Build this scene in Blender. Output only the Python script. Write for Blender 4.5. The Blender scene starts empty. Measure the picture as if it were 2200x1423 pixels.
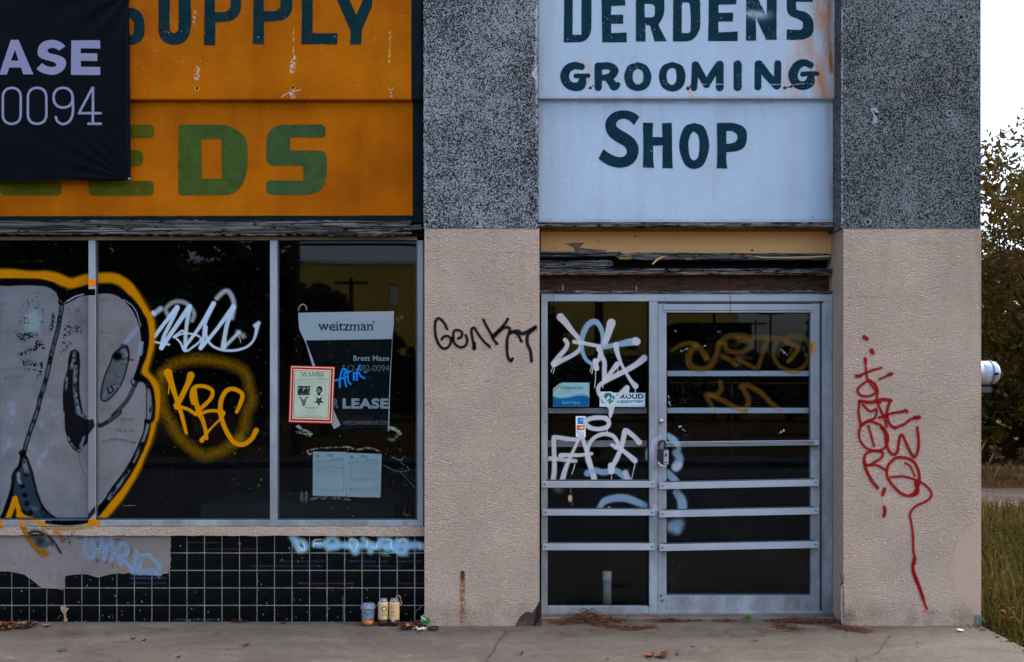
import bpy, bmesh, math, random
import numpy as np
from mathutils import Vector, Matrix, noise as mnoise
from mathutils.geometry import tessellate_polygon

random.seed(7)
np.random.seed(7)
D = bpy.data
SC = bpy.context.scene
COL = SC.collection
R = math.radians

# ------------------------------------------------------------------ camera, sky, sun, exposure
EYE = 1.515                      # eye height above the pavement
DIST = 6.3                       # camera to the face of the piers
cam = D.cameras.new('camera')
cam.sensor_width = 36
cam.lens = 35.05
cam.shift_y = 0.0539
cam.clip_start = 0.05
cam.clip_end = 1500
camo = D.objects.new('camera', cam)
COL.objects.link(camo)
camo.location = (0, -DIST, EYE)
camo.rotation_euler = (R(90), 0, 0)
SC.camera = camo

SUN_EL, SUN_AZ = 62.0, 81.0      # a high veiled sun at the end of the street: the light rakes down the front
world = D.worlds.new('World')
SC.world = world
world.use_nodes = True
wn = world.node_tree.nodes
wl = world.node_tree.links
for n in list(wn):
    wn.remove(n)
sky = wn.new('ShaderNodeTexSky')
sky.sky_type = 'NISHITA'
sky.sun_disc = False
sky.sun_elevation = R(SUN_EL)
sky.sun_rotation = R(SUN_AZ)
sky.air_density = 1.0
sky.dust_density = 4.0
sky.ozone_density = 1.5
hs = wn.new('ShaderNodeHueSaturation')
hs.inputs['Saturation'].default_value = 0.95
bg = wn.new('ShaderNodeBackground')
bg.inputs['Strength'].default_value = 0.11
wo = wn.new('ShaderNodeOutputWorld')
wl.new(sky.outputs[0], hs.inputs['Color'])
wl.new(hs.outputs[0], bg.inputs['Color'])
wl.new(bg.outputs[0], wo.inputs['Surface'])

sl = D.lights.new('sun', 'SUN')
sl.energy = 0.22
sl.angle = R(16)
sl.color = (1.0, 0.95, 0.86)
so = D.objects.new('sun', sl)
COL.objects.link(so)
# direction towards the sun (azimuth measured from +Y towards +X)
sd = Vector((math.sin(R(SUN_AZ)) * math.cos(R(SUN_EL)), math.cos(R(SUN_AZ)) * math.cos(R(SUN_EL)), math.sin(R(SUN_EL))))
so.rotation_euler = sd.to_track_quat('Z', 'Y').to_euler()

vs = SC.view_settings
vs.view_transform = 'Standard'
vs.look = 'None'
vs.exposure = 2.15
vs.gamma = 1.0
vs.use_curve_mapping = False
SC.cycles.transparent_max_bounces = 24
SC.cycles.max_bounces = 8

# ------------------------------------------------------------------ colour and placing helpers
LF = (0.62, 0.72, 0.86)          # light that falls on the shaded street front


def lin(c):
    c = c / 255.0
    return c / 12.92 if c <= 0.04045 else ((c + 0.055) / 1.055) ** 2.4


def A(r, g, b, f=1.0):
    """surface colour that shows as r, g, b in open shade"""
    return tuple(min(0.92, f * lin(v) / l) for v, l in zip((r, g, b), LF))


def W(px, py, y):
    """point on the plane at depth y, measured off the photograph at 340 px per metre on the pier face"""
    k = (DIST + y) / DIST / 340.0
    return Vector(((px - 1100.0) * k, y, EYE - (py - 830.0) * k))


def G(px, py, z=0.0):
    """point on the ground"""
    d = (EYE - z) * 340.0 * DIST / (py - 830.0)
    return Vector(((px - 1100.0) / 340.0 * d / DIST, d - DIST, z))


def mp(crop, pts):
    ox, oy, s = crop
    return [(ox + p[0] / s, oy + p[1] / s) + tuple(p[2:]) for p in pts]


CR2 = (0, 480, 3.388); CR3 = (0, 850, 3.557); CRA = (0, 580, 4.447); CRB = (0, 880, 4.185)
CRK = (320, 610, 3.558); CR6 = (0, 1120, 3.929); CR7 = (540, 1120, 3.4375); CRG = (900, 640, 5.471)
CRD = (1150, 640, 5.083); CRE = (1150, 880, 4.743); CRO = (1390, 640, 4.448); CRR = (1780, 680, 2.157)
CRP = (610, 650, 4.908); CRW = (600, 770, 9.486); CRV = (1180, 810, 9.486); CRL = (0, 0, 2.391)
CRS = (1160, 0, 3.3846); CRH = (1160, 210, 3.3846); CRT = (1140, 440, 3.1429); CRQ = (560, 850, 4.3125)

# ------------------------------------------------------------------ objects


def base(name, data, parent=None):
    o = D.objects.new(name, data)
    COL.objects.link(o)
    if parent is not None:
        o.parent = parent
    return o


def wpos(o):
    v = Vector((0, 0, 0))
    while o is not None:
        v += o.location
        o = o.parent
    return v


def tag(o, label=None, cat=None, group=None, kind=None):
    if label: o['label'] = label
    if cat: o['category'] = cat
    if group: o['group'] = group
    if kind: o['kind'] = kind
    return o


def thing(name, label, cat, loc=(0, 0, 0), group=None):
    o = base(name, None)
    o.empty_display_size = 0.1
    o.location = loc
    return tag(o, label, cat, group)


def mesh_obj(name, verts, faces, mat, parent=None, smooth=False):
    """verts are world points; they are stored relative to the parent"""
    off = wpos(parent) if parent is not None else Vector((0, 0, 0))
    me = D.meshes.new(name)
    me.from_pydata([tuple(Vector(v) - off) for v in verts], [], faces)
    me.update()
    if smooth:
        for p in me.polygons:
            p.use_smooth = True
    if mat is not None:
        for m in (mat if isinstance(mat, (list, tuple)) else [mat]):
            me.materials.append(m)
    return base(name, me, parent)


def bm_obj(name, bm, mat, parent=None, smooth=False):
    off = wpos(parent) if parent is not None else Vector((0, 0, 0))
    if off.length > 0:
        bmesh.ops.translate(bm, vec=-off, verts=bm.verts)
    bmesh.ops.recalc_face_normals(bm, faces=bm.faces)
    me = D.meshes.new(name)
    bm.to_mesh(me)
    bm.free()
    if smooth:
        for p in me.polygons:
            p.use_smooth = True
    for m in (mat if isinstance(mat, (list, tuple)) else [mat]):
        me.materials.append(m)
    return base(name, me, parent)


def bm_box(bm, a, b, bev=0.0):
    x0, y0, z0 = [min(p, q) for p, q in zip(a, b)]
    x1, y1, z1 = [max(p, q) for p, q in zip(a, b)]
    r = bmesh.ops.create_cube(bm, size=1.0)
    vs_ = r['verts']
    for v in vs_:
        v.co = Vector(((v.co.x + .5) * (x1 - x0) + x0, (v.co.y + .5) * (y1 - y0) + y0, (v.co.z + .5) * (z1 - z0) + z0))
    if bev > 0:
        es = list({e for v in vs_ for e in v.link_edges})
        bmesh.ops.bevel(bm, geom=es, offset=bev, segments=2, affect='EDGES', profile=.6)


def box(name, a, b, mat, parent=None, bev=0.0):
    bm = bmesh.new()
    bm_box(bm, a, b, bev)
    return bm_obj(name, bm, mat, parent)


def pbox(name, x0, y0, x1, y1, d, t, mat, parent=None, bev=0.0, tilt=0.0):
    """box whose front face covers the pixel rectangle on depth d; t metres thick; tilt raises the right end in px"""
    a, b = W(x0, y1, d), W(x1, y0, d)
    bm = bmesh.new()
    bm_box(bm, a, b + Vector((0, t, 0)), bev)
    if tilt:
        dz = (W(0, 0, d) - W(0, tilt, d)).z
        for v in bm.verts:
            v.co.z += dz * (v.co.x - a.x) / (b.x - a.x)
    return bm_obj(name, bm, mat, parent)


def poly_prism(name, pts, d, t, mat, parent=None, world=False):
    """prism from a pixel outline on depth d, t metres thick"""
    bm = bmesh.new()
    if not world:
        pts = [W(p[0], p[1], d) for p in pts]
    f = [bm.verts.new(p) for p in pts]
    k = [bm.verts.new(Vector(p) + Vector((0, t, 0))) for p in pts]
    n = len(pts)
    for i in range(n):
        bm.faces.new([f[i], k[i], k[(i + 1) % n], f[(i + 1) % n]])
    for tri in tessellate_polygon([[Vector((p[0], p[2], 0)) for p in pts]]):
        try:
            bm.faces.new([f[i] for i in tri])
            bm.faces.new([k[i] for i in tri[::-1]])
        except ValueError:
            pass
    return bm_obj(name, bm, mat, parent)


def jag(xa, ya, xb, yb, n, amp, seed=0):
    rr = random.Random(seed)
    out = []
    for i in range(n + 1):
        t = i / n
        out.append((xa + (xb - xa) * t, ya + (yb - ya) * t + (rr.uniform(-amp, amp) if 0 < i < n else 0)))
    return out


def plank(name, x0, y0, x1, y1, d, t, mat, parent, amp_t=.6, amp_b=.8, seed=1, tilt=0, n=60, ends=0):
    rr = random.Random(seed)
    top = jag(x0, y0, x1, y0 - tilt, n, amp_t, seed)
    bot = jag(x0, y1, x1, y1 - tilt, n, amp_b, seed + 50)
    pts = top
    if ends:
        pts = pts + [(x1 + rr.uniform(-ends, ends), y0 - tilt + (y1 - y0) * q) for q in (.2, .35, .5, .65, .8)]
    pts = pts + bot[::-1]
    return poly_prism(name, pts, d, t, mat, parent)


def lathe(bm, prof, c, n=24, axis='Z', cap=True):
    """prof = [(r, h)]"""
    rings = []
    for r, h in prof:
        ring = []
        for i in range(n):
            a = 2 * math.pi * i / n
            if axis == 'Z':
                p = Vector((r * math.cos(a), r * math.sin(a), h))
            elif axis == 'Y':
                p = Vector((r * math.cos(a), h, r * math.sin(a)))
            else:
                p = Vector((h, r * math.cos(a), r * math.sin(a)))
            ring.append(bm.verts.new(Vector(c) + p))
        rings.append(ring)
    for a, b in zip(rings, rings[1:]):
        for i in range(n):
            bm.faces.new([a[i], a[(i + 1) % n], b[(i + 1) % n], b[i]])
    if cap:
        bm.faces.new(rings[0])
        bm.faces.new(rings[-1])


def tube(bm, pts, r, n=6):
    """tube along points; r constant or list"""
    pts = [Vector(p) for p in pts]
    rings = []
    for i, p in enumerate(pts):
        t = (pts[min(i + 1, len(pts) - 1)] - pts[max(i - 1, 0)])
        if t.length < 1e-9:
            t = Vector((0, 0, 1))
        t.normalize()
        u = t.cross(Vector((0, 0, 1)))
        if u.length < .1:
            u = t.cross(Vector((1, 0, 0)))
        u.normalize()
        w = t.cross(u)
        rad = r[i] if isinstance(r, (list, tuple)) else r
        rings.append([bm.verts.new(p + (u * math.cos(2 * math.pi * k / n) + w * math.sin(2 * math.pi * k / n)) * rad) for k in range(n)])
    for a, b in zip(rings, rings[1:]):
        for k in range(n):
            bm.faces.new([a[k], a[(k + 1) % n], b[(k + 1) % n], b[k]])
    bm.faces.new(rings[0])
    bm.faces.new(rings[-1][::-1])


# ------------------------------------------------------------------ materials


class NT:
    def __init__(s, name):
        s.m = D.materials.new(name)
        s.m.use_nodes = True
        s.t = s.m.node_tree
        for n in list(s.t.nodes):
            s.t.nodes.remove(n)
        s.out = s.n('ShaderNodeOutputMaterial')
        s.co = s.n('ShaderNodeTexCoord').outputs['Object']

    def n(s, typ, **kw):
        nd = s.t.nodes.new(typ)
        for k, v in kw.items():
            setattr(nd, k, v)
        return nd

    def l(s, a, b):
        s.t.links.new(a, b)

    def sock(s, v, inp):
        if hasattr(v, 'links') or hasattr(v, 'is_linked'):
            s.l(v, inp)
        elif isinstance(v, (tuple, list)) and len(v) == 3 and len(inp.default_value) == 4:
            inp.default_value = (*v, 1)
        else:
            inp.default_value = v

    def mapc(s, scale, loc=(0, 0, 0), rot=(0, 0, 0)):
        m = s.n('ShaderNodeMapping')
        m.inputs['Scale'].default_value = scale
        m.inputs['Location'].default_value = loc
        m.inputs['Rotation'].default_value = rot
        s.l(s.co, m.inputs[0])
        return m.outputs[0]

    def noise(s, scale, detail=3, rough=.5, vec=None, dist=0):
        m = s.n('ShaderNodeTexNoise')
        m.inputs['Scale'].default_value = scale
        m.inputs['Detail'].default_value = detail
        m.inputs['Roughness'].default_value = rough
        m.inputs['Distortion'].default_value = dist
        s.l(vec if vec is not None else s.co, m.inputs['Vector'])
        return m.outputs['Fac']

    def ramp(s, fac, p0, p1, v0=0.0, v1=1.0):
        m = s.n('ShaderNodeMapRange')
        m.inputs['From Min'].default_value = p0
        m.inputs['From Max'].default_value = p1
        m.inputs['To Min'].default_value = v0
        m.inputs['To Max'].default_value = v1
        s.sock(fac, m.inputs['Value'])
        return m.outputs[0]

    def mix(s, fac, a, b):
        m = s.n('ShaderNodeMix', data_type='RGBA')
        s.sock(fac, m.inputs[0])
        s.sock(a, m.inputs[6])
        s.sock(b, m.inputs[7])
        return m.outputs[2]

    def math(s, op, a, b=0.0):
        m = s.n('ShaderNodeMath', operation=op)
        s.sock(a, m.inputs[0])
        s.sock(b, m.inputs[1])
        return m.outputs[0]

    def bump(s, h, strength, dist, nrm=None):
        m = s.n('ShaderNodeBump')
        m.inputs['Strength'].default_value = strength
        m.inputs['Distance'].default_value = dist
        s.l(h, m.inputs['Height'])
        if nrm is not None:
            s.l(nrm, m.inputs['Normal'])
        return m.outputs[0]

    def bsdf(s, col, rough=.7, nrm=None, metal=0.0, spec=.5, **kw):
        b = s.n('ShaderNodeBsdfPrincipled')
        s.sock(col, b.inputs['Base Color'])
        s.sock(rough, b.inputs['Roughness'])
        s.sock(metal, b.inputs['Metallic'])
        s.sock(spec, b.inputs['Specular IOR Level'])
        for k, v in kw.items():
            s.sock(v, b.inputs[k])
        if nrm is not None:
            s.l(nrm, b.inputs['Normal'])
        return b.outputs[0]

    def done(s, sh):
        s.l(sh, s.out.inputs['Surface'])
        return s.m


def simple(name, col, rough=.6, var=.12, scale=12, spec=.4, metal=0.0, bump=None, **kw):
    t = NT(name)
    c = t.mix(t.ramp(t.noise(scale, 4), .3, .7), tuple(v * (1 - var) for v in col), tuple(min(1, v * (1 + var)) for v in col))
    nr = t.bump(t.noise(bump[0], 3), bump[1], bump[2]) if bump else None
    return t.done(t.bsdf(c, rough, nr, metal, spec, **kw))


def stucco_bump(t, strength=1.0):
    v = t.mapc((0.62, 1, 1.25), (0, 0, 0), (0, .06, 0))
    h1 = t.noise(104, 3, .62, v, .7)
    h2 = t.noise(210, 2, .6)
    # trowel sweeps: the relief is bolder in some patches than in others
    sw = t.ramp(t.noise(2.6, 3, .6), .35, .65, .85, 1.3)
    h = t.math('MULTIPLY', t.math('ADD', t.math('MULTIPLY', t.ramp(h1, .35, .72), 1.0), t.math('MULTIPLY', h2, .25)), sw)
    h = t.math('ADD', h, t.math('MULTIPLY', t.noise(7, 3, .5), .8))
    return t.bump(h, strength, .017), t.ramp(h1, .32, .66)


def m_stucco():
    t = NT('beige stucco')
    nr, h = stucco_bump(t)
    c = t.mix(h, A(187, 171, 162), A(207, 191, 181))
    big = t.noise(1.6, 4)
    c = t.mix(t.ramp(big, .45, .75, 0, .5), c, A(188, 173, 162))
    # damp and soil just above the pavement
    sep = t.n('ShaderNodeSeparateXYZ')
    t.l(t.co, sep.inputs[0])
    low = t.math('MULTIPLY', t.ramp(sep.outputs[2], .22, .0), t.ramp(t.noise(9, 5, .6), .42, .62))
    c = t.mix(t.ramp(t.noise(3.4, 3, .6), .5, .66, 0, .5), c, A(186, 178, 176))
    c = t.mix(t.math('MULTIPLY', low, .35), c, A(96, 86, 78))
    pit = t.ramp(t.noise(70, 3, .6, t.mapc((.5, 1, 1.2), (3, 1, 7))), .68, .72)
    c = t.mix(t.math('MULTIPLY', pit, .5), c, A(90, 80, 74))
    return t.done(t.bsdf(c, .9, nr, spec=.2))


def m_terrazzo(name, dark, light, thr):
    t = NT(name)
    v = t.mapc((1, 1, 1))
    n1 = t.noise(112, 2, .6, v)
    n2 = t.noise(230, 1, .5, v)
    big = t.ramp(t.noise(2.2, 4, .6), .3, .7, -.038, .034)
    mid = t.ramp(t.noise(11, 3, .6), .3, .7, -.02, .02)
    f = t.math('ADD', t.math('ADD', t.math('MULTIPLY', n1, .65), t.math('MULTIPLY', n2, .35)), t.math('ADD', big, mid))
    k = t.ramp(f, thr - .045, thr + .05)
    c = t.mix(k, dark, light)
    c = t.mix(t.ramp(n2, .6, .75, 0, .6), c, tuple(min(.9, v_ * 1.3) for v_ in light))
    nr = t.bump(k, .8, .006)
    return t.done(t.bsdf(c, .6, nr, spec=.12))


def m_signpaint(name, c0, c1, streak, bump=.45):
    t = NT(name)
    c = t.mix(t.ramp(t.noise(1.7, 4, .6), .3, .7), c0, c1)
    st = t.noise(7, 4, .6, t.mapc((1.2, 1, .12)))
    c = t.mix(t.ramp(st, .5, .8, 0, .35), c, streak)
    c = t.mix(t.ramp(t.noise(38, 4, .7), .62, .8, 0, .4), c, streak)
    h = t.noise(55, 4, .6, t.mapc((.8, 1, 1.1)))
    nr = t.bump(h, bump, .006)
    return t.done(t.bsdf(c, .75, nr, spec=.06))


def m_paint(name, rough=.75, stucco=0, spec=.3):
    """print or spray paint: colour and cover come from the mesh's own colour layer"""
    t = NT(name)
    at = t.n('ShaderNodeAttribute', attribute_name='Col')
    nr = None
    if stucco == 1:
        nr, h = stucco_bump(t)
    elif stucco == 2:
        nr = t.bump(t.noise(55, 4, .6, t.mapc((.8, 1, 1.1))), .45, .006)
    # light crosses the thin film twice (in and out), so its cover is split over the two crossings
    al = t.math('SUBTRACT', 1.0, t.math('SQRT', t.math('SUBTRACT', 1.0, t.math('MINIMUM', at.outputs['Alpha'], 1.0))))
    gain = t.math('DIVIDE', at.outputs['Alpha'], t.math('MAXIMUM', al, .004))
    sc_ = t.n('ShaderNodeVectorMath', operation='SCALE')
    t.l(at.outputs['Color'], sc_.inputs[0])
    t.l(gain, sc_.inputs['Scale'])
    mn_ = t.n('ShaderNodeVectorMath', operation='MINIMUM')
    t.l(sc_.outputs[0], mn_.inputs[0])
    mn_.inputs[1].default_value = (.92, .92, .92)
    b = t.bsdf(mn_.outputs[0], rough, nr, spec=spec)
    tr = t.n('ShaderNodeBsdfTransparent')
    mx = t.n('ShaderNodeMixShader')
    t.l(al, mx.inputs[0])
    t.l(tr.outputs[0], mx.inputs[1])
    t.l(b, mx.inputs[2])
    return t.done(mx.outputs[0])


def m_glass():
    t = NT('dusty window glass')
    lw = t.n('ShaderNodeLayerWeight')
    f = t.math('ADD', t.math('MULTIPLY', t.math('POWER', lw.outputs['Facing'], 5.0), .9), .024)
    tr = t.n('ShaderNodeBsdfTransparent')
    tr.inputs[0].default_value = (.78, .80, .82, 1)
    gl = t.n('ShaderNodeBsdfGlossy')
    gl.inputs['Roughness'].default_value = .012
    gl.inputs['Color'].default_value = (.66, .70, .74, 1)
    nr = t.bump(t.noise(1.1, 1, .4), .05, .02)
    t.l(nr, gl.inputs['Normal'])
    mx = t.n('ShaderNodeMixShader')
    t.l(f, mx.inputs[0]); t.l(tr.outputs[0], mx.inputs[1]); t.l(gl.outputs[0], mx.inputs[2])
    df = t.n('ShaderNodeBsdfDiffuse')
    df.inputs[0].default_value = (.45, .48, .46, 1)
    # dust specks, thicker low down, and a faint film
    sp = t.ramp(t.noise(170, 1, .5), .71, .78)
    cl = t.ramp(t.noise(3.1, 3, .6), .42, .68)
    film = t.ramp(t.noise(2.4, 5, .65, t.mapc((1, 1, .35))), .45, .8, 0, .002)
    k = t.math('ADD', t.math('MULTIPLY', t.math('MULTIPLY', sp, cl), .55), film)
    m2 = t.n('ShaderNodeMixShader')
    t.l(k, m2.inputs[0]); t.l(mx.outputs[0], m2.inputs[1]); t.l(df.outputs[0], m2.inputs[2])
    return t.done(m2.outputs[0])


def m_wood(name, c0, c1, dark, peel=None, peel_thr=.6, sx=2.2):
    t = NT(name)
    v = t.mapc((sx, 8, 48))
    g = t.noise(1.6, 5, .62, v, 1.2)
    c = t.mix(t.ramp(g, .40, .60), c0, c1)
    cr = t.noise(2.1, 4, .7, t.mapc((sx * .8, 5, 70), (4, 2, 1)), .6)
    k = t.ramp(cr, .52, .57)
    kn = t.ramp(t.noise(16, 3, .6, t.mapc((1, 1, 3), (2, 3, 8))), .60, .66)
    k = t.math('MAXIMUM', k, kn)
    c = t.mix(k, c, dark)
    if peel:
        pk = t.ramp(t.noise(6, 5, .65, t.mapc((1, 1, 3.5), (1, 5, 2))), peel_thr, peel_thr + .03)
        c = t.mix(pk, c, peel)
    nr = t.bump(t.math('SUBTRACT', g, t.math('MULTIPLY', k, .8)), 1.0, .014)
    return t.done(t.bsdf(c, .85, nr, spec=.2))


def m_plywood():
    t = NT('brown plywood')
    v = t.mapc((1.2, 1, 9))
    n_ = t.noise(1.5, 2, .5, v, .4)
    w = t.math('SINE', t.math('MULTIPLY', n_, 60.0))
    c = t.mix(t.ramp(w, -.2, .9), A(62, 40, 26), A(38, 22, 16))
    c = t.mix(t.ramp(t.noise(5, 3), .4, .7, 0, .5), c, A(26, 18, 16))
    return t.done(t.bsdf(c, .7, None, spec=.3))


def m_concrete(name, c0, c1, stain, bumpd=.004):
    t = NT(name)
    c = t.mix(t.ramp(t.noise(1.1, 5, .6), .3, .7), c0, c1)
    c = t.mix(t.ramp(t.noise(26, 5, .7, t.mapc((.6, 1.2, 1))), .42, .68, 0, .55), c, stain)
    c = t.mix(t.ramp(t.noise(4.2, 6, .7, t.mapc((.5, 1.3, 1), (7, 3, 1))), .46, .66, 0, .45), c, tuple(v * .72 for v in c0))
    c = t.mix(t.ramp(t.noise(3.1, 5, .7, t.mapc((.6, 1.6, 1), (2, 8, 1))), .52, .7, 0, .5), c, tuple(v * 1.35 for v in c1))
    c = t.mix(t.ramp(t.noise(110, 2, .6), .54, .7, 0, .5), c, tuple(v * 1.5 for v in c1))
    c = t.mix(t.ramp(t.noise(95, 2, .6, t.mapc((1, 1, 1), (5, 5, 5))), .57, .7, 0, .6), c, tuple(v * .5 for v in c0))
    sep = t.n('ShaderNodeSeparateXYZ')
    t.l(t.co, sep.inputs[0])
    near = t.math('MULTIPLY', t.ramp(sep.outputs[1], -.42, .05), t.ramp(t.noise(2.4, 5, .65), .38, .62))
    c = t.mix(t.math('MULTIPLY', near, .6), c, stain)
    nr = t.bump(t.noise(160, 4, .7), .7, bumpd)
    return t.done(t.bsdf(c, .88, nr, spec=.25))


MAT = {}
MAT['stucco'] = m_stucco()
MAT['stone'] = m_terrazzo('speckled black and grey stone', A(10, 18, 24), A(124, 138, 151), .499)
MAT['stone2'] = m_terrazzo('speckled dark blue stone', A(7, 16, 22), A(102, 114, 124), .498)
MAT['orange'] = m_signpaint('orange sign paint', A(154, 90, 0), A(120, 62, 0), A(156, 98, 14))
MAT['green_edge'] = simple('dark green sign edge', A(4, 22, 28), .7, .25, 9, .08, bump=(55, .45, .006))
MAT['white_sign'] = m_signpaint('chalky white sign paint', A(148, 174, 203), A(138, 163, 191), A(124, 136, 148), .35)

def m_frame():
    t = NT('dull painted aluminium')
    c = t.mix(t.ramp(t.noise(3, 4), .3, .7), A(122, 140, 157), A(138, 153, 169))
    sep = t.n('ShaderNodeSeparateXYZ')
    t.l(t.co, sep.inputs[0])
    bounce_grime = t.math('MULTIPLY', t.ramp(sep.outputs[2], 2.2, .2, .1, 1), t.ramp(t.noise(5, 5, .65, t.mapc((1, 1, .5))), .3, .6))  # greyer towards the ground: ground-bounce tone put into the colour, broken by patchy grime
    c = t.mix(t.math('MULTIPLY', bounce_grime, .95), c, A(94, 102, 114))
    c = t.mix(t.ramp(t.noise(90, 2, .5), .68, .74, 0, .5), c, A(60, 62, 66))
    c = t.mix(t.ramp(t.noise(7, 4, .6, t.mapc((1, 1, .4), (9, 2, 4))), .6, .75, 0, .4), c, A(134, 128, 142))
    return t.done(t.bsdf(c, .5, t.bump(t.noise(30, 3), .08, .002), spec=.25))


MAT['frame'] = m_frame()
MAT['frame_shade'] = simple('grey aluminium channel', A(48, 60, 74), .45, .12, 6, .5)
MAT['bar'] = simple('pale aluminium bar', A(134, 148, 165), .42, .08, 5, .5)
MAT['black'] = simple('black rubber seal', (.004, .005, .006), .7, .1, 10, .1)
MAT['glass'] = m_glass()
MAT['paint_wall'] = m_paint('spray paint on stucco', .85, 1, .06)
MAT['paint_sign'] = m_paint('painted sign lettering', .75, 2, .06)
MAT['paint_glass'] = m_paint('spray paint on glass', .65, 0, .03)
MAT['flat'] = m_paint('smooth render', .88, 0, .05)
MAT['print'] = m_paint('printed sheet', .6, 0, .12)
MAT['wood'] = m_wood('weathered grey wood', A(104, 108, 114), A(34, 35, 38), A(4, 3, 3), sx=1.0)
MAT['wood2'] = m_wood('rotten wood with flakes of old paint', A(104, 118, 130), A(62, 68, 72), A(8, 8, 8), A(150, 112, 58), .62)
MAT['wood3'] = m_wood('grey purple wood strip', A(112, 112, 116), A(68, 66, 68), A(12, 8, 8), sx=3)
MAT['yellow'] = simple('mustard painted board', A(176, 142, 96), .6, .06, 3, bump=(20, .1, .003))
MAT['yellow_dark'] = simple('mustard painted edge', A(128, 84, 16), .6, .1, 5)
MAT['ply'] = m_plywood()
MAT['grout'] = simple('pale tile grout', A(138, 148, 154), .9, .32, 14)
MAT['concrete'] = m_concrete('pavement concrete', A(98, 98, 96, .46), A(124, 123, 121, .46), A(84, 79, 74, .46))
MAT['ledge'] = m_concrete('threshold concrete', A(110, 106, 106, .62), A(126, 123, 125, .62), A(90, 84, 80, .6))
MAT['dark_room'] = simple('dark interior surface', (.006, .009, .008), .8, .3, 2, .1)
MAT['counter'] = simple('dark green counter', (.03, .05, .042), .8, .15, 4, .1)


def m_tile():
    t = NT('glossy black tile')
    c = t.mix(t.ramp(t.noise(7, 3), .4, .7), (.002, .003, .004), (.006, .007, .006))
    sp = t.ramp(t.noise(110, 2, .5), .73, .76)
    c = t.mix(t.math('MULTIPLY', sp, .5), c, (.2, .22, .22))
    # thin olive streaks along the courses: reflections put into the tile colour
    sc = t.math('MULTIPLY', t.ramp(t.noise(9, 3, .6, t.mapc((.35, 1, 9))), .62, .72), t.ramp(t.noise(2, 2), .5, .65))
    c = t.mix(t.math('MULTIPLY', sc, .35), c, (.05, .05, .03))
    nr = t.bump(t.noise(6, 2, .5, t.mapc((1, 1, 2.2))), .25, .01)
    return t.done(t.bsdf(c, .10, nr, spec=.10))


MAT['tile'] = m_tile()

# ------------------------------------------------------------------ a small painter: paint layers become colour layers of fine meshes
_NG = np.random.RandomState(3).rand(256, 256)


def vn(X, Y, s, seed=0):
    x = X / s + seed * 17.3
    y = Y / s + seed * 9.1
    xi = np.floor(x).astype(int); yi = np.floor(y).astype(int)
    fx = x - xi; fy = y - yi
    fx = fx * fx * (3 - 2 * fx); fy = fy * fy * (3 - 2 * fy)
    g = lambda a, b: _NG[a % 256, b % 256]
    return (g(xi, yi) * (1 - fx) + g(xi + 1, yi) * fx) * (1 - fy) + (g(xi, yi + 1) * (1 - fx) + g(xi + 1, yi + 1) * fx) * fy


def fbm(X, Y, s, seed=0):
    return (vn(X, Y, s, seed) + .5 * vn(X, Y, s / 2, seed + 1) + .25 * vn(X, Y, s / 4, seed + 2)) / 1.75


def smooth(pts, n=6):
    if len(pts) < 3:
        return pts
    P = [np.array(p, float) for p in pts]
    P = [2 * P[0] - P[1]] + P + [2 * P[-1] - P[-2]]
    out = []
    for i in range(1, len(P) - 2):
        p0, p1, p2, p3 = P[i - 1:i + 3]
        for k in range(n):
            t = k / n
            out.append(tuple(.5 * (2 * p1 + (p2 - p0) * t + (2 * p0 - 5 * p1 + 4 * p2 - p3) * t * t + (3 * p1 - p0 - 3 * p2 + p3) * t ** 3)))
    out.append(tuple(P[-2]))
    return out


def rnd(pts, n=6):
    """polygon with per-corner radius: (x, y, r)"""
    out = []
    L = len(pts)
    for i in range(L):
        p = pts[i]
        r = p[2] if len(p) > 2 else 0
        if r <= 0:
            out.append((p[0], p[1])); continue
        a = np.array(pts[i - 1][:2], float); b = np.array(p[:2], float); c = np.array(pts[(i + 1) % L][:2], float)
        da, dc = a - b, c - b
        la, lc = np.linalg.norm(da), np.linalg.norm(dc)
        r = min(r, la * .5, lc * .5) if True else r
        s, e = b + da / la * r, b + dc / lc * r
        for k in range(n + 1):
            t = k / n
            q = (1 - t) ** 2 * s + 2 * t * (1 - t) * b * .9 + 2 * t * (1 - t) * (s + e) / 2 * .1 + t * t * e
            out.append((q[0], q[1]))
    return out


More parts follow.
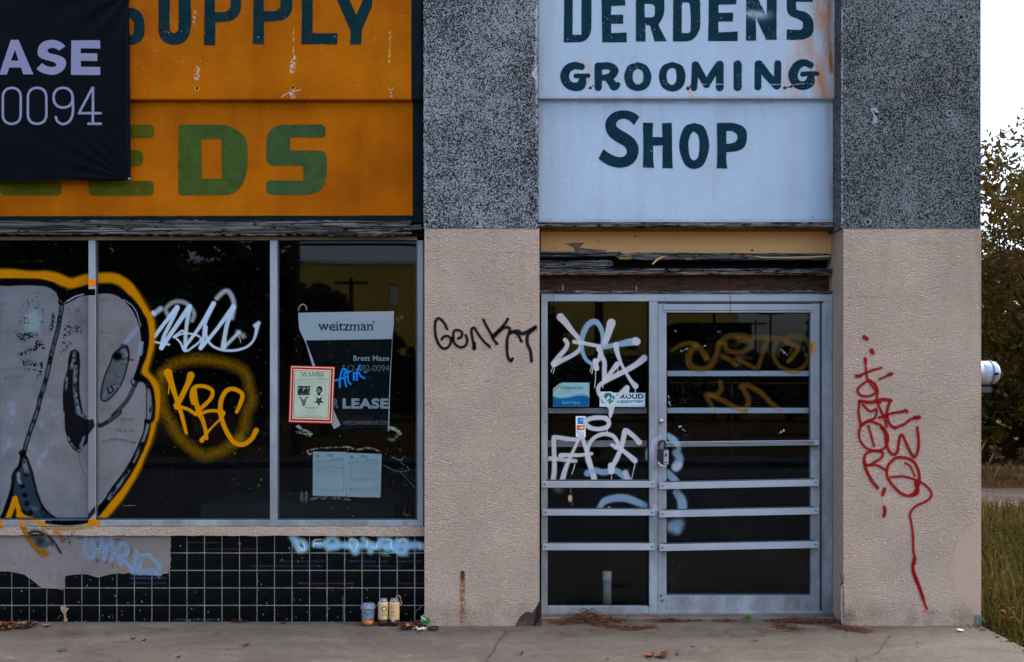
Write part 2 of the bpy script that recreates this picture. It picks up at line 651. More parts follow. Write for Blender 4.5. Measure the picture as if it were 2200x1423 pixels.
class Canvas:
    def __init__(s, x0, y0, x1, y1, step=1.0, wob=0.0):
        s.r = (x0, y0, x1, y1)
        s.st = step
        s.xs = np.arange(x0, x1 + step * .5, step)
        s.ys = np.arange(y0, y1 + step * .5, step)
        s.X, s.Y = np.meshgrid(s.xs, s.ys)
        if wob:
            s.WX = s.X + (fbm(s.X, s.Y, 9, 1) - .5) * wob
            s.WY = s.Y + (fbm(s.X, s.Y, 9, 5) - .5) * wob
        else:
            s.WX, s.WY = s.X, s.Y
        s.rgb = np.zeros(s.X.shape + (3,))
        s.a = np.zeros(s.X.shape)

    def win(s, pts, pad):
        x = [p[0] for p in pts]; y = [p[1] for p in pts]
        i0 = max(0, int((min(x) - pad - s.r[0]) / s.st)); i1 = min(len(s.xs), int((max(x) + pad - s.r[0]) / s.st) + 2)
        j0 = max(0, int((min(y) - pad - s.r[1]) / s.st)); j1 = min(len(s.ys), int((max(y) + pad - s.r[1]) / s.st) + 2)
        return (slice(j0, max(j0, j1)), slice(i0, max(i0, i1)))

    def over(s, w, cov, col):
        cov = np.clip(cov, 0, 1)
        a0 = s.a[w]
        na = cov + a0 * (1 - cov)
        k = np.where(na > 1e-6, cov / np.maximum(na, 1e-6), 0)
        s.rgb[w] = s.rgb[w] * (1 - k[..., None]) + np.array(col) * k[..., None]
        s.a[w] = na

    def erase(s, w, cov):
        s.a[w] = s.a[w] * (1 - np.clip(cov, 0, 1))

    def dist_loop(s, w, pts):
        X, Y = s.WX[w], s.WY[w]
        d = np.full(X.shape, 1e9)
        ins = np.zeros(X.shape, bool)
        n = len(pts)
        for i in range(n):
            ax, ay = pts[i][:2]; bx, by = pts[(i + 1) % n][:2]
            dx, dy = bx - ax, by - ay
            L = dx * dx + dy * dy
            if L < 1e-12: continue
            t = np.clip(((X - ax) * dx + (Y - ay) * dy) / L, 0, 1)
            d = np.minimum(d, (X - ax - t * dx) ** 2 + (Y - ay - t * dy) ** 2)
            if ay != by:
                c = ((ay > Y) != (by > Y)) & (X < dx * (Y - ay) / dy + ax)
                ins ^= c
        return np.sqrt(d), ins

    def poly(s, pts, col, op=1.0, soft=None, holes=(), noise=None):
        soft = soft or s.st * 1.1
        w = s.win(pts, soft + 3)
        if s.X[w].size == 0: return
        d, ins = s.dist_loop(w, pts)
        sd_ = np.where(ins, d, -d)
        for h in holes:
            dh, ih = s.dist_loop(w, h)
            sd_ = np.minimum(sd_, np.where(ih, -dh, dh))
        cov = np.clip(.5 + sd_ / soft, 0, 1)
        cov = cov * cov * (3 - 2 * cov) * op
        if noise is not None:
            cov = cov * noise(s.X[w], s.Y[w])
        s.over(w, cov, col)

    def stroke(s, pts, r, col, soft=1.5, op=1.0, sm=True, noise=None, closed=False):
        """r: radius, or points carry their own radius as third value"""
        P = [tuple(p) if len(p) > 2 else (p[0], p[1], r) for p in pts]
        if closed: P = P + [P[0]]
        if sm: P = smooth(P)
        rm = max(p[2] for p in P)
        w = s.win(P, rm + soft + 4)
        if s.X[w].size == 0: return
        X, Y = s.WX[w], s.WY[w]
        best = np.full(X.shape, -1e9)
        for (ax, ay, ra), (bx, by, rb) in zip(P, P[1:]):
            dx, dy = bx - ax, by - ay
            L = dx * dx + dy * dy
            t = np.clip(((X - ax) * dx + (Y - ay) * dy) / L, 0, 1) if L > 1e-9 else np.zeros_like(X)
            dd = np.hypot(X - ax - t * dx, Y - ay - t * dy)
            best = np.maximum(best, ra + (rb - ra) * t - dd)
        cov = np.clip(.5 + best / soft, 0, 1)
        cov = cov * cov * (3 - 2 * cov) * op
        if noise is not None:
            cov = cov * noise(s.X[w], s.Y[w])
        s.over(w, cov, col)

    def disc(s, x, y, rx, ry, col, soft=1.2, op=1.0, noise=None):
        w = s.win([(x - rx, y - ry), (x + rx, y + ry)], soft + 2)
        if s.X[w].size == 0: return
        q = np.hypot((s.WX[w] - x) / rx, (s.WY[w] - y) / ry)
        cov = np.clip(.5 + (1 - q) * min(rx, ry) / soft, 0, 1) * op
        if noise is not None:
            cov = cov * noise(s.X[w], s.Y[w])
        s.over(w, cov, col)

    def mesh(s, name, mat, parent, depth=0.0, rect=None, fn=None, label=None):
        a = s.a.copy()
        if rect:
            x0, y0, x1, y1 = rect
            m = (s.X >= x0 - 1e-6) & (s.X <= x1 + 1e-6) & (s.Y >= y0 - 1e-6) & (s.Y <= y1 + 1e-6)
        else:
            m = np.ones(s.X.shape, bool)
        H, Wd = s.X.shape
        q = np.maximum(np.maximum(a[:-1, :-1], a[1:, :-1]), np.maximum(a[:-1, 1:], a[1:, 1:])) > .012
        q &= m[:-1, :-1] & m[1:, :-1] & m[:-1, 1:] & m[1:, 1:]
        jj, ii = np.nonzero(q)
        if len(jj) == 0:
            return None
        idx = np.stack([jj * Wd + ii, (jj + 1) * Wd + ii, (jj + 1) * Wd + ii + 1, jj * Wd + ii + 1], 1)
        used, inv = np.unique(idx.ravel(), return_inverse=True)
        x = s.X.ravel()[used]; y = s.Y.ravel()[used]
        if fn is None:
            k = (DIST + depth) / DIST / 340.0
            co = np.stack([(x - 1100) * k, np.full_like(x, depth), EYE - (y - 830) * k], 1)
        else:
            co = np.stack(fn(x, y), 1)
        if parent is not None:
            co = co - np.array(wpos(parent))
        me = D.meshes.new(name)
        nv, nf = len(used), len(jj)
        me.vertices.add(nv)
        me.vertices.foreach_set('co', co.astype(np.float32).ravel())
        me.loops.add(nf * 4)
        me.loops.foreach_set('vertex_index', inv.ravel().astype(np.int32))
        me.polygons.add(nf)
        me.polygons.foreach_set('loop_start', np.arange(0, nf * 4, 4, dtype=np.int32))
        me.polygons.foreach_set('loop_total', np.full(nf, 4, dtype=np.int32))
        me.update(calc_edges=True)
        ca = me.color_attributes.new('Col', 'FLOAT_COLOR', 'POINT')
        c4 = np.concatenate([s.rgb.reshape(-1, 3)[used], a.ravel()[used][:, None]], 1)
        ca.data.foreach_set('color', c4.astype(np.float32).ravel())
        me.materials.append(mat)
        o = base(name, me, parent)
        if label: o['label'] = label
        if name in ('bolt_hole', 'scrape', 'splash_and_reflection', 'tape_scrap', 'dust_speck', 'rust_stain', 'soil_stain', 'hem', 'dried_drip'): o['kind'] = 'stuff'
        return o


def text(name, s, x0, y0, x1, y1, depth, mat, parent, bold=0.0, spacing=1.0):
    """flat lettering scaled to a pixel rectangle"""
    cu = D.curves.new(name, 'FONT')
    cu.body = s
    cu.resolution_u = 4
    cu.offset = bold
    cu.space_character = spacing
    o = D.objects.new(name, cu)
    COL.objects.link(o)
    dg = bpy.context.evaluated_depsgraph_get()
    me = D.meshes.new_from_object(o.evaluated_get(dg))
    D.objects.remove(o)
    D.curves.remove(cu)
    n = len(me.vertices)
    co = np.zeros(n * 3)
    me.vertices.foreach_get('co', co)
    co = co.reshape(-1, 3)
    mn, mx = co.min(0), co.max(0)
    px = x0 + (co[:, 0] - mn[0]) / (mx[0] - mn[0]) * (x1 - x0)
    py = y1 - (co[:, 1] - mn[1]) / (mx[1] - mn[1]) * (y1 - y0)
    k = (DIST + depth) / DIST / 340.0
    out = np.stack([(px - 1100) * k, np.full(n, depth), EYE - (py - 830) * k], 1) - np.array(wpos(parent))
    me.vertices.foreach_set('co', out.astype(np.float32).ravel())
    me.name = name
    me.materials.clear()
    me.materials.append(mat)
    me.update()
    return base(name, me, parent)

# ------------------------------------------------------------------ ground
STREET_Z = -0.14


def grid_sheet(name, x0, x1, y0, y1, nx, ny, zf, mat, parent=None):
    vs_ = [(x0 + (x1 - x0) * i / nx, y0 + (y1 - y0) * j / ny, 0) for j in range(ny + 1) for i in range(nx + 1)]
    vs_ = [(x, y, zf(x, y)) for x, y, z in vs_]
    fs = [(j * (nx + 1) + i, j * (nx + 1) + i + 1, (j + 1) * (nx + 1) + i + 1, (j + 1) * (nx + 1) + i) for j in range(ny) for i in range(nx)]
    return mesh_obj(name, vs_, fs, mat, parent, True)


def m_soil():
    t = NT('dry soil and thatch')
    c = t.mix(t.ramp(t.noise(1.3, 5, .6), .35, .65), A(60, 42, 20), A(52, 44, 18))
    c = t.mix(t.ramp(t.noise(.35, 4), .5, .65), c, A(76, 60, 44))
    c = t.mix(t.ramp(t.noise(30, 4, .7), .5, .7, 0, .7), c, A(48, 38, 22))
    return t.done(t.bsdf(c, .95, t.bump(t.noise(40, 4, .7), .8, .03), spec=.1))


MAT['soil'] = m_soil()
MAT['gravel'] = m_concrete('grey gravel track', A(84, 82, 84, .5), A(104, 101, 100, .5), A(70, 60, 48, .5), .01)
MAT['asphalt'] = m_concrete('worn asphalt', (.045, .045, .047), (.06, .06, .062), (.035, .034, .033), .006)

o = grid_sheet('ground', -220, 220, 9.6, 420, 20, 20, lambda x, y: -0.10, MAT['soil']); tag(o, kind='structure')
o = grid_sheet('ground', 2.975, 60, -2.45, 9.6, 60, 14, lambda x, y: -0.06 - .04 * min(1, max(0, (y + 2.4) / 12)), MAT['soil']); tag(o, kind='structure')
o = grid_sheet('ground', -220, -9.0, -2.45, 9.6, 8, 4, lambda x, y: -0.10, MAT['soil']); tag(o, kind='structure')
o = grid_sheet('road', -220, 220, -13.5, -2.6, 40, 6, lambda x, y: STREET_Z, MAT['asphalt']); tag(o, kind='structure')
o = grid_sheet('ground', -220, 220, -420, -13.5, 20, 20, lambda x, y: -0.13, MAT['soil']); tag(o, kind='structure')
track = grid_sheet('gravel_track', 2.99, 60, 6.9, 9.3, 40, 3, lambda x, y: -0.085, MAT['gravel']); tag(track, kind='structure')

sidewalk = tag(grid_sheet('pavement', -9.0, 2.965, -2.45, .36, 120, 28,
                          lambda x, y: .004 * mnoise.noise(Vector((x * .9, y * .9, 0))) * min(1, max(0, (-y) * 6)), MAT['concrete']), kind='structure')
box('kerb', (-220, -2.6, STREET_Z - .1), (60, -2.45, -.002), MAT['ledge'], sidewalk, .01)
box('pavement_edge', (2.965, -2.45, -.2), (2.974, 0.1, -.004), MAT['ledge'], sidewalk)

MAT['crack'] = simple('dirt filled crack', A(40, 34, 28), .95, .2, 30)


def crack(pts, w=.0035, seed=1):
    rr = random.Random(seed)
    P = []
    for (a, b) in zip(pts, pts[1:]):
        for k in range(7):
            t = k / 7
            P.append((a[0] + (b[0] - a[0]) * t + rr.uniform(-1.6, 1.6), a[1] + (b[1] - a[1]) * t + rr.uniform(-.4, .4)))
    P.append(pts[-1])
    g = [G(*p) for p in P]
    vs_, fs = [], []
    for i, p in enumerate(g):
        ww = w * rr.uniform(.35, 1.2)
        vs_ += [(p.x - ww, p.y, .0065), (p.x + ww, p.y + ww * .3, .0065)]
        if i:
            k = 2 * i
            fs.append((k - 2, k - 1, k + 1, k))
    return mesh_obj('crack', vs_, fs, MAT['crack'], sidewalk)


crack([(1085, 1352), (1087, 1362), (1077, 1373), (1065, 1387), (1062, 1400), (1050, 1412), (1044, 1424)], .004, 2)
crack([(1915, 1366), (1906, 1375), (1897, 1386), (1892, 1398), (1880, 1408), (1850, 1415)], .003, 3)
crack([(1836, 1414), (1843, 1419), (1838, 1425)], .004, 4)
crack([(1850, 1415), (1800, 1414), (1700, 1417), (1600, 1415)], .0012, 5)

# ------------------------------------------------------------------ the shop building
bld = thing('shop_building', 'single storey shop front with beige stucco piers, speckled stone cladding and a black tiled base', 'building', (0, 0, 0))
BX0, BX1, BD, BH = -6.4, W(2108, 0, 0).x, 9.5, 5.2

# masses (butted so that no faces share a plane)
lp = pbox('pier', 912, 491, 1159, 1345, 0, .36, MAT['stucco'], bld); lp['label'] = 'narrow beige stucco pier between the display window and the door'
rp = pbox('pier', 1812, 491, 2108, 1346, 0, .36, MAT['stucco'], bld); rp['label'] = 'wide beige stucco pier at the right end'
fp = pbox('pier', -760, 491, -330, 1346, 0, .36, MAT['stucco'], bld)
topz = BH


def stone(x0, x1, par, m):
    a = W(x0, 491, -.003); b = W(x1, 491, -.003)
    return box('stone_cladding', (a.x, -.003, a.z), (b.x, .355, topz), m, par, .003)


s1 = stone(909.5, 1157, lp, MAT['stone'])
s2 = stone(1806, 2107.5, rp, MAT['stone2'])
stone(-760, -330, fp, MAT['stone'])

# chipped corner at the foot of the narrow pier, with the broken core behind
poly_prism('broken_corner', [(1093, 1345.5)] + mp(CR7, [(1950, 770), (1985, 705), (2030, 668), (2075, 676), (2095, 650), (2128, 590), (2140, 640), (2148, 735), (2150, 770)]) + [(1165, 1345.8)],
           -.004, .003, simple('broken core of the pier', A(62, 52, 48), .95, .45, 22, bump=(40, .9, .01)), lp)
poly_prism('broken_edge', mp(CR7, [(2100, 660), (2128, 600), (2139, 575), (2142, 640), (2138, 700), (2120, 740), (2098, 772), (2082, 770), (2095, 720)]),
           -.007, .003, simple('dark hole in the pier foot', A(22, 16, 16), .95, .3, 30), lp)
# smooth repair patch at the right pier's outer corner
t_ = NT('smooth grey repair render')
c_ = t_.mix(t_.ramp(t_.noise(3, 4), .3, .7), A(122, 118, 116), A(134, 130, 127))
MAT['repair'] = t_.done(t_.bsdf(c_, .85, t_.bump(t_.noise(30, 4), .15, .004), spec=.2))
pp = smooth(mp((1780, 1150, 5.212), [(1700, -620), (1690, -300), (1640, -160), (1560, -60), (1470, 60), (1410, 190), (1385, 330), (1400, 520), (1450, 680), (1560, 800), (1660, 890), (1700, 900)]), 4)
poly_prism('repair_patch', [p for p in pp if p[0] < 2106.5] + [(2106.5, 1322), (2106.5, 1060)], -.0025, .002, MAT['repair'], rp) if False else None
repair_pts = pp
pbox('metal_foot', 2096, 1321, 2109.5, 1344, -.006, .05, simple('dull zinc foot', A(92, 100, 110), .6, .3, 40), rp)

# wall behind signs, side walls, back, roof, ceiling, floor
zt = W(0, 500, .16).z
box('wall', (W(-330, 0, .16).x, .165, zt), (W(912, 0, 0).x - .002, .36, topz - .01), MAT['black'], bld)
box('wall', (W(1160, 0, 0).x, .165, W(0, 487, .16).z), (W(1806, 0, 0).x - .002, .36, topz - .01), MAT['black'], bld)
box('wall', (BX1 - .2, .362, -.1), (BX1, BD, BH - .01), MAT['stucco'], bld)
box('wall', (BX0 - .2, .362, -.1), (BX0, BD, BH - .01), MAT['stucco'], bld)
box('wall', (BX0 - .2, BD, -.1), (BX1, BD + .2, BH - .01), MAT['stucco'], bld)
box('roof', (BX0 - .22, .0, BH), (BX1 + .02, BD + .22, BH + .12), MAT['frame_shade'], bld)
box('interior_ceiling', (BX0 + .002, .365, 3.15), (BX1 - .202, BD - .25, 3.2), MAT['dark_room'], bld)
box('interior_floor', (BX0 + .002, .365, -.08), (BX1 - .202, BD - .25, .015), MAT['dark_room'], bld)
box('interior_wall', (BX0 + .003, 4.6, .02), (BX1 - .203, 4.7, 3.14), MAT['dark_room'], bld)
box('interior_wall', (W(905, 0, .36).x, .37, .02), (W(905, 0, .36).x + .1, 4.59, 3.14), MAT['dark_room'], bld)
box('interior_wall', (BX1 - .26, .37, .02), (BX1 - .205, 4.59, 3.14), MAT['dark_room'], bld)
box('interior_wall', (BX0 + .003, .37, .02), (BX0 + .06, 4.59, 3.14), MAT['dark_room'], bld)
# counters seen through the display window
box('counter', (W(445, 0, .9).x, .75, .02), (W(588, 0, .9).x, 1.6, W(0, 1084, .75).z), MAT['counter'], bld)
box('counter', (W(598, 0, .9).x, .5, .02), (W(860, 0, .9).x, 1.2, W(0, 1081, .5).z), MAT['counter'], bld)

# ---------------- display window
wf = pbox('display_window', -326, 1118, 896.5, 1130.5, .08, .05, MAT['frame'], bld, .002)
wf['label'] = 'three pane aluminium display window with graffiti on the left'
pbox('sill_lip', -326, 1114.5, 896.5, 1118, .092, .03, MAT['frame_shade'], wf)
pbox('head_rail', -326, 507, 896.5, 516, .085, .05, simple('rust stained head rail', A(98, 88, 74), .6, .35, 4), wf, .002, tilt=0)
for x0, x1 in ((-326, -312), (190, 204), (580, 595), (897, 909.5)):
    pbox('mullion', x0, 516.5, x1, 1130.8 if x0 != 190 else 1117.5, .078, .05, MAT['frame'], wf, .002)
for x0, x1 in ((204.3, 208), (595.3, 598.5), (893.5, 896.6)):
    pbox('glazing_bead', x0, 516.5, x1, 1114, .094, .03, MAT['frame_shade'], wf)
for x0, x1 in ((-312, 190), (208.3, 580), (598.8, 893)):
    pbox('pane', x0 - 3, 514, x1 + 3, 1117, .112, .006, MAT['glass'], wf)
for x0_, x1_ in ((-312, 190), (208.3, 580), (598.8, 893)):
    pbox('gasket', x0_, 516.2, x1_, 518, .1, .01, MAT['black'], wf)
    pbox('gasket', x0_, 1112.8, x1_, 1114.3, .1, .01, MAT['black'], wf)
pbox('shadow_joint', 909.8, 500, 912.4, 1133, .03, .2, MAT['black'], wf)

# weathered lintel over the window
lint = plank('lintel_board', -330, 472.5, 884, 503, .03, .10, MAT['wood'], bld, 1.2, 3.0, 3, tilt=-2, n=150)
lint['label'] = 'long weathered grey board over the display window'
plank('splinter', 690, 474, 770, 484, .02, .01, MAT['wood3'], lint, .8, 1.6, 9, tilt=-6)
poly_prism('splinter', [(766, 499), (800, 491), (850, 486), (905, 483), (908, 492), (850, 497), (812, 504), (770, 509)], .022, .03, MAT['wood'], lint)
poly_prism('splinter', [(800, 505), (850, 494), (907, 488), (907, 489.5), (852, 496.5), (805, 507.5)], .018, .003, MAT['wood3'], lint)
pbox('head_gap', -330, 500, 908.5, 507.5, .07, .09, MAT['black'], bld)

# ---------------- stucco ledge and tiled base
led = poly_prism('window_ledge', [(-330, 1131.5)] + jag(-320, 1132, 905, 1131.6, 50, .5, 4) + [(911.6, 1131.5), (911.6, 1152)] + jag(905, 1152, -320, 1150, 70, .9, 5) + [(-330, 1150)],
                 .075, .035, MAT['stucco'], bld)
pbox('shadow_joint', -330, 1129.5, 911, 1132.3, .1, .02, MAT['black'], led)
tb = pbox('tiled_base', -330, 1150, 913.5, 1337.5, .104, .2, MAT['grout'], bld)
tb['label'] = 'base of glossy black square tiles under the display window'
xl = [24.7 + 37.66 * k for k in range(-6, 25)]
yl = [1150.8, 1188.2, 1225.9, 1263.5, 1301.0, 1337.2]
tile_me = {}
rt = random.Random(5)
for j in range(5):
    for i in range(-3, len(xl)):
        x0 = xl[i] if i >= 0 else xl[0] - 37.66 * (-i)
        x1 = x0 + 37.66
        if x0 < -205 or (x0 > 905): continue
        x1 = min(x1, 913)
        hidden = (x1 < 362 and j == 0) or (x1 < 362 and j == 1)
        if hidden: continue
        key = (j, x1 == 913)
        g = 1.0
        a = W(x0 + g, yl[j + 1] - g, .0985); b = W(x1 - g, yl[j] + g, .0985)
        w_, h_ = b.x - a.x, b.z - a.z
        if key not in tile_me:
            bm = bmesh.new()
            bm_box(bm, (0, 0, 0), (w_, .006, h_))
            es = [e for e in bm.edges if all(v.co.y < .001 for v in e.verts)]
            bmesh.ops.bevel(bm, geom=es, offset=.0012, segments=1, affect='EDGES')
            bmesh.ops.recalc_face_normals(bm, faces=bm.faces)
            me = D.meshes.new('tile'); bm.to_mesh(me); bm.free(); me.materials.append(MAT['tile'])
            tile_me[key] = me
        to = base('tile', tile_me[key], tb)
        to.location = a
        to.rotation_euler = (R(rt.uniform(-.7, .7)), 0, R(rt.uniform(-.6, .6)))
# the stucco patch smeared over the missing tiles at the left
pts = [(-330, 1151), (366, 1151.5)] + mp(CR6, [(1440, 135), (1443, 160), (1436, 185), (1444, 210), (1434, 240), (1440, 262), (1436, 290), (1442, 330), (1434, 355), (1438, 390), (1430, 412), (1422, 440),
    (1380, 445), (1340, 462), (1290, 452), (1200, 440), (1120, 432), (1040, 446), (1000, 440), (940, 448), (880, 462), (830, 478), (790, 466), (740, 450), (690, 448), (640, 450), (600, 455), (550, 462),
    (545, 500), (548, 552), (530, 580), (480, 570), (430, 568), (370, 566), (328, 548), (300, 520), (262, 490), (240, 478), (205, 450), (160, 442), (110, 430), (60, 424), (0, 424)]) + [(-60, 1226), (-330, 1230)]
t_ = NT('grey lilac cement render')
c_ = t_.mix(t_.ramp(t_.noise(2.4, 5, .6), .3, .7), A(98, 100, 106), A(112, 112, 118))
c_ = t_.mix(t_.ramp(t_.noise(14, 5, .7), .52, .72, 0, .6), c_, A(84, 80, 80))
c_ = t_.mix(t_.ramp(t_.noise(1.1, 3), .55, .7, 0, .5), c_, A(104, 92, 84))
MAT['render'] = t_.done(t_.bsdf(c_, .88, t_.bump(t_.noise(34, 5, .65), .5, .006), spec=.2))
patch = poly_prism('render_patch', pts, .094, .012, MAT['render'], tb)
chip = poly_prism('tile_chip', mp((0, 1300, 5.238), [(680, 8), (740, 10), (750, 40), (772, 30), (770, 48), (745, 75), (742, 110), (748, 150), (762, 165), (752, 188), (718, 188), (722, 150), (716, 105), (695, 75), (682, 50)]),
                  .0965, .006, simple('bare tan mortar', A(132, 112, 90), .95, .15, 30), tb)

# ---------------- door recess: boards above the door
pbox('transom_backing', 1158, 487, 1800, 632, .33, .02, MAT['black'], bld)
hb = plank('head_board', 1156, 477.3, 1795, 486.5, .10, .1, MAT['wood3'], bld, .4, .7, 11, n=120); hb['label'] = 'thin weathered strip under the white sign'
yb = pbox('mustard_board', 1162, 497.5, 1776.5, 545, .262, .02, MAT['yellow'], bld); yb['label'] = 'faded mustard board above the door'
pbox('top_edge', 1162, 487, 1787, 497.4, .245, .04, MAT['yellow_dark'], yb)
pbox('side_edge', 1776.8, 497.6, 1788, 549, .245, .04, MAT['yellow'], yb)
poly_prism('bare_spot', mp(CRT, [(218, 256), (250, 264), (290, 256), (370, 258), (345, 272), (330, 290), (375, 296), (430, 300), (500, 306), (520, 314), (400, 318), (330, 312), (300, 316), (290, 292), (262, 276)]), .2605, .001,
           simple('bare grey wood under peeled paint', A(88, 78, 76), .9, .3, 20), yb)
for q, (ax, ay, r_) in enumerate(((706, 214, 9), (452, 246, 5), (165, 292, 8), (1495, 308, 9), (1632, 192, 5))):
    cx, cy = CRT[0] + ax / CRT[2], CRT[1] + ay / CRT[2]
    poly_prism('bare_spot', [(cx + r_ / 3.1 * math.cos(a_) * rt.uniform(.6, 1.2), cy + r_ / 3.1 * math.sin(a_) * rt.uniform(.5, 1.1)) for a_ in np.linspace(0, 5.6, 9)], .2605, .001, MAT['wood3'], yb)
b1 = poly_prism('rotten_plank', mp(CRT, [(572, 348), (640, 330), (720, 322)]) + jag(1372, 543, 1783, 545, 50, .5, 7) + [(1786, 548), (1786, 558.5)] + jag(1780, 559.3, 1330, 557.5, 60, .6, 8) + mp(CRT, [(600, 362)]), .235, .04, MAT['wood2'], bld)
b1['label'] = 'rotten grey plank with flakes of mustard paint'
poly_prism('rotten_plank', [(1159, 541)] + jag(1162, 540.5, 1335, 542, 24, .6, 9) + mp(CRT, [(610, 330), (560, 344), (470, 346)]) + jag(1280, 550, 1160, 553, 16, .5, 10), .24, .04, MAT['wood2'], bld)['label'] = 'upper broken plank end at the left of the gap'
poly_prism('rotten_plank', [(1159, 560)] + mp(CRT, [(120, 376), (240, 382), (350, 378), (470, 372), (540, 376), (562, 388), (548, 398), (560, 406), (535, 420), (500, 428)]) + [(1159, 574)], .225, .04, MAT['wood2'], bld)['label'] = 'lower broken plank end at the left of the gap'
poly_prism('loose_splinter', mp(CRT, [(818, 402), (846, 368), (880, 350), (918, 344), (890, 358), (856, 378), (826, 404)]), .222, .003, MAT['yellow'], b1)
poly_prism('loose_splinter', mp(CRT, [(1470, 342), (1520, 348), (1600, 354), (1750, 352), (1900, 348), (2020, 342), (2026, 350), (1900, 358), (1700, 360), (1560, 360)]), .232, .003, MAT['yellow'], b1)
plank('grey_strip', 1159, 577.3, 1788, 590, .21, .05, MAT['wood3'], bld, .4, .6, 13, n=90)['label'] = 'straight grey wood strip with nail holes over the plywood'
pbox('plywood_strip', 1159, 590, 1788, 626, .285, .01, MAT['ply'], bld)
plank('bottom_strip', 1159, 624.2, 1790, 631.5, .212, .05, MAT['wood3'], bld, 1.1, .6, 15, n=90, tilt=-.5)
for nx, ny0 in ((1209, 612), (1367, 615)):
    pbox('nail', nx - .6, ny0, nx + .8, 625, .205, .002, MAT['frame'], bld)

# ---------------- glazed door frame with side light
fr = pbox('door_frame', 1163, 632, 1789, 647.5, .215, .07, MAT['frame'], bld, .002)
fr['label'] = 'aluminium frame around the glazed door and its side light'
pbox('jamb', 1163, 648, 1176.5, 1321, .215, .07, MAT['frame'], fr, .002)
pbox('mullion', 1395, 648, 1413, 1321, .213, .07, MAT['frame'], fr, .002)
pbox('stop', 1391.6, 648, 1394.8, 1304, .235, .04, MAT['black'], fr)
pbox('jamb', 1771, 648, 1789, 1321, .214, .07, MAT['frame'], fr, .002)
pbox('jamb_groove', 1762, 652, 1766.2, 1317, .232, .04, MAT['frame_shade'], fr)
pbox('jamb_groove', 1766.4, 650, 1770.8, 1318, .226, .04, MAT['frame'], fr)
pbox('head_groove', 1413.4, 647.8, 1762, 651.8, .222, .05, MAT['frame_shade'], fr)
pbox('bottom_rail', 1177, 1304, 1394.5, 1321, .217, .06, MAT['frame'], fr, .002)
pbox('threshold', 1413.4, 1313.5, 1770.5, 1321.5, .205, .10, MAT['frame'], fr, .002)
pbox('pane', 1176, 647, 1395, 1305, .25, .006, MAT['glass'], fr)
for x0_, y0_, x1_, y1_ in ((1176.6, 647.6, 1391.5, 648.9), (1176.6, 1302.6, 1391.5, 1303.9), (1176.6, 649, 1177.8, 1302.5)):
    pbox('gasket', x0_, y0_, x1_, y1_, .24, .008, MAT['black'], fr)
pbox('joint_shadow', 1158.6, 628, 1163.2, 1322, .24, .05, MAT['black'], fr)
for y0, y1 in ((877, 888.5), (947, 960.5)):
    pbox('inner_bar', 1177, y0, 1393, y1, .285, .03, simple('dull grey inner bar', A(150, 156, 160), .6, .12, 8), fr, .002)


def bar(y0, y1, x0, x1, par, tilt=0, lip=True):
    b_ = pbox('security_bar', x0, y0, x1, y1, .196, .019, MAT['bar'], par, .0018, tilt)
    for xx, s_ in ((x0 + 6, 0), (x1 - 6, 1)):
        bm = bmesh.new()
        p = W(xx, (y0 + y1) / 2 - tilt * s_, .1945)
        lathe(bm, [(.0001, 0), (.0052, 0), (.0052, .003)], p, 10, 'Y')
        bm_obj('screw', bm, MAT['black'], b_)
    if lip:
        pbox('lip', x0 + 10, y0 - 3, x1 - 10, y0 - .4, .208, .02, MAT['frame_shade'], b_, 0, tilt)
    return b_


for y0, y1 in ((1034, 1048), (1095, 1108), (1168.5, 1182.5)):
    bar(y0, y1, 1163.5 if y0 < 1060 else 1165.5, 1407, fr)

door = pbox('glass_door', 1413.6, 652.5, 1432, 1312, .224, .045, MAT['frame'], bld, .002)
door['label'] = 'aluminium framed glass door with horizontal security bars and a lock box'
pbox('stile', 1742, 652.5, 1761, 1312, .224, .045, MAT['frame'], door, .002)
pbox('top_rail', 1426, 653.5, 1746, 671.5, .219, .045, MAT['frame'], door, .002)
pbox('top_rail_line', 1428, 666.6, 1744, 668, .2175, .003, MAT['frame_shade'], door)
pbox('bottom_rail', 1432.2, 1280, 1741.8, 1312, .226, .04, MAT['frame'], door, .002)
pbox('bead', 1432.2, 1276.6, 1741.8, 1279.8, .236, .03, MAT['frame_shade'], door)
for x0_, y0_, x1_, y1_ in ((1432.1, 671.6, 1741.8, 673), (1432.1, 673.2, 1433.4, 1276), (1740.4, 673.2, 1741.8, 1276)):
    pbox('gasket', x0_, y0_, x1_, y1_, .24, .008, MAT['black'], door)
pbox('door_gap', 1413.5, 1312.2, 1762, 1313.6, .25, .02, MAT['black'], door)
pbox('pane', 1430, 670, 1744, 1282, .25, .006, MAT['glass'], door)
MAT['inner_bar'] = simple('pale inner bar', A(170, 196, 214), .55, .06, 4)
for y0, y1 in ((797, 808.5), (876.5, 888)):
    pbox('inner_bar', 1432.5, y0, 1740, y1, .275, .03, MAT['inner_bar'], door, .002)
for y0, y1 in ((1037.5, 1051.5), (1098, 1112), (1170.5, 1184.5)):
    bar(y0, y1, 1417, 1759, door, 7)
pb = pbox('push_bar', 1426, 950, 1759.5, 960.3, .182, .03, MAT['bar'], door, .0018, 4)
for q in range(3):
    pbox('ridge', 1426, 951.5 + q * 2.9, 1750, 952.6 + q * 2.9, .179, .003, MAT['frame_shade'], pb, 0, 4)
pbox('end_plate', 1742, 958.5, 1759, 961, .19, .02, MAT['frame_shade'], pb)
bm = bmesh.new()
lathe(bm, [(.0001, -.014), (.011, -.014), (.0155, -.006), (.0165, .002)], W(1420, 905, .222), 20, 'Y')
bm_obj('lock_cylinder', bm, simple('brushed steel', A(150, 158, 164), .3, .1, 10, .5, .8), door, True)
pbox('keyhole', 1419.3, 905, 1420.7, 909, .2072, .001, MAT['black'], door)
bm = bmesh.new()
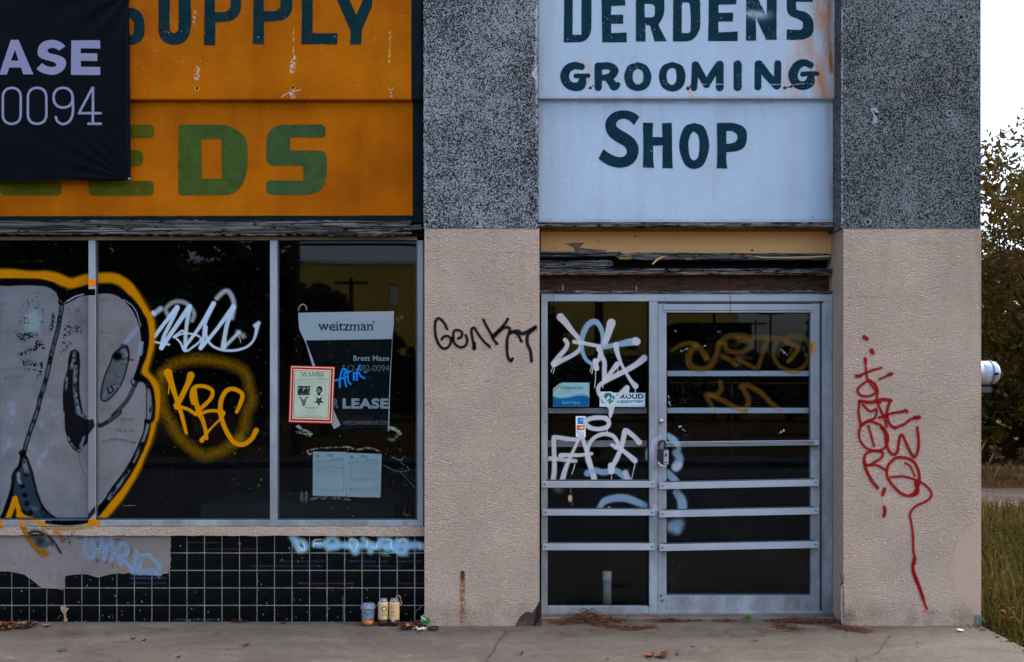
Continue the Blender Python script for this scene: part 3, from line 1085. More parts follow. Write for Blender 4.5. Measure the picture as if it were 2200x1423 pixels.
for x_, y_, r_ in ((1420, 1280, 2.2), (1419, 1291, 1.3), (1424, 1290, 1.6), (1422, 1293, 1.4)):
    lathe(bm, [(.0001, 0), (r_ / 330, 0), (r_ / 330, .002)], W(x_, y_, .2225), 8, 'Y')
bm_obj('screw_hole', bm, MAT['black'], door)
tag(D.objects['screw_hole'], kind='stuff')

# threshold ledge
th = poly_prism('threshold_ledge', [(1160, 1321.5)] + [(1806, 1320.5), (1812, 1330)] + [(1812, 1345), (1160, 1345)], .17, .19, MAT['ledge'], bld)
th2 = box('threshold_step', (W(1160, 0, 0).x + .002, .12, -.02), (W(1811, 0, 0).x, .168, .022), MAT['ledge'], bld, .006)
# metal angle bead bent off the right pier's inner corner
ab = poly_prism('corner_bead', [(1806, 1252), (1811.5, 1250), (1812.2, 1270), (1811.3, 1300), (1812.4, 1340), (1807.5, 1341), (1806, 1300)], -.004, .003, simple('rusty galvanised bead', A(112, 110, 112), .6, .35, 40), rp)
bm = bmesh.new()
for a_, b_, c_ in (((1811, 1256), (1807, 1245), (1805, 1232)), ((1811, 1256), (1812, 1244), (1814, 1236)), ((1810, 1250), (1805, 1258), (1800, 1266))):
    tube(bm, [W(a_[0], a_[1], -.01), W(b_[0], b_[1], -.012), W(c_[0], c_[1], -.018)], .0022, 5)
bm_obj('frayed_mesh', bm, simple('frayed dark teal mesh', A(24, 44, 52), .8), rp)
bm = bmesh.new()
rr = random.Random(12)
prev = None
P_ = []
for k in range(60):
    y_ = 1262 + k * 1.32
    P_.append((1813.2 + rr.uniform(-.9, 1.2), y_))
poly_prism('corner_crack', [(1811.8, 1262)] + P_ + [(1811.8, 1341)], -.0035, .002, MAT['black'], rp)
P_ = [(1788.5 + rr.uniform(.5, 4.0) + (1.5 if 640 < y_ < 760 else 0), y_) for y_ in range(640, 1322, 9)]
poly_prism('frame_gap', [(1788, 640)] + P_ + [(1788, 1322)], .213, .002, MAT['black'], rp)

# stains on the pavement: soil along the wall, spots, runs
def ground_fn(px, py):
    d = (EYE - .0068) * 340.0 * DIST / (py - 830.0)
    return [(px - 1100.0) / 340.0 * d / DIST, d - DIST, np.full_like(px, .0068)]


# ------------------------------------------------------------------ signs
osg = thing('feed_store_sign', 'big orange painted wall sign with dark SUPPLY and green letters above the display window', 'sign', W(440, 470, .03))
JY = 214.5
a_top = W(0, 0, .03)
upper = box('sign_panel', (W(-330, 0, .035).x, .032, W(0, JY, .035).z), (W(884, 0, .035).x, .073, topz - .02), MAT['orange'], osg, .008)
upper['label'] = 'upper orange panel'
lower = box('sign_panel', (W(-330, 0, .06).x, .074, W(0, 465, .07).z), (W(886.5, 0, .06).x, .16, W(0, JY - 4, .06).z), MAT['orange'], osg, .004)
lower['label'] = 'lower orange panel set slightly back'
box('border_strip', (W(884.5, 0, .034).x, .0315, W(0, JY, .034).z), (W(909, 0, .034).x, .073, topz - .02), MAT['green_edge'], osg, .003)
box('border_strip', (W(887, 0, .05).x, .071, W(0, 478, .05).z), (W(909, 0, .05).x, .16, W(0, JY - 4, .05).z), MAT['green_edge'], osg, .003)
poly_prism('border_strip', [(-330, 466)] + jag(-320, 466, 880, 463, 60, .5, 31) + [(886, 462.5), (886, 477)] + jag(880, 476.5, -320, 471.5, 60, .5, 32) + [(-330, 471)], .070, .1, MAT['green_edge'], osg)

wsg = thing('grooming_shop_sign', 'white painted wall sign reading DERDENS GROOMING SHOP over the door', 'sign', W(1475, 477, .12))
wup = box('sign_panel', (W(1156.8, 0, .12).x, .118, W(0, 212.3, .12).z), (W(1796.8, 0, .12).x, .149, topz - .02), MAT['white_sign'], wsg, .005)
wup['label'] = 'upper white panel with rust stains at the right'
wlo = box('sign_panel', (W(1156.8, 0, .14).x, .150, W(0, 476.8, .14).z), (W(1794, 0, .14).x, .166, W(0, 209, .14).z), MAT['white_sign'], wsg, .003)
wlo['label'] = 'lower white panel with the word SHOP'

# ------------------------------------------------------------------ lettering of the signs (painted, so flat; worn with small chips)
def wear(cv, thr=.80, s_=3.2, seed=11, amt=.8):
    n_ = fbm(cv.X, cv.Y, s_, seed) * .7 + fbm(cv.X, cv.Y, 40, seed + 3) * .3
    cv.a *= 1 - amt * np.clip((n_ - thr) / .03, 0, 1)


def shade(cv, amt=.25, s_=18, seed=2):
    n_ = (fbm(cv.X, cv.Y, s_, seed) - .5) * 2 * amt
    n2 = (fbm(cv.X, cv.Y, 3, seed + 4) - .5) * amt
    cv.rgb *= (1 + n_ + n2)[..., None]


DK = A(8, 38, 46)
cv = Canvas(255, -52, 800, 103, .8, .9)
P = lambda pts, holes=(), col=DK, crop=CRL: cv.poly(mp(crop, rnd(pts)), col, holes=[mp(crop, rnd(h)) for h in holes])
# S (its right side shows beyond the banner)
P([(590, 40, 10), (705, 40, 40), (742, 90, 40), (744, 190, 40), (700, 231, 40), (590, 231, 10)], [[(590, 92, 5), (668, 92, 8), (688, 112, 10), (688, 172, 12), (668, 184, 8), (590, 184, 5)]])
P([(813, -120), (872, -120), (872, 150, 0), (880, 168, 8), (908, 168, 10), (916, 150, 0), (918, -120), (976, -120), (984, 120, 5), (974, 190, 40), (930, 231, 40), (860, 231, 40), (814, 190, 40)])
P([(1052, -120), (1200, -120, 40), (1238, -80, 40), (1240, 60, 50), (1200, 108, 50), (1107, 116), (1106, 234), (1047, 232)], [[(1104, -72), (1160, -72, 12), (1184, -50, 10), (1184, 40, 12), (1160, 62, 12), (1104, 62)]])
P([(1303, -120), (1450, -120, 40), (1500, -80, 40), (1503, 60, 50), (1465, 104, 50), (1357, 113), (1356, 229), (1299, 227)], [[(1355, -72), (1410, -72, 12), (1438, -50, 10), (1440, 36, 12), (1415, 57, 12), (1355, 57)]])
P([(1552, -120), (1608, -120), (1606, 170), (1734, 170), (1733, 228), (1548, 228)])
P([(1680, -120), (1742, -120), (1830, 76), (1918, -120), (1978, -120), (1860, 152), (1856, 229), (1799, 229), (1800, 158)])
wear(cv, .74); shade(cv, .35)
cv.mesh('lettering', MAT['paint_sign'], osg, .0305)

GR = A(64, 70, 14)
cv = Canvas(0, 262, 715, 426, .8, .9)
GR2 = A(52, 72, 28)
P([(1, 640, 40), (315, 640, 25), (315, 710, 20), (130, 710), (130, 772), (258, 772, 35), (258, 855, 35), (130, 855), (130, 930), (315, 930, 20), (315, 1005, 25), (5, 1005, 50), (1, 960, 10)], col=GR)
P([(455, 640, 40), (792, 640, 25), (790, 710, 20), (590, 710), (590, 772), (736, 772, 35), (736, 855, 35), (590, 855), (590, 928), (792, 930, 20), (790, 1006, 25), (458, 1006, 50), (453, 960, 10)], col=GR)
P([(916, 652, 10), (930, 640, 8), (1180, 640, 100), (1262, 700, 80), (1273, 760, 40), (1270, 900, 60), (1215, 1002, 90), (935, 1005, 10), (916, 996, 10)], [[(1035, 715), (1137, 715), (1140, 918), (1037, 918)]], GR2)
P([(1368, 640, 90), (1674, 638, 30), (1674, 708, 20), (1492, 706), (1492, 772), (1600, 772, 50), (1678, 775, 75), (1680, 1002, 110), (1368, 1002, 30), (1368, 926, 20), (1558, 928), (1556, 853), (1440, 853, 50), (1368, 850, 80)], col=A(48, 70, 38))
# vertical brush drift between the two greens
k_ = np.clip((cv.X - 300) / 300, 0, 1) * .5 + (fbm(cv.X, cv.Y * .25, 30, 9) - .5) * .5
cv.rgb = cv.rgb * (1 - .35 * k_[..., None]) + np.array(A(40, 72, 50)) * (.35 * k_[..., None])
wear(cv, .78, 3); shade(cv, .28)
cv.mesh('lettering', MAT['paint_sign'], osg, .0725)

# bolt holes, scrapes and runs on the orange panel
cv = Canvas(280, 20, 884, 215, .8, .6)
PALE = A(180, 176, 168)
for x_, y_ in ((423, 190), (629, 189), (840, 189)):
    cv.disc(x_, y_ + 1, 5.5, 4.6, A(190, 140, 70), 2, .8)
    cv.disc(x_, y_, 3.2, 3.2, A(10, 12, 14), 1)
nz = lambda X, Y: np.clip((fbm(X, Y, 3, 4) - .42) * 6, 0, 1)
cv.stroke([(424, 148), (422, 168)], 5, PALE, 5, .7, noise=nz)
cv.stroke([(630, 124), (628, 152)], 5, PALE, 5, .9, noise=nz)
cv.stroke([(627, 198), (629, 208)], 5, PALE, 5, .9, noise=nz)
cv.stroke([(605, 209), (613, 203), (628, 198), (645, 193)], .8, PALE, 1, .8)
cv.stroke([(838, 70), (836, 140)], 2.5, A(200, 170, 90), 3, .6, noise=nz)
cv.stroke([(840, 192), (843, 206)], 4, PALE, 4, .6, noise=nz)
cv.stroke([(631, 60), (630, 120)], 1.6, A(200, 150, 70), 3, .7, noise=nz)
cv.stroke([(418, 20), (417, 52)], 2.4, PALE, 3, .8, noise=nz)
for q in range(26):
    cv.disc(random.uniform(285, 880), random.uniform(25, 210), random.uniform(.6, 1.6), random.uniform(.5, 1.3), A(196, 160, 100), 1, .8)
cv.mesh('scrape', MAT['paint_sign'], osg, .0298)

# ---- white sign
cv = Canvas(1195, -45, 1775, 205, .7, .7)
SD = A(10, 42, 58)
P = lambda pts, holes=(), col=SD, crop=CRS: cv.poly(mp(crop, rnd(pts)), col, holes=[mp(crop, rnd(h)) for h in holes])
T0 = -90
P([(176, T0), (330, T0, 60), (376, T0 + 60, 40), (375, 240, 80), (330, 306, 60), (173, 311)], [[(240, T0 + 60), (302, T0 + 60, 10), (302, 252), (238, 252)]])
P([(447, T0), (628, T0 - 2), (628, -38), (522, -38), (520, 42), (622, 42), (622, 42), (618, 42), (520, 44), (518, 107), (606, 106), (607, 173), (519, 174), (520, 241), (632, 236), (631, 309), (453, 310), (449, 160)])
P([(447, -10), (620, -6), (622, 40), (518, 44), (500, 60)])
P([(697, T0), (860, T0, 60), (906, -20, 50), (906, 110, 60), (862, 182, 10), (922, 300), (834, 303), (800, 184), (768, 184), (769, 303), (698, 303)], [[(760, 30, 8), (820, 30, 12), (836, 48, 8), (835, 110, 10), (820, 126, 8), (763, 126)]])
P([(969, T0), (1120, T0, 60), (1166, -20, 50), (1168, 220, 80), (1110, 302, 60), (967, 303)], [[(1033, 18, 18), (1090, 18, 18), (1096, 130, 0), (1096, 228, 16), (1080, 241, 8), (1031, 240)]])
P([(1228, T0), (1430, T0), (1430, -10), (1428, 32), (1300, 36), (1299, 93), (1406, 92), (1405, 158), (1298, 158), (1300, 236), (1440, 228), (1438, 300), (1222, 300), (1226, 160)])
P([(1500, T0), (1558, T0), (1592, 2), (1648, 112), (1652, T0), (1722, T0), (1722, 290), (1645, 291), (1570, 128), (1574, 297), (1498, 297)])
P([(1795, -60, 60), (1985, -60, 10), (1985, 14), (1862, 14, 10), (1866, 72, 12), (1940, 86, 40), (1990, 140, 40), (1990, 250, 60), (1930, 290, 60), (1794, 292), (1795, 214), (1900, 218, 10), (1912, 200, 5), (1912, 160, 12), (1880, 140, 20), (1800, 110, 50), (1794, 40, 20)])
# GROOMING
S = lambda pts, r, crop=CRS, sm=True: cv.stroke(mp(crop, pts), r / crop[2], SD, 1.2, 1, sm)
def SS(pts, sm=True):
    cv.stroke([(CRS[0] + p[0] / CRS[2], CRS[1] + p[1] / CRS[2], p[2] / CRS[2]) for p in pts], 1, SD, 1.2, 1, sm)
SS([(304, 486, 24), (250, 478, 28), (200, 503, 31), (180, 556, 33), (200, 608, 31), (248, 632, 31), (296, 622, 34), (310, 585, 28), (314, 560, 22)])
SS([(262, 553, 18), (300, 552, 17), (350, 550, 17)])
SS([(424, 482, 28), (424, 560, 28), (424, 636, 27)])
SS([(440, 482, 27), (500, 480, 27), (543, 510, 30), (515, 556, 28), (455, 566, 22)])
SS([(490, 566, 26), (520, 600, 28), (540, 630, 30), (566, 616, 20)])
cv.poly(mp(CRS, smooth([(712, 451), (780, 480), (812, 556), (785, 635), (715, 663), (640, 635), (613, 556), (640, 480), (712, 451)])), SD, holes=[mp(CRS, smooth([(714, 498), (745, 520), (752, 556), (745, 595), (714, 614), (683, 595), (675, 556), (683, 520), (714, 498)]))])
cv.poly(mp(CRS, smooth([(962, 449), (1035, 480), (1060, 556), (1035, 635), (965, 667), (890, 635), (865, 556), (890, 480), (962, 449)])), SD, holes=[mp(CRS, smooth([(960, 494), (985, 505), (993, 556), (985, 600), (960, 618), (932, 600), (922, 556), (932, 510), (960, 494)]))])
SS([(1120, 640, 24), (1126, 560, 25), (1128, 470, 24)])
SS([(1135, 474, 26), (1170, 540, 27), (1210, 615, 26)], False)
SS([(1300, 470, 26), (1255, 540, 27), (1212, 615, 26)], False)
SS([(1308, 470, 29), (1308, 560, 29), (1308, 636, 29)])
SS([(1438, 470, 31), (1438, 560, 30), (1438, 632, 31)])
SS([(1588, 466, 27), (1586, 560, 26), (1585, 632, 26)])
SS([(1596, 466, 27), (1650, 545, 30), (1722, 622, 30)], False)
SS([(1730, 464, 26), (1728, 560, 27), (1726, 622, 28)])
SS([(1968, 474, 24), (1920, 456, 26), (1870, 480, 32), (1840, 545, 35), (1862, 605, 32), (1915, 624, 32), (1962, 600, 34), (1970, 560, 26)])
SS([(1912, 540, 20), (1960, 534, 16), (2016, 536, 17)])
# cracks and pits through the letters
k_ = np.ones_like(cv.a)
cv.a *= 1 - .8 * ((np.abs(cv.Y - (181 + (fbm(cv.X, cv.Y * 0, 20, 3) - .5) * 4)) < .8) & (cv.X > 1500) & (fbm(cv.X, cv.Y * 0, 12, 8) > .5))
wear(cv, .73, 2.6, 15)
n_ = np.exp(-(((cv.X - 1630) / 20) ** 2 + ((cv.Y - 32) / 8) ** 2)) + .8 * np.exp(-(((cv.X - 1611) / 9) ** 2 + ((cv.Y - 27) / 5) ** 2))
cv.a *= 1 - .75 * np.clip(n_ * (.4 + 1.2 * fbm(cv.X, cv.Y, 4, 2)), 0, 1)
shade(cv, .3)
cv.mesh('lettering', MAT['paint_sign'], wsg, .1168)

cv = Canvas(1280, 230, 1612, 368, .7, .7)
P = lambda pts, holes=(), col=SD, crop=CRH: cv.poly(mp(crop, rnd(pts)), col, holes=[mp(crop, rnd(h)) for h in holes])
P([(725, 142), (700, 118, 10), (660, 98, 30), (610, 90, 40), (550, 98, 40), (500, 130, 40), (474, 180, 30), (474, 230, 30), (500, 280, 40), (560, 325, 40), (615, 352, 30), (635, 385, 20), (628, 415, 20), (600, 432, 20), (560, 430, 30), (510, 410, 30), (462, 373), (425, 443), (470, 478, 30), (530, 505, 40), (590, 512, 40), (650, 500, 40), (700, 460, 40), (719, 400, 30), (718, 350, 30), (690, 300, 40), (640, 262, 40), (580, 230, 40), (553, 205, 15), (556, 178, 15), (580, 158, 20), (610, 152, 20), (650, 165, 20), (684, 199)])
P([(748, 180), (824, 183), (819, 285), (890, 286), (888, 184), (960, 182), (962, 400), (967, 515), (890, 513), (892, 347), (824, 350), (824, 440), (831, 512), (749, 508), (752, 350)])
cv.poly(mp(CRH, smooth([(1122, 182), (1195, 215), (1232, 345), (1195, 480), (1122, 519), (1050, 480), (1012, 345), (1050, 215), (1122, 182)])), SD, holes=[mp(CRH, smooth([(1118, 245), (1150, 275), (1160, 345), (1150, 430), (1120, 455), (1092, 430), (1080, 345), (1092, 275), (1118, 245)]))])
P([(1286, 184), (1420, 180, 60), (1500, 220, 50), (1510, 290, 50), (1490, 370, 60), (1420, 394, 40), (1358, 397), (1356, 450), (1363, 516), (1285, 514), (1290, 400)], [[(1356, 242), (1400, 242, 20), (1438, 268, 25), (1436, 310, 25), (1400, 332, 20), (1356, 334)]])
wear(cv, .77, 2.6, 17); shade(cv, .35)
cv.mesh('lettering', MAT['paint_sign'], wsg, .1485)

# rust and soil on the white panels
cv = Canvas(1157, -40, 1796, 212, 1.6)
RU = A(130, 92, 54)
nz = lambda X, Y: np.clip(.25 + (fbm(X, Y * .22, 14, 6) - .3) * 1.5 + (fbm(X, Y, 4, 3) - .5) * .3, 0, 1)
cv.stroke([(1783, -40), (1781, 30), (1778, 70), (1782, 110), (1786, 150)], 6, A(120, 74, 26), 16, 1, noise=lambda X, Y: nz(X, Y) * 1.5)
cv.stroke([(1740, -40), (1744, 10), (1770, 40), (1776, 120)], 4, A(140, 100, 62), 18, .8, noise=nz)
cv.stroke([(1792, -40), (1792, 210)], 3, A(150, 110, 70), 10, .8, noise=nz)
cv.stroke([(1762, -40), (1758, 60), (1755, 120), (1770, 205)], 20, A(150, 116, 84), 34, .95, noise=nz)
cv.stroke([(1725, 90), (1712, 130), (1700, 180), (1708, 208)], 16, A(154, 124, 98), 28, .8, noise=nz)
cv.stroke([(1690, 30), (1690, 120), (1686, 200)], 8, A(150, 132, 120), 22, .35, noise=nz)
cv.stroke([(1250, 138), (1268, 150), (1262, 172)], 8, A(156, 122, 100), 16, .9, noise=nz)
cv.stroke([(1478, 188), (1480, 208)], 8, A(164, 134, 110), 14, .7, noise=nz)
cv.stroke([(1157, 20), (1159, 210)], 5, A(132, 116, 106), 16, .7, noise=nz)
cv.stroke([(1160, 209), (1500, 210), (1794, 209)], 2, A(112, 104, 96), 8, .6, noise=nz)
cv.stroke([(1560, -30), (1552, 100), (1558, 200)], 6, A(132, 140, 150), 26, .35, noise=nz)
cv.stroke([(1340, -30), (1345, 60), (1338, 130)], 5, A(132, 140, 150), 22, .3, noise=nz)
cv.stroke([(1600, 0), (1580, 60), (1590, 120)], 20, A(140, 140, 150), 40, .3, noise=nz)
cv.mesh('rust_stain', MAT['paint_sign'], wsg, .1174)
cv = Canvas(1157, 218, 1793, 476, 1.8)
cv.stroke([(1157, 219), (1500, 221), (1793, 219)], 2, A(96, 84, 70), 7, .75, noise=nz)
cv.stroke([(1700, 240), (1698, 330), (1712, 420)], 9, A(134, 128, 126), 28, .35, noise=nz)
cv.stroke([(1780, 230), (1784, 340), (1788, 470)], 6, A(130, 112, 96), 16, .6, noise=nz)
cv.stroke([(1160, 225), (1158, 400), (1159, 474)], 5, A(118, 112, 112), 18, .7, noise=nz)
cv.stroke([(1160, 473), (1500, 474), (1790, 473)], 2, A(104, 100, 98), 8, .6, noise=nz)
for x_ in (1220, 1300, 1420, 1640, 1735):
    cv.stroke([(x_, 222), (x_ + 3, 260), (x_ + 1, 330)], 5, A(126, 136, 148), 22, .35, noise=nz)
cv.disc(1745.5, 467, 1.6, 1.6, A(14, 16, 20), 1)
cv.mesh('rust_stain', MAT['paint_sign'], wsg, .1492)
cv = Canvas(1240, 160, 1720, 205, .6, .4)
for x_, y_, r_ in ((1268.5, 189, 3.6), (1274, 184, 2), (1478, 190, 4.2), (1483, 186, 2.4), (1686, 189, 3.8), (1700, 186, 3.4)):
    cv.disc(x_, y_, r_, r_ * .9, A(44, 26, 22), 1.4)
cv.stroke([(1686, 189), (1700, 186)], 1.3, A(60, 34, 26), 1.2)
cv.mesh('bolt_hole', MAT['paint_sign'], wsg, .1162)

# bolt holes and scars in the speckled stone
cv = Canvas(912, 10, 1156, 490, .8, .6)
HO = A(10, 10, 12)
for x_, y_ in ((958, 28), (1110, 28), (962, 158.5), (1106, 156), (1069, 245), (1026, 480), (983, 105)):
    cv.disc(x_, y_, 5.5, 5.5, A(120, 104, 110), 3, .35)
    cv.disc(x_, y_, 3.0, 3.0, HO, 1.2)
RD = A(92, 44, 44)
nz2 = lambda X, Y: np.clip((fbm(X, Y, 3, 6) - .35) * 4, 0, 1)
cv.stroke([(914, 197), (935, 197), (950, 196)], 2.2, RD, 3, .95, noise=nz2)
cv.stroke([(1040, 198), (1058, 197)], 2.2, RD, 3, .9, noise=nz2)
cv.stroke([(1145, 197), (1155, 197)], 2.8, RD, 3, .9, noise=nz2)
cv.poly([(1155, 140), (1149, 148), (1141, 158), (1146, 166), (1155, 172)], A(150, 156, 176), 1, 2)
cv.poly([(1156, 150), (1150, 155), (1149, 162), (1156, 168)], A(96, 78, 80), 1, 2)
cv.stroke([(1056, 428), (1054, 445), (1058, 458)], 2.2, A(140, 104, 50), 2, .9, noise=nz2)
cv.stroke([(1152, 10), (1153, 80), (1150, 120), (1154, 200), (1153, 300)], 3, A(150, 158, 176), 7, .8, noise=lambda X, Y: np.clip((fbm(X, Y, 5, 6) - .35) * 4, 0, 1))
cv.stroke([(914, 60), (913, 300), (914, 420)], 2.2, A(150, 158, 176), 5, .6, noise=lambda X, Y: np.clip((fbm(X, Y, 5, 8) - .4) * 4, 0, 1))
cv.mesh('bolt_hole', MAT['paint_sign'], lp, -.0045)
cv = Canvas(1808, 20, 2106, 490, .8, .6)
cs = (1780, 0, 2.845)
for x_, y_, r_ in ((410, 105, 11), (812, 105, 12), (150, 435, 8), (466, 424, 8), (787, 420, 8), (740, 692, 11), (241, 1356, 12), (743, 1356, 9), (148, 112, 9)):
    cv.disc(cs[0] + x_ / cs[2], y_ / cs[2], r_ / 1.6, r_ / 1.6, A(132, 150, 168), 3, .45 if y_ > 500 else .15)
    cv.disc(cs[0] + x_ / cs[2], y_ / cs[2], r_ / 3.4, r_ / 3.0, HO, 1.2)
cv.stroke(mp(cs, [(420, 555), (480, 553), (550, 550)]), 2.2, RD, 3, .9, noise=nz2)
cv.stroke(mp(cs, [(650, 554), (700, 553), (745, 557)]), 2.2, RD, 3, .8, noise=nz2)
cv.poly(mp(cs, [(255, 662), (290, 658), (312, 685), (296, 712), (300, 755), (266, 756), (276, 712)]), A(118, 134, 150), 1, 2)
cv.poly(mp(cs, [(268, 672), (292, 690), (318, 694), (290, 712)]), HO, 1, 2)
cv.stroke(mp(cs, [(718, 400), (722, 450)]), 2, A(130, 84, 50), 3, .8, noise=nz2)
cv.disc(*mp(cs, [(785, 745)])[0], 24, 14, A(120, 138, 152), 16, .4, noise=nz2)
cv.stroke([(1809, 20), (1809, 300), (1809, 488)], 1.6, A(140, 158, 176), 3, .7, noise=nz2)
cv.mesh('bolt_hole', MAT['paint_sign'], rp, -.0045)

# rust run at the foot of the narrow pier
cv = Canvas(975, 1220, 1020, 1345, .7, 1.0)
cv.stroke(mp(CR7, [(1560, 380), (1560, 420)]), 4.2, A(84, 20, 4), 3, 1)
cv.stroke(mp(CR7, [(1560, 400), (1560, 480), (1556, 560), (1566, 620), (1560, 760)]), 5.5, A(132, 74, 30), 6, .9, noise=lambda X, Y: np.clip((fbm(X, Y, 3, 6) - .30 - (Y - 1230) / 1000) * 4, 0, 1))
cv.stroke(mp(CR7, [(1545, 520), (1550, 600), (1548, 740)]), 3, A(130, 92, 60), 5, .5, noise=lambda X, Y: np.clip((fbm(X, Y, 3, 9) - .4) * 4, 0, 1))
cv.mesh('rust_stain', MAT['paint_wall'], lp, -.002)
# faint soil and blotches low on both piers
cv = Canvas(912, 492, 2108, 1345, 3)
for xx in range(920, 1160, 22):
    cv.disc(xx, 1316, 22, random.uniform(8, 26), A(112, 98, 90), 26, .16, noise=nz)
for xx in range(1820, 2100, 24):
    cv.disc(xx, 1320, 22, random.uniform(8, 24), A(108, 96, 86), 24, .18, noise=nz)
cv.disc(2068, 1318, 16, 26, A(116, 92, 60), 22, .6, noise=nz)
cv.disc(1826, 1326, 12, 16, A(96, 72, 60), 14, .6, noise=nz)
cv.stroke([(2106, 520), (2106, 1300)], 1.5, A(150, 90, 60), 4, .55, noise=nz2)
cv.stroke([(2100, 500), (2104, 560)], 8, A(120, 96, 90), 16, .4, noise=nz)
for q in range(150):
    x_ = random.choice((random.uniform(915, 1156), random.uniform(1815, 2104)))
    cv.disc(x_, random.uniform(496, 1335), random.uniform(1.5, 4), random.uniform(.8, 1.8), A(96, 84, 78), 2.4, random.uniform(.15, .6))
for pts in ([(915, 538), (980, 541), (1040, 546), (1100, 543), (1155, 548)], [(920, 996), (960, 1001), (1010, 993)], [(1950, 520), (2000, 523), (2060, 519)], [(1816, 640), (1850, 636), (1900, 642)], [(1830, 940), (1850, 925), (1862, 930)], [(1140, 640), (1142, 676), (1138, 690)], [(2020, 900), (2060, 905), (2104, 898)]):
    cv.stroke(pts, .9, A(92, 80, 74), 3, .5, noise=nz)
for x_, y0, y1, w_ in ((940, 492, 600, 8), (1060, 492, 560, 12), (1120, 492, 640, 7), (1900, 492, 580, 10), (2040, 492, 620, 14), (1990, 492, 540, 6), (2080, 492, 760, 8)):
    cv.stroke([(x_, y0), (x_ + 2, (y0 + y1) / 2), (x_, y1)], w_ * .5, A(140, 126, 118), w_ + 14, .16, noise=nz)
for q in range(14):
    x_ = random.choice((random.uniform(925, 1146), random.uniform(1825, 2090)))
    cv.disc(x_, random.uniform(520, 1280), random.uniform(20, 60), random.uniform(14, 40), random.choice((A(158, 154, 158), A(170, 150, 136), A(134, 124, 120))), 34, random.uniform(.1, .2), noise=nz)
cv.mesh('soil_stain', MAT['paint_wall'], lp, -.0012, rect=(912, 492, 1159, 1345))
cv.mesh('soil_stain', MAT['paint_wall'], rp, -.0016, rect=(1812, 492, 2107.5, 1345))

cv = Canvas(2030, 1020, 2108, 1330, 1.6)
cv.poly([p for p in repair_pts if p[0] < 2112] + [(2112, 1322), (2112, 1040)], A(152, 140, 133), .82, 16, noise=lambda X, Y: .86 + .28 * fbm(X, Y, 26, 3))
cv.mesh('repair_patch', MAT['flat'], rp, -.0022, rect=(2030, 1020, 2107.5, 1330))
cv = Canvas(-30, 1347, 2100, 1423, 2.0)
rg_ = random.Random(77)
SO = A(84, 72, 60, .45); DKS = A(50, 46, 44, .45); LTS = A(140, 138, 134, .5)
nzs = lambda X, Y: np.clip((fbm(X, Y * 3, 16, 12) - .32) * 2.4, 0, 1)
for q in range(70):
    x_ = rg_.uniform(-20, 2080)
    cv.disc(x_, 1349 + rg_.random() ** 2 * 16, rg_.uniform(14, 60), rg_.uniform(2, 7), SO, 7, rg_.uniform(.2, .55), noise=nzs)
for q in range(34):
    cv.disc(rg_.uniform(0, 2080), rg_.uniform(1355, 1420), rg_.uniform(30, 110), rg_.uniform(3, 12), rg_.choice((SO, DKS, LTS, LTS)), 10, rg_.uniform(.12, .3), noise=nzs)
for q in range(46):
    cv.disc(rg_.uniform(0, 2080), rg_.uniform(1352, 1421), rg_.uniform(1.5, 5), rg_.uniform(.9, 1.8), rg_.choice((DKS, DKS, LTS)), 1.6, rg_.uniform(.4, .9))
cv.disc(1880, 1357, 22, 2.2, A(150, 116, 60, .6), 3, .6, noise=nzs); cv.disc(925, 1362, 50, 5, DKS, 8, .35, noise=nzs)
cv.mesh('soil_stain', MAT['flat'], sidewalk, fn=ground_fn)
# ------------------------------------------------------------------ graffiti
# black scrawl on the narrow pier
cv = Canvas(925, 670, 1158, 790, .7, .8)
BK = A(8, 14, 18)
def GS(pts, r=3.9, soft=1.8):
    cv.stroke(mp(CRG, pts), r, BK, soft, .98)
GS([(330, 365), (300, 300), (235, 240), (195, 280), (190, 380), (205, 480), (250, 570), (305, 598), (360, 560), (378, 490), (340, 450), (290, 460), (268, 488)], 3.3)
GS([(400, 500), (410, 400), (460, 380), (505, 405), (500, 455), (460, 480)], 3.2)
GS([(400, 470), (420, 540), (490, 582), (550, 560), (568, 500), (550, 440)], 3.2)
GS([(655, 590), (645, 540), (630, 480), (618, 380), (650, 355), (700, 430), (760, 510), (830, 572)], 3.2)
GS([(650, 595), (650, 540)], 4.6)
GS([(757, 258), (800, 340), (850, 430), (885, 500), (920, 540)], 3.3)
GS([(1045, 250), (1000, 320), (930, 390), (870, 450)], 3.5)
GS([(870, 470), (940, 400), (1000, 355), (1055, 350), (1070, 390), (1040, 480), (1035, 600), (1048, 700), (1080, 742), (1100, 715)], 3.6)
GS([(1080, 410), (1150, 390), (1210, 420), (1270, 400), (1370, 345)], 4.2)
GS([(1120, 400), (1170, 440), (1205, 515)], 3.2)
GS([(1370, 350), (1310, 400), (1275, 450), (1275, 540), (1310, 620), (1325, 740)], 3.8)
for q in range(60):
    cx, cy = CRG[0] + (1040 + random.uniform(0, 120)) / CRG[2], CRG[1] + (480 + random.uniform(0, 200)) / CRG[2]
    cv.disc(cx, cy, .6, .6, BK, .8, .5 if random.random() < .5 else .0)
for x_, y_, L_ in ((900, 545, 20), (1085, 745, 14), (1325, 745, 24), (1380, 360, 40), (1350, 372, 34), (1140, 450, 22), (655, 598, 12), (840, 580, 20)):
    cv.stroke(mp(CRG, [(x_, y_), (x_ + 1, y_ + L_)]), .9, BK, .9, .9, False)
cv.mesh('graffiti', MAT['paint_wall'], lp, -.0022, label='black scrawled tag')

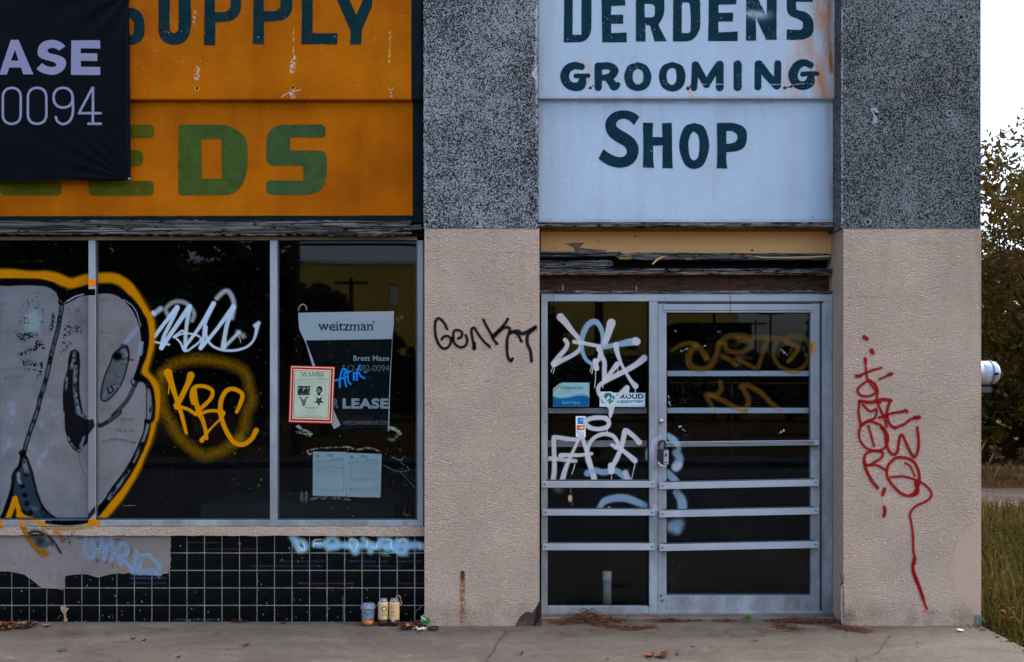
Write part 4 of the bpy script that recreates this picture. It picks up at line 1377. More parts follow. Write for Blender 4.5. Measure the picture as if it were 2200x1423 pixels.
# red tag on the wide pier
cv = Canvas(1825, 715, 2015, 1325, .8, .9)
RED = A(150, 16, 26)
def RS(pts, r=2.5, soft=2.1, op=.99):
    cv.stroke(mp(CRR, [(p[0], p[1]) for p in pts]), r + .35, RED, soft, op)
    cv.stroke(mp(CRR, [(p[0], p[1]) for p in pts]), r + 2.5, RED, 7, .10)
RS([(166, 96), (178, 104)], 4.4); RS([(200, 158), (205, 168)], 4.6)
RS([(172, 200), (174, 250), (182, 290), (215, 340)], 2.2); RS([(170, 196), (172, 212)], 3.4)
RS([(135, 280), (180, 258), (245, 238)], 2.5); RS([(128, 276), (148, 276)], 3.4)
RS([(295, 266), (270, 276), (235, 292)], 2.0); RS([(292, 266), (280, 270)], 3.6)
RS([(180, 300), (150, 320), (135, 345), (155, 368), (200, 366), (226, 340), (205, 305), (180, 292)], 2.5)
RS([(215, 310), (228, 350), (222, 385), (240, 400)], 2.3)
RS([(145, 395), (140, 440), (150, 505)], 2.6); RS([(145, 392), (200, 398), (250, 385), (290, 390)], 3.6)
RS([(150, 505), (180, 485), (215, 470), (222, 430), (195, 440), (160, 410)], 2.4)
RS([(222, 390), (240, 430), (262, 480), (270, 510)], 2.6); RS([(285, 395), (270, 450), (285, 500), (310, 518)], 3.0)
RS([(235, 470), (290, 450), (360, 438)], 2.8); RS([(356, 436), (364, 440)], 3.6)
RS([(310, 516), (350, 500), (385, 475), (418, 468)], 2.8); RS([(400, 470), (420, 468)], 4.2)
RS([(175, 490), (145, 520), (145, 570), (175, 610), (230, 622), (268, 600), (275, 555), (250, 510), (200, 488), (175, 490)], 2.5)
RS([(185, 508), (200, 560), (212, 600)], 2.3)
RS([(245, 515), (262, 540), (268, 590), (290, 635), (318, 630), (330, 560), (345, 555), (375, 620), (400, 652), (418, 600), (412, 515)], 3.0)
RS([(205, 622), (250, 630), (245, 655), (215, 675), (180, 690), (165, 665), (175, 635), (205, 622)], 2.7)
RS([(165, 670), (175, 710), (200, 760), (228, 795)], 3.4); RS([(180, 690), (225, 690), (262, 710)], 2.5)
RS([(335, 652), (385, 665), (415, 710), (420, 770), (390, 825), (345, 825), (300, 785), (272, 740), (275, 695), (305, 660), (335, 652)], 3.0)
RS([(355, 680), (380, 695), (400, 740)], 1.9); RS([(290, 745), (350, 742), (420, 765), (462, 795), (478, 828), (455, 855), (405, 880), (378, 915), (385, 960), (392, 1020), (393, 1080), (402, 1130), (390, 1170), (400, 1210), (425, 1270), (455, 1355)], 2.5)
RS([(405, 770), (412, 815), (385, 830)], 4.2)
RS([(398, 1120), (392, 1170), (420, 1250), (440, 1310)], 3.3)
RS([(260, 800), (252, 825)], 3.8); RS([(258, 885), (262, 900), (257, 925)], 3.6)
RS([(440, 1368), (490, 1372)], .8, 2.5, .6)
cv.mesh('graffiti', MAT['paint_wall'], rp, -.0030, label='red spray tag with a long wavy tail')

# big piece at the left of the display window
cv = Canvas(0, 575, 345, 1222, .9, 1.2)
GOLD = A(160, 108, 0); GRY = A(90, 99, 111); LIL = A(102, 103, 111); BKK = A(0, 1, 3); TEAL = A(26, 44, 58)
a = lambda crop, pts: mp(crop, pts)
gold = a(CRA, [(-20, 40), (120, 42), (280, 60), (430, 60), (540, 78), (620, 112), (690, 128), (760, 110), (850, 85), (960, 78), (1070, 78), (1160, 110), (1250, 190), (1330, 290), (1395, 400), (1435, 470), (1450, 600), (1440, 720), (1405, 860), (1385, 950), (1400, 1000), (1460, 1070), (1498, 1160), (1500, 1290), (1480, 1423)]) \
     + a(CRB, [(1385, 60), (1370, 140), (1340, 260), (1290, 380), (1220, 540), (1150, 660), (1060, 800), (960, 920), (880, 1010), (800, 1030)])
cv.stroke([(p[0], p[1], 6.6 + (3.6 if (p[1] < 640 and p[0] < 300) else 0) + (1.6 if p[1] > 1000 else 0)) for p in gold], 6.6, GOLD, 8, .97)
cv.stroke(gold, 9, GOLD, 16, .25)
blk = a(CRA, [(-20, 120), (200, 115), (400, 125), (500, 160), (560, 205), (640, 235), (760, 205), (900, 195), (1050, 200), (1160, 235), (1260, 320), (1330, 420), (1380, 540), (1390, 680), (1365, 820), (1320, 930), (1300, 1010), (1380, 1060), (1430, 1150), (1450, 1290), (1440, 1423)]) \
    + a(CRB, [(1330, 60), (1320, 160), (1290, 280), (1230, 420), (1150, 570), (1060, 700), (960, 820), (890, 910), (830, 960), (700, 1000), (500, 1000)])
cv.stroke(blk, 8.5, BKK, 4, .98)
fill = a(CRA, [(-20, 150), (150, 152), (300, 150), (450, 165), (530, 215), (560, 280), (575, 320), (640, 300), (720, 265), (850, 240), (1000, 228), (1090, 240), (1170, 285), (1250, 370), (1310, 480), (1340, 600), (1345, 720), (1330, 850), (1300, 960), (1270, 1040), (1310, 1070), (1370, 1080), (1410, 1150), (1425, 1280), (1415, 1423)]) \
     + a(CRB, [(1300, 80), (1290, 180), (1250, 290), (1190, 420), (1110, 560), (1010, 690), (940, 800), (860, 900), (800, 975), (600, 990), (500, 985), (430, 940), (380, 880), (330, 740), (290, 600), (250, 440), (215, 400), (190, 480), (140, 570), (100, 720), (40, 900), (0, 1000), (-20, 1000)])
fill = smooth(fill, 3)
cv.poly(fill, GRY, .97, 3)
w_ = (slice(None), slice(None))
ins = cv.dist_loop(w_, fill)[1]
lilac = np.clip(((cv.X - 60) / 80 + (cv.Y - 800) / 300 + (fbm(cv.X, cv.Y, 60, 3) - .5) * 2), 0, 1) * ins
lilac = np.maximum(lilac, ins * np.clip(1 - np.abs(cv.X - 196) / 9, 0, 1) * .4)
low_ = np.clip((cv.Y - 1000) / 120, 0, 1)
cv.rgb = cv.rgb * (1 - .7 * (lilac * (1 - low_))[..., None]) + np.array(LIL) * (.7 * (lilac * (1 - low_))[..., None])
mot = 1 + (fbm(cv.X, cv.Y, 34, 51) - .5) * .42 + (fbm(cv.X, cv.Y, 7, 52) - .5) * .16
cv.rgb = np.where(ins[..., None], cv.rgb * mot[..., None], cv.rgb)
# streaky wiping marks and blue grey smears
def sm(crop, pts, r, col, soft=8, op=.5, seed=4):
    cv.stroke(a(crop, pts), r, col, soft, op, noise=lambda X, Y: np.clip((fbm(X, Y, 6, seed) - .3) * 2.6, 0, 1))
BL = A(104, 124, 158)
for pts in ([(60, 250), (90, 320)], [(370, 120), (400, 180)], [(440, 60), (500, 40), (520, 100)], [(340, 540), (380, 440), (430, 340)], [(350, 470), (400, 380)], [(110, 120), (130, 20), (60, 60)], [(480, 300), (510, 290)], [(240, 310), (300, 350)], [(20, 400), (60, 330)]):
    sm(CRB, pts, 6, BL, 9, .5)
for pts in ([(90, 1290), (130, 1250), (110, 1380)], [(440, 1240), (500, 1260)], [(490, 1370), (540, 1350), (580, 1400)]):
    sm(CRA, pts, 4.5, BL, 9, .5)
DG = A(56, 62, 70)
for pts in ([(940, 290), (1020, 285)], [(980, 605), (1060, 600)], [(640, 500), (830, 500)], [(760, 430), (830, 520)], [(300, 210), (380, 230)], [(0, 600), (150, 595)], [(150, 735), (260, 740)], [(20, 950), (200, 940)], [(20, 1040), (200, 1020)]):
    sm(CRA, pts, 2.6, DG, 6, .45)
for pts in ([(940, 285), (1040, 265), (1120, 280), (1210, 300)], [(930, 290), (990, 275)], [(1040, 180), (1120, 190), (1210, 185)], [(1070, 90), (1200, 90)]):
    sm(CRB, pts, 3, DG, 5, .7)
# diagonal bar
dg = a(CRA, [(575, 300), (590, 350), (575, 440), (545, 600), (500, 770), (465, 930), (430, 1080), (380, 1240), (335, 1423)])[:-1] + a(CRB, [(340, 0), (290, 140), (240, 290), (215, 390)])
cv.stroke(dg, 5.2, BKK, 2.6, .97)
cv.stroke(dg, 2.4, A(60, 76, 90), 2.4, .9, noise=lambda X, Y: np.clip((fbm(X, Y, 9, 14) - .32) * 4, 0, 1))
cv.stroke(a(CRA, [(560, 310), (600, 330), (700, 285), (780, 240), (850, 232)]), 1.6, BKK, 1.8, .95)
cv.stroke(a(CRA, [(640, 295), (720, 255), (800, 232)]), 1.3, A(120, 134, 146), 1.5, .8)
# ring at the knee and the spotted wedge
cv.poly(a(CRB, [(190, 430), (240, 430), (275, 520), (320, 690), (350, 800), (400, 890), (470, 960), (500, 990), (330, 990), (250, 930), (190, 880), (170, 800), (120, 760), (130, 600), (150, 540)]), TEAL, .95, 4)
cv.stroke(a(CRB, [(235, 425), (280, 540), (330, 740), (375, 860), (430, 930), (520, 990)]), 2.6, BKK, 4, .95)
cv.stroke(a(CRB, [(200, 400), (180, 500), (125, 580), (110, 700), (60, 860), (10, 990)]), 4, BKK, 3, .97)
cv.stroke(a(CRB, [(180, 380), (215, 370), (225, 400), (195, 420), (178, 395)]), 2.6, BKK, 2, .95)
for x_, y_ in ((200, 688), (222, 770), (240, 845), (275, 925), (235, 580)):
    cv.disc(CRB[0] + x_ / CRB[2], CRB[1] + y_ / CRB[2], 6, 5.6, BKK, 4, .95)
sm(CRB, [(160, 580), (180, 660)], 4, A(110, 120, 130), 4, .9); sm(CRB, [(215, 460), (240, 560)], 5, A(90, 102, 114), 5, .8)
sm(CRB, [(270, 880), (330, 900)], 5, A(70, 90, 104), 8, .6); sm(CRB, [(380, 900), (420, 960)], 6, BKK, 8, .8)
# slot
slot = a(CRA, [(715, 765), (750, 790), (760, 900), (750, 1050), (755, 1200), (780, 1330), (840, 1423)])[:-1] + a(CRB, [(740, 40), (800, 90), (800, 200), (780, 300), (740, 350), (708, 385), (660, 350), (620, 290), (590, 180), (585, 0)]) + a(CRA, [(610, 1350), (605, 1200), (615, 1080), (650, 960), (660, 850), (680, 780)])
cv.poly(slot, BKK, .97, 4)
cv.stroke(slot + [slot[0]], 1.8, BKK, 3, .95, False)
def gl(crop, pts, r=2.2, op=.85):
    cv.stroke(a(crop, pts), r, A(92, 106, 120), 2.6, op, noise=lambda X, Y: np.clip((fbm(X, Y, 5, 21) - .25) * 3, 0, 1))
gl(CRA, [(712, 790), (705, 860), (680, 940)], 3.2); gl(CRA, [(725, 930), (715, 1080), (722, 1200), (740, 1310), (770, 1380)], 4)
gl(CRA, [(640, 1030), (632, 1150)], 2.2); gl(CRB, [(690, 20), (740, 60), (790, 80)], 3.2); gl(CRB, [(612, 250), (650, 320), (705, 372)], 1.5); gl(CRB, [(715, 370), (745, 280), (765, 240)], 3); gl(CRB, [(720, 365), (800, 290)], 1.4)
cv.stroke(a(CRB, [(706, 385), (712, 450), (730, 510), (760, 590)]), .6, BKK, 1, .8)
cv.poly(a(CRB, [(800, 130), (830, 110), (845, 160), (805, 210)]), BKK, .95, 2)
# eye
eye = a(CRA, [(1170, 740), (1215, 735), (1232, 800), (1220, 900), (1180, 1040), (1120, 1150), (1050, 1230), (1000, 1255), (965, 1230), (970, 1150), (1000, 1020), (1050, 900), (1090, 800)])
cv.poly(smooth(eye), A(44, 60, 72), .95, 5, noise=lambda X, Y: .75 + .5 * (fbm(X, Y, 7, 2) - .5))
cv.stroke(smooth(eye + [eye[0]]), 1.7, BKK, 2.6, .95, False)
cv.disc(*a(CRA, [(1120, 825)])[0], 11, 10, BKK, 6, 1); cv.stroke(a(CRA, [(1080, 830), (1180, 855), (1270, 862)]), 2, BKK, 4, .8)
cv.stroke(a(CRA, [(1140, 770), (1170, 720), (1215, 740), (1220, 850)]), 3, BKK, 4, .7)
gl(CRA, [(1170, 770), (1205, 800), (1195, 870)], 3.4, .8); gl(CRA, [(1040, 1190), (1080, 1130), (1140, 1110)], 1.4, .9); gl(CRA, [(990, 1230), (1010, 1160)], 2, .6)
cv.stroke(a(CRA, [(1030, 1130), (1040, 1180), (1080, 1150), (1060, 1110)]), 2, BKK, 2, .9)
# lower curve
cv.stroke(a(CRA, [(1310, 1060), (1280, 1120), (1230, 1220), (1160, 1310), (1080, 1400)]) + a(CRB, [(1080, 20), (1000, 90), (900, 145), (860, 120), (800, 100)]), 4.6, BKK, 3, .92)
cv.stroke(a(CRA, [(1310, 1070), (1270, 1140), (1220, 1230), (1140, 1330)]) + a(CRB, [(1060, 40), (980, 100)]), 2.2, A(48, 64, 76), 3, .7)
cv.stroke(a(CRA, [(1260, 1045), (1250, 1075), (1275, 1110), (1300, 1100), (1320, 1060)]), 1.4, BKK, 1.6, .95)
# inner grey edge between fill and black on the right
ed = a(CRA, [(1180, 285), (1260, 340), (1310, 420), (1345, 540)])
cv.stroke(ed, 1.0, A(110, 124, 138), 1.4, .8)
ed2 = a(CRA, [(1400, 1110), (1430, 1200), (1440, 1330)]) + a(CRB, [(1350, 20), (1325, 150), (1290, 260), (1230, 400), (1160, 540), (1080, 660), (980, 800)])
cv.stroke(ed2, 3.6, A(84, 98, 114), 3, .9, noise=lambda X, Y: np.clip((fbm(X, Y, 12, 5) - .36) * 5, 0, 1))
cv.stroke(a(CRA, [(1395, 1090), (1402, 1200), (1400, 1400)]) + a(CRB, [(1310, 100), (1280, 250), (1220, 390), (1140, 560), (1010, 720)]), 1.3, BKK, 1.5, .95)
cv.stroke(a(CRA, [(1200, 690), (1260, 620), (1310, 560)]), 5, BL, 5, .65); cv.stroke(a(CRA, [(1350, 700), (1340, 800)]), 4.5, BL, 4, .8)
cv.stroke(a(CRA, [(-10, 145), (60, 150), (130, 145), (260, 135), (300, 140)]), 1.5, BKK, 1.6, .9)
# peeled specks
def specks(crop, pts, thr, seed, s_=2.6):
    pp_ = a(crop, pts)
    cv.poly(pp_, A(6, 10, 12), 1, 6, noise=lambda X, Y: np.clip((fbm(X, Y, s_, seed) - thr) * 14, 0, 1))
specks(CRA, [(180, 280), (400, 240), (430, 400), (400, 560), (180, 560)], .66, 31, 2.6)
specks(CRA, [(150, 600), (360, 600), (350, 640), (290, 650), (240, 690), (170, 660)], .44, 32)
specks(CRA, [(350, 670), (400, 680), (445, 760), (400, 760), (300, 790), (190, 835), (170, 800), (320, 740)], .42, 33, 3.4)
specks(CRA, [(200, 850), (360, 880), (350, 960), (240, 970)], .52, 34)
specks(CRA, [(385, 860), (420, 880), (395, 1000), (350, 1050), (370, 960)], .42, 35)
specks(CRA, [(500, 400), (530, 430), (510, 560), (470, 615), (465, 590), (490, 500)], .40, 36)
specks(CRA, [(610, 530), (780, 530), (780, 610), (700, 600), (610, 660), (600, 600)], .52, 37)
specks(CRA, [(590, 680), (700, 690), (660, 740), (620, 800), (520, 810), (600, 760)], .52, 38)
specks(CRA, [(620, 380), (780, 340), (740, 470), (640, 470)], .66, 39)
# the sheet shows through where the paint peeled: a pale corner with the letter n
cv.poly(a(CRA, [(240, 420), (340, 380), (390, 470), (370, 590), (260, 580), (230, 500)]), A(112, 142, 156), .55, 16)
for pts in ([(225, 455), (240, 455)], [(236, 455), (236, 508)], [(225, 508), (248, 508)], [(238, 462), (256, 454), (268, 464), (268, 508)], [(258, 508), (280, 508)]):
    cv.stroke(a(CRA, pts), .75, BKK, .9, .95, False)
# gold legs at lower left
cv.stroke(a(CRB, [(135, 800), (110, 880), (70, 980)]), 5.6, GOLD, 3, .97)
cv.stroke(a(CRB, [(135, 800), (160, 880), (180, 940), (230, 975), (320, 1000), (400, 1040)]), 5.2, GOLD, 3, .97)
cv.stroke(a(CRB, [(170, 950), (200, 1040), (260, 1160), (320, 1240), (360, 1280)]), 6.2, GOLD, 4, .95)
cv.stroke(a(CRB, [(5, 1010), (12, 1050)]), 5, GOLD, 3, .97)
cv.disc(*a(CRB, [(400, 1295)])[0], 10.5, 8.5, GOLD, 5, .97)
cv.poly(a(CRB, [(118, 1060), (128, 960), (145, 1000), (165, 1060)]), A(150, 160, 176), .0)
cv.stroke(a(CRB, [(420, 1010), (560, 1025), (700, 1018), (800, 1000)]), 4.4, BKK, 3, .97)
cv.stroke(a(CRB, [(390, 1060), (560, 1072), (700, 1066), (780, 1050)]), 4, A(176, 128, 44), 4, .8)
cv.stroke(a(CRB, [(500, 1100), (540, 1140), (570, 1180)]), 5, A(168, 112, 20), 6, .8)
# grey wedge that ran down onto the ledge
wd = a(CRB, [(240, 1060), (330, 1070), (400, 1080), (440, 1130), (500, 1200), (550, 1290), (500, 1240), (440, 1230), (400, 1260), (340, 1240), (280, 1140)])
cv.poly(wd, A(66, 76, 88), .9, 7, noise=lambda X, Y: np.clip(.5 + (fbm(X, Y, 8, 41) - .3) * 1.6, 0, 1))
cv.stroke(a(CRB, [(260, 1110), (320, 1095), (400, 1120), (330, 1130), (270, 1125)]), 2.4, BKK, 3, .9)
cv.stroke(a(CRB, [(430, 1130), (490, 1200), (548, 1290)]), 3, A(40, 56, 70), 4, .9)
cv.disc(*a(CRB, [(370, 1190)])[0], 10, 10, A(34, 46, 58), 9, .8)
cv.stroke(a(CRB, [(548, 1200), (600, 1160), (665, 1110)]), 2.2, A(70, 74, 76), 5, .8, noise=nz2)
cv.stroke(a(CRB, [(615, 1190), (632, 1195), (625, 1210)]), 1.3, BKK, 1.2, .9)
piece = cv
piece.mesh('graffiti', MAT['paint_glass'], wf, .1105, rect=(0, 575, 190.6, 1114.3), label='bulging grey letter with black and gold outline, left part on glass')
piece.mesh('graffiti', MAT['paint_glass'], wf, .1105, rect=(207.5, 575, 345, 1114.3), label='right half of the bulging grey letter, on glass')
# on the mullion the outline is crisp: gold block, pale gap, black block, then lilac
mu = Canvas(189.5, 600, 204.5, 1130, .75)
mu.poly([(185, 597), (210, 600), (210, 615), (185, 615.5)], A(196, 116, 10), 1, 1)
mu.poly([(185, 621), (210, 621), (210, 635), (185, 635)], BKK, 1, 1)
mu.poly([(185, 636), (210, 636), (210, 1100), (185, 1100)], A(104, 106, 118), .85, 3)
mu.poly([(185, 904), (200, 900), (204, 915), (190, 935), (185, 935)], BKK, .95, 3)
mu.stroke([(184, 1117), (207, 1092)], 5, BKK, 3, .95, False)
mu.stroke([(184, 1128), (207, 1116)], 6, GOLD, 3, .97, False)
mu.mesh('graffiti', MAT['paint_glass'], wf, .0772)
piece.mesh('graffiti', MAT['paint_glass'], wf, .0792, rect=(0, 1117.5, 216, 1130.6))
piece.mesh('graffiti', MAT['paint_wall'], led, .0742, rect=(0, 1131.5, 200, 1151))
led_g = piece.mesh('graffiti', MAT['paint_wall'], tb, .0932, rect=(0, 1150, 200, 1222))

# white scribble and KBC tag on the middle pane
cv = Canvas(318, 605, 582, 1005, .8, .6)
WH = A(150, 176, 212)
fz = lambda k: (lambda X, Y: np.clip(1 - k * fbm(X, Y, 3, 8), 0, 1))
def KS(pts, r=3.0, soft=3.0, op=.9, col=WH):
    cv.stroke([(CRK[0] + p[0] / CRK[2], CRK[1] + p[1] / CRK[2], (p[2] if len(p) > 2 else r)) for p in pts], r, col, soft, op)
KS([(150, 250), (130, 190), (190, 140), (260, 140), (310, 170), (345, 230), (330, 280)], 4, 7, .5)
KS([(520, 110), (560, 70), (600, 55), (635, 100), (650, 170), (635, 260)], 4.5, 7, .6)
KS([(40, 230), (90, 190)], 5, 7, .7); KS([(30, 220), (38, 230)], 4, 3, .9)
KS([(45, 400), (120, 300), (215, 180, 5)], 4, 3, .92); KS([(215, 185, 5.4), (170, 290), (115, 400), (95, 490, 4.5)], 4, 3, .9)
KS([(95, 490), (190, 350), (310, 175, 5.4)], 4.6, 3, .92); KS([(310, 180, 5), (290, 300), (280, 400), (275, 500)], 4, 3.5, .88)
KS([(45, 445), (100, 455), (155, 465)], 2.2, 2.5, .9)
KS([(190, 410), (270, 380), (370, 395), (395, 430), (340, 480), (275, 515), (240, 450), (195, 405)], 2.1, 2, .9)
KS([(190, 405), (250, 360), (270, 370)], 2, 2, .9)
KS([(275, 480), (380, 340), (495, 150, 5)], 3.6, 3, .92); KS([(490, 160, 4.6), (430, 300), (420, 400), (395, 490)], 3.8, 3.4, .9)
KS([(395, 490, 4.6), (500, 370), (645, 175, 5)], 3.8, 3, .92); KS([(645, 180, 5), (600, 300), (580, 400), (570, 480, 6)], 4.4, 3.4, .88)
KS([(575, 485), (640, 420), (690, 370)], 3.4, 5, .75); KS([(680, 370), (720, 400)], 5, 8, .45)
KS([(440, 330), (440, 400), (480, 470), (560, 505), (660, 508), (750, 480), (805, 420), (830, 320, 4.6)], 2.6, 2.4, .9); KS([(812, 320), (840, 300)], 4, 5, .9)
KS([(660, 390), (690, 410), (703, 450)], .7, 1, .8, A(180, 176, 160))
YG = A(112, 86, 2)
halo = [(110, 680), (180, 620), (300, 585), (430, 580), (560, 600), (680, 640), (745, 700), (770, 800), (790, 900), (750, 980), (730, 1090), (690, 1180)]
KS([(p[0], p[1], 8) for p in halo], 9, 24, .62, YG); KS([(p[0], p[1], 9) for p in [(100, 700), (90, 820), (110, 960), (170, 1070), (240, 1180), (330, 1260), (420, 1310), (520, 1290), (620, 1240), (690, 1190)]], 8, 24, .62, YG)
n_ = np.where(cv.a < .6, .0 + 1.7 * fbm(cv.X, cv.Y, 3.2, 19), 1.0)
m_ = cv.Y > 758
cv.a = np.where(m_, cv.a * np.clip(n_, 0, 1), cv.a)
OR = A(174, 118, 0)
KS([(145, 680, 9), (165, 740, 6.6), (200, 850, 5), (240, 970, 4.6), (270, 1080, 4), (285, 1140, 3.4)], 6, 2.5, .97, OR)
KS([(155, 760), (150, 840)], 1.3, 1.2, .97, OR)
KS([(320, 700, 8), (300, 760, 6), (215, 930, 5.4)], 5, 2.5, .95, OR); KS([(212, 930, 7), (216, 938, 7)], 7, 2, .97, OR)
KS([(240, 940), (300, 960), (360, 1000)], 3.6, 2.4, .95, OR)
KS([(340, 910, 5), (325, 850), (350, 790), (430, 785), (485, 820), (470, 880), (400, 950), (360, 990)], 4.2, 2.5, .95, OR)
KS([(345, 800, 5), (360, 900, 5), (385, 990, 6), (410, 1040, 4.6), (430, 1110), (440, 1180, 4)], 4, 2.5, .95, OR)
KS([(405, 1195, 5.6), (415, 1180, 4), (470, 1110, 2.2), (550, 1030, 2.4)], 3, 2, .95, OR)
KS([(400, 990), (470, 970), (550, 975)], 3.6, 2.4, .95, OR); KS([(548, 980, 7), (560, 990, 7)], 7, 2.4, .95, OR)
KS([(670, 980, 3.6), (705, 900, 4.6), (710, 840, 4.6), (650, 805, 4.6), (590, 820, 4.8), (550, 900, 5), (550, 1000, 5), (580, 1100, 4.8), (640, 1200, 5), (710, 1230, 5), (780, 1190, 5), (820, 1120, 5.6)], 4.6, 2.5, .97, OR)
cv.mesh('graffiti', MAT['paint_glass'], wf, .1108, label='white scribble above a gold three letter tag with a halo')

# white tag on the render patch, with a thin older marker line under it
cv = Canvas(160, 1140, 352, 1245, .8, .8)
c6 = lambda pts, r, soft, op, col: cv.stroke([(CR6[0] + p[0] / CR6[2], CR6[1] + p[1] / CR6[2], r) for p in pts], r, col, soft, op)
for pts in ([(650, 143), (810, 135)], [(790, 175), (830, 185), (810, 240)], [(905, 155), (920, 260), (940, 300)], [(960, 155), (1040, 165), (1100, 220), (1110, 270), (1080, 298)], [(815, 300), (820, 345), (840, 320)], [(880, 330), (900, 352), (930, 300)], [(945, 300), (950, 390)], [(1190, 290), (1185, 340), (1160, 400)], [(1070, 340), (1095, 390)]):
    c6(pts, .9, 1, .9, BK)
WB = A(124, 160, 202)
for pts in ([(760, 110), (730, 130), (715, 200), (730, 280), (770, 310), (800, 280), (790, 210), (770, 130)], [(800, 280), (850, 220), (860, 130), (870, 220), (880, 320)], [(880, 320), (900, 250), (935, 150), (950, 250), (940, 330)], [(940, 330), (980, 260), (1040, 180), (1080, 240), (1060, 290), (1000, 300), (1020, 370)], [(1000, 300), (1080, 360), (1120, 420), (1140, 340), (1150, 250)], [(1150, 300), (1180, 290), (1260, 290), (1310, 340), (1350, 410), (1230, 420), (1170, 430), (1190, 330)], [(1120, 430), (1250, 435), (1350, 440)]):
    c6(pts, 5.0, 6.0, .9, WB)
c6([(1330, 420), (1338, 470)], 1, 1.4, .9, WB)
cv.mesh('graffiti', MAT['paint_wall'], tb, .0926, label='pale blue bubble scribble on the bare render')
# white spray on the tiles
cv = Canvas(608, 1140, 913, 1215, .9, .6)
c7 = lambda pts, r, soft, op, col: cv.stroke([(CR7[0] + p[0] / CR7[2], CR7[1] + p[1] / CR7[2], r) for p in pts], r, col, soft, op)
WT = A(118, 164, 208)
for pts in ([(300, 115), (340, 140), (390, 160), (400, 200), (360, 215)], [(310, 120), (330, 170), (350, 205)], [(470, 170), (530, 170), (600, 120), (640, 180), (570, 200)], [(560, 180), (700, 175)], [(740, 140), (780, 170), (770, 230), (730, 180)], [(830, 130), (870, 180), (880, 220)], [(880, 170), (930, 190), (960, 140)], [(960, 130), (1030, 150), (1000, 200)], [(1000, 190), (1060, 200), (1080, 150)], [(1080, 150), (1140, 150), (1130, 230), (1070, 220)], [(1130, 190), (1200, 170), (1270, 185)], [(700, 180), (1270, 185)]):
    c7(pts, 5.6, 12, .92, WT)
c7([(980, 240), (1150, 245)], 4, 10, .35, WT)
for pts in ([(460, 190), (465, 140), (515, 135)], [(465, 165), (515, 165)], [(735, 200), (725, 160), (740, 130), (780, 145), (780, 190), (760, 215)], [(850, 190), (860, 140)], [(890, 190), (920, 200), (935, 150)], [(1000, 135), (1035, 140), (1030, 190), (1045, 205)], [(1090, 150), (1120, 128), (1150, 150)], [(1240, 160), (1250, 210)], [(340, 150), (360, 200), (395, 215), (385, 160)]):
    c7(pts, 1.0, 1.4, .85, A(190, 220, 240))
cv.mesh('graffiti', MAT['paint_glass'], tb, .0968, label='smeared pale blue spray across the top row of tiles')
# splashes on tiles, plus reflection streaks painted along the courses
cv = Canvas(0, 1150, 913, 1337, 1.2, .8)
for q in range(120):
    x_, y_ = random.uniform(0, 910), 1337 - 180 * random.random() ** 1.7
    cv.disc(x_, y_, random.uniform(.7, 1.5), random.uniform(.7, 1.8), A(150, 156, 156), 1.2, random.uniform(.2, .7))
for x_, y0, y1 in ((737, 1282, 1336), (632, 1286, 1292), (891, 1322, 1336)):
    cv.stroke([(x_, y0), (x_ + .4, y1)], .7, A(120, 150, 170), 1.3, .6, False, noise=nz)
cv.stroke([(905, 1300), (902, 1308), (895, 1312), (893, 1316)], .8, A(120, 120, 112), 1, .8)
cv.disc(515, 1168, 2.6, 3, A(90, 116, 140), 3, .6)
for x0, x1, y_, op in ((280, 356, 1242, .4), (280, 356, 1252.5, .3), (600, 700, 1206, .22), (750, 905, 1206, .32), (540, 690, 1216, .22), (770, 860, 1216, .2), (380, 470, 1331, .35), (20, 80, 1335, .25)):
    cv.stroke([(x0, y_), ((x0 + x1) / 2, y_ + .6), (x1, y_)], 1.6, A(50, 76, 100), 4, op)  # bluish reflections painted on the glaze
for x0, x1, y_, op in ((640, 760, 1254, .35), (850, 912, 1254, .25), (400, 470, 1166, .25), (440, 560, 1180, .2)):
    cv.stroke([(x0, y_), (x1, y_)], 1.0, A(96, 84, 50), 3, op)  # olive street reflections, painted likewise
cv.mesh('splash_and_reflection', MAT['paint_glass'], tb, .0974)

# white tag on the side light
cv = Canvas(1163, 660, 1412, 1110, .8, .5)
WL = A(166, 174, 190); WL2 = A(116, 148, 180)
def DS(crop, pts, soft=3.2, op=.88, col=WL):
    cv.stroke([(crop[0] + p[0] / crop[2], crop[1] + p[1] / crop[2], p[2] / crop[2] * (.90 if p[2] > 12 else 1)) for p in pts], 1, col, soft, op)
DS(CRD, [(275, 210, 46), (330, 270, 40), (400, 360, 32), (470, 440, 28), (500, 500, 30), (480, 570, 26), (400, 630, 26), (300, 680, 28), (205, 725, 36)])
DS(CRD, [(325, 460, 26), (350, 500, 26), (330, 560, 28), (260, 640, 30), (200, 720, 34)])
DS(CRD, [(640, 735, 22), (560, 680, 22), (520, 600, 24), (505, 480, 30), (540, 350, 34), (600, 275, 36), (665, 265, 34), (715, 330, 28), (740, 430, 28), (740, 520, 34), (700, 560, 32)], 3.5, .85, WL2)
DS(CRD, [(425, 482, 24), (500, 490, 24), (600, 510, 22), (700, 530, 24)])
DS(CRD, [(830, 275, 52), (800, 380, 42), (760, 500, 34)], 4, .88)
DS(CRD, [(1100, 475, 50), (1000, 490, 40), (880, 515, 30), (740, 540, 28)], 4, .88, WL2); DS(CRD, [(1095, 475, 44), (1110, 478, 44)], 3)
DS(CRD, [(690, 560, 26), (715, 600, 30), (690, 680, 24), (660, 700, 28), (670, 770, 30)]); DS(CRD, [(655, 690, 32), (665, 770, 32)])
DS(CRD, [(715, 620, 30), (755, 700, 28), (755, 800, 28), (760, 890, 34)])
DS(CRD, [(880, 515, 34), (895, 600, 28), (930, 700, 20), (980, 800, 18), (1040, 900, 22), (1095, 965, 36)], 3, .9); 
DS(CRD, [(895, 725, 32), (830, 810, 26), (770, 890, 26)])
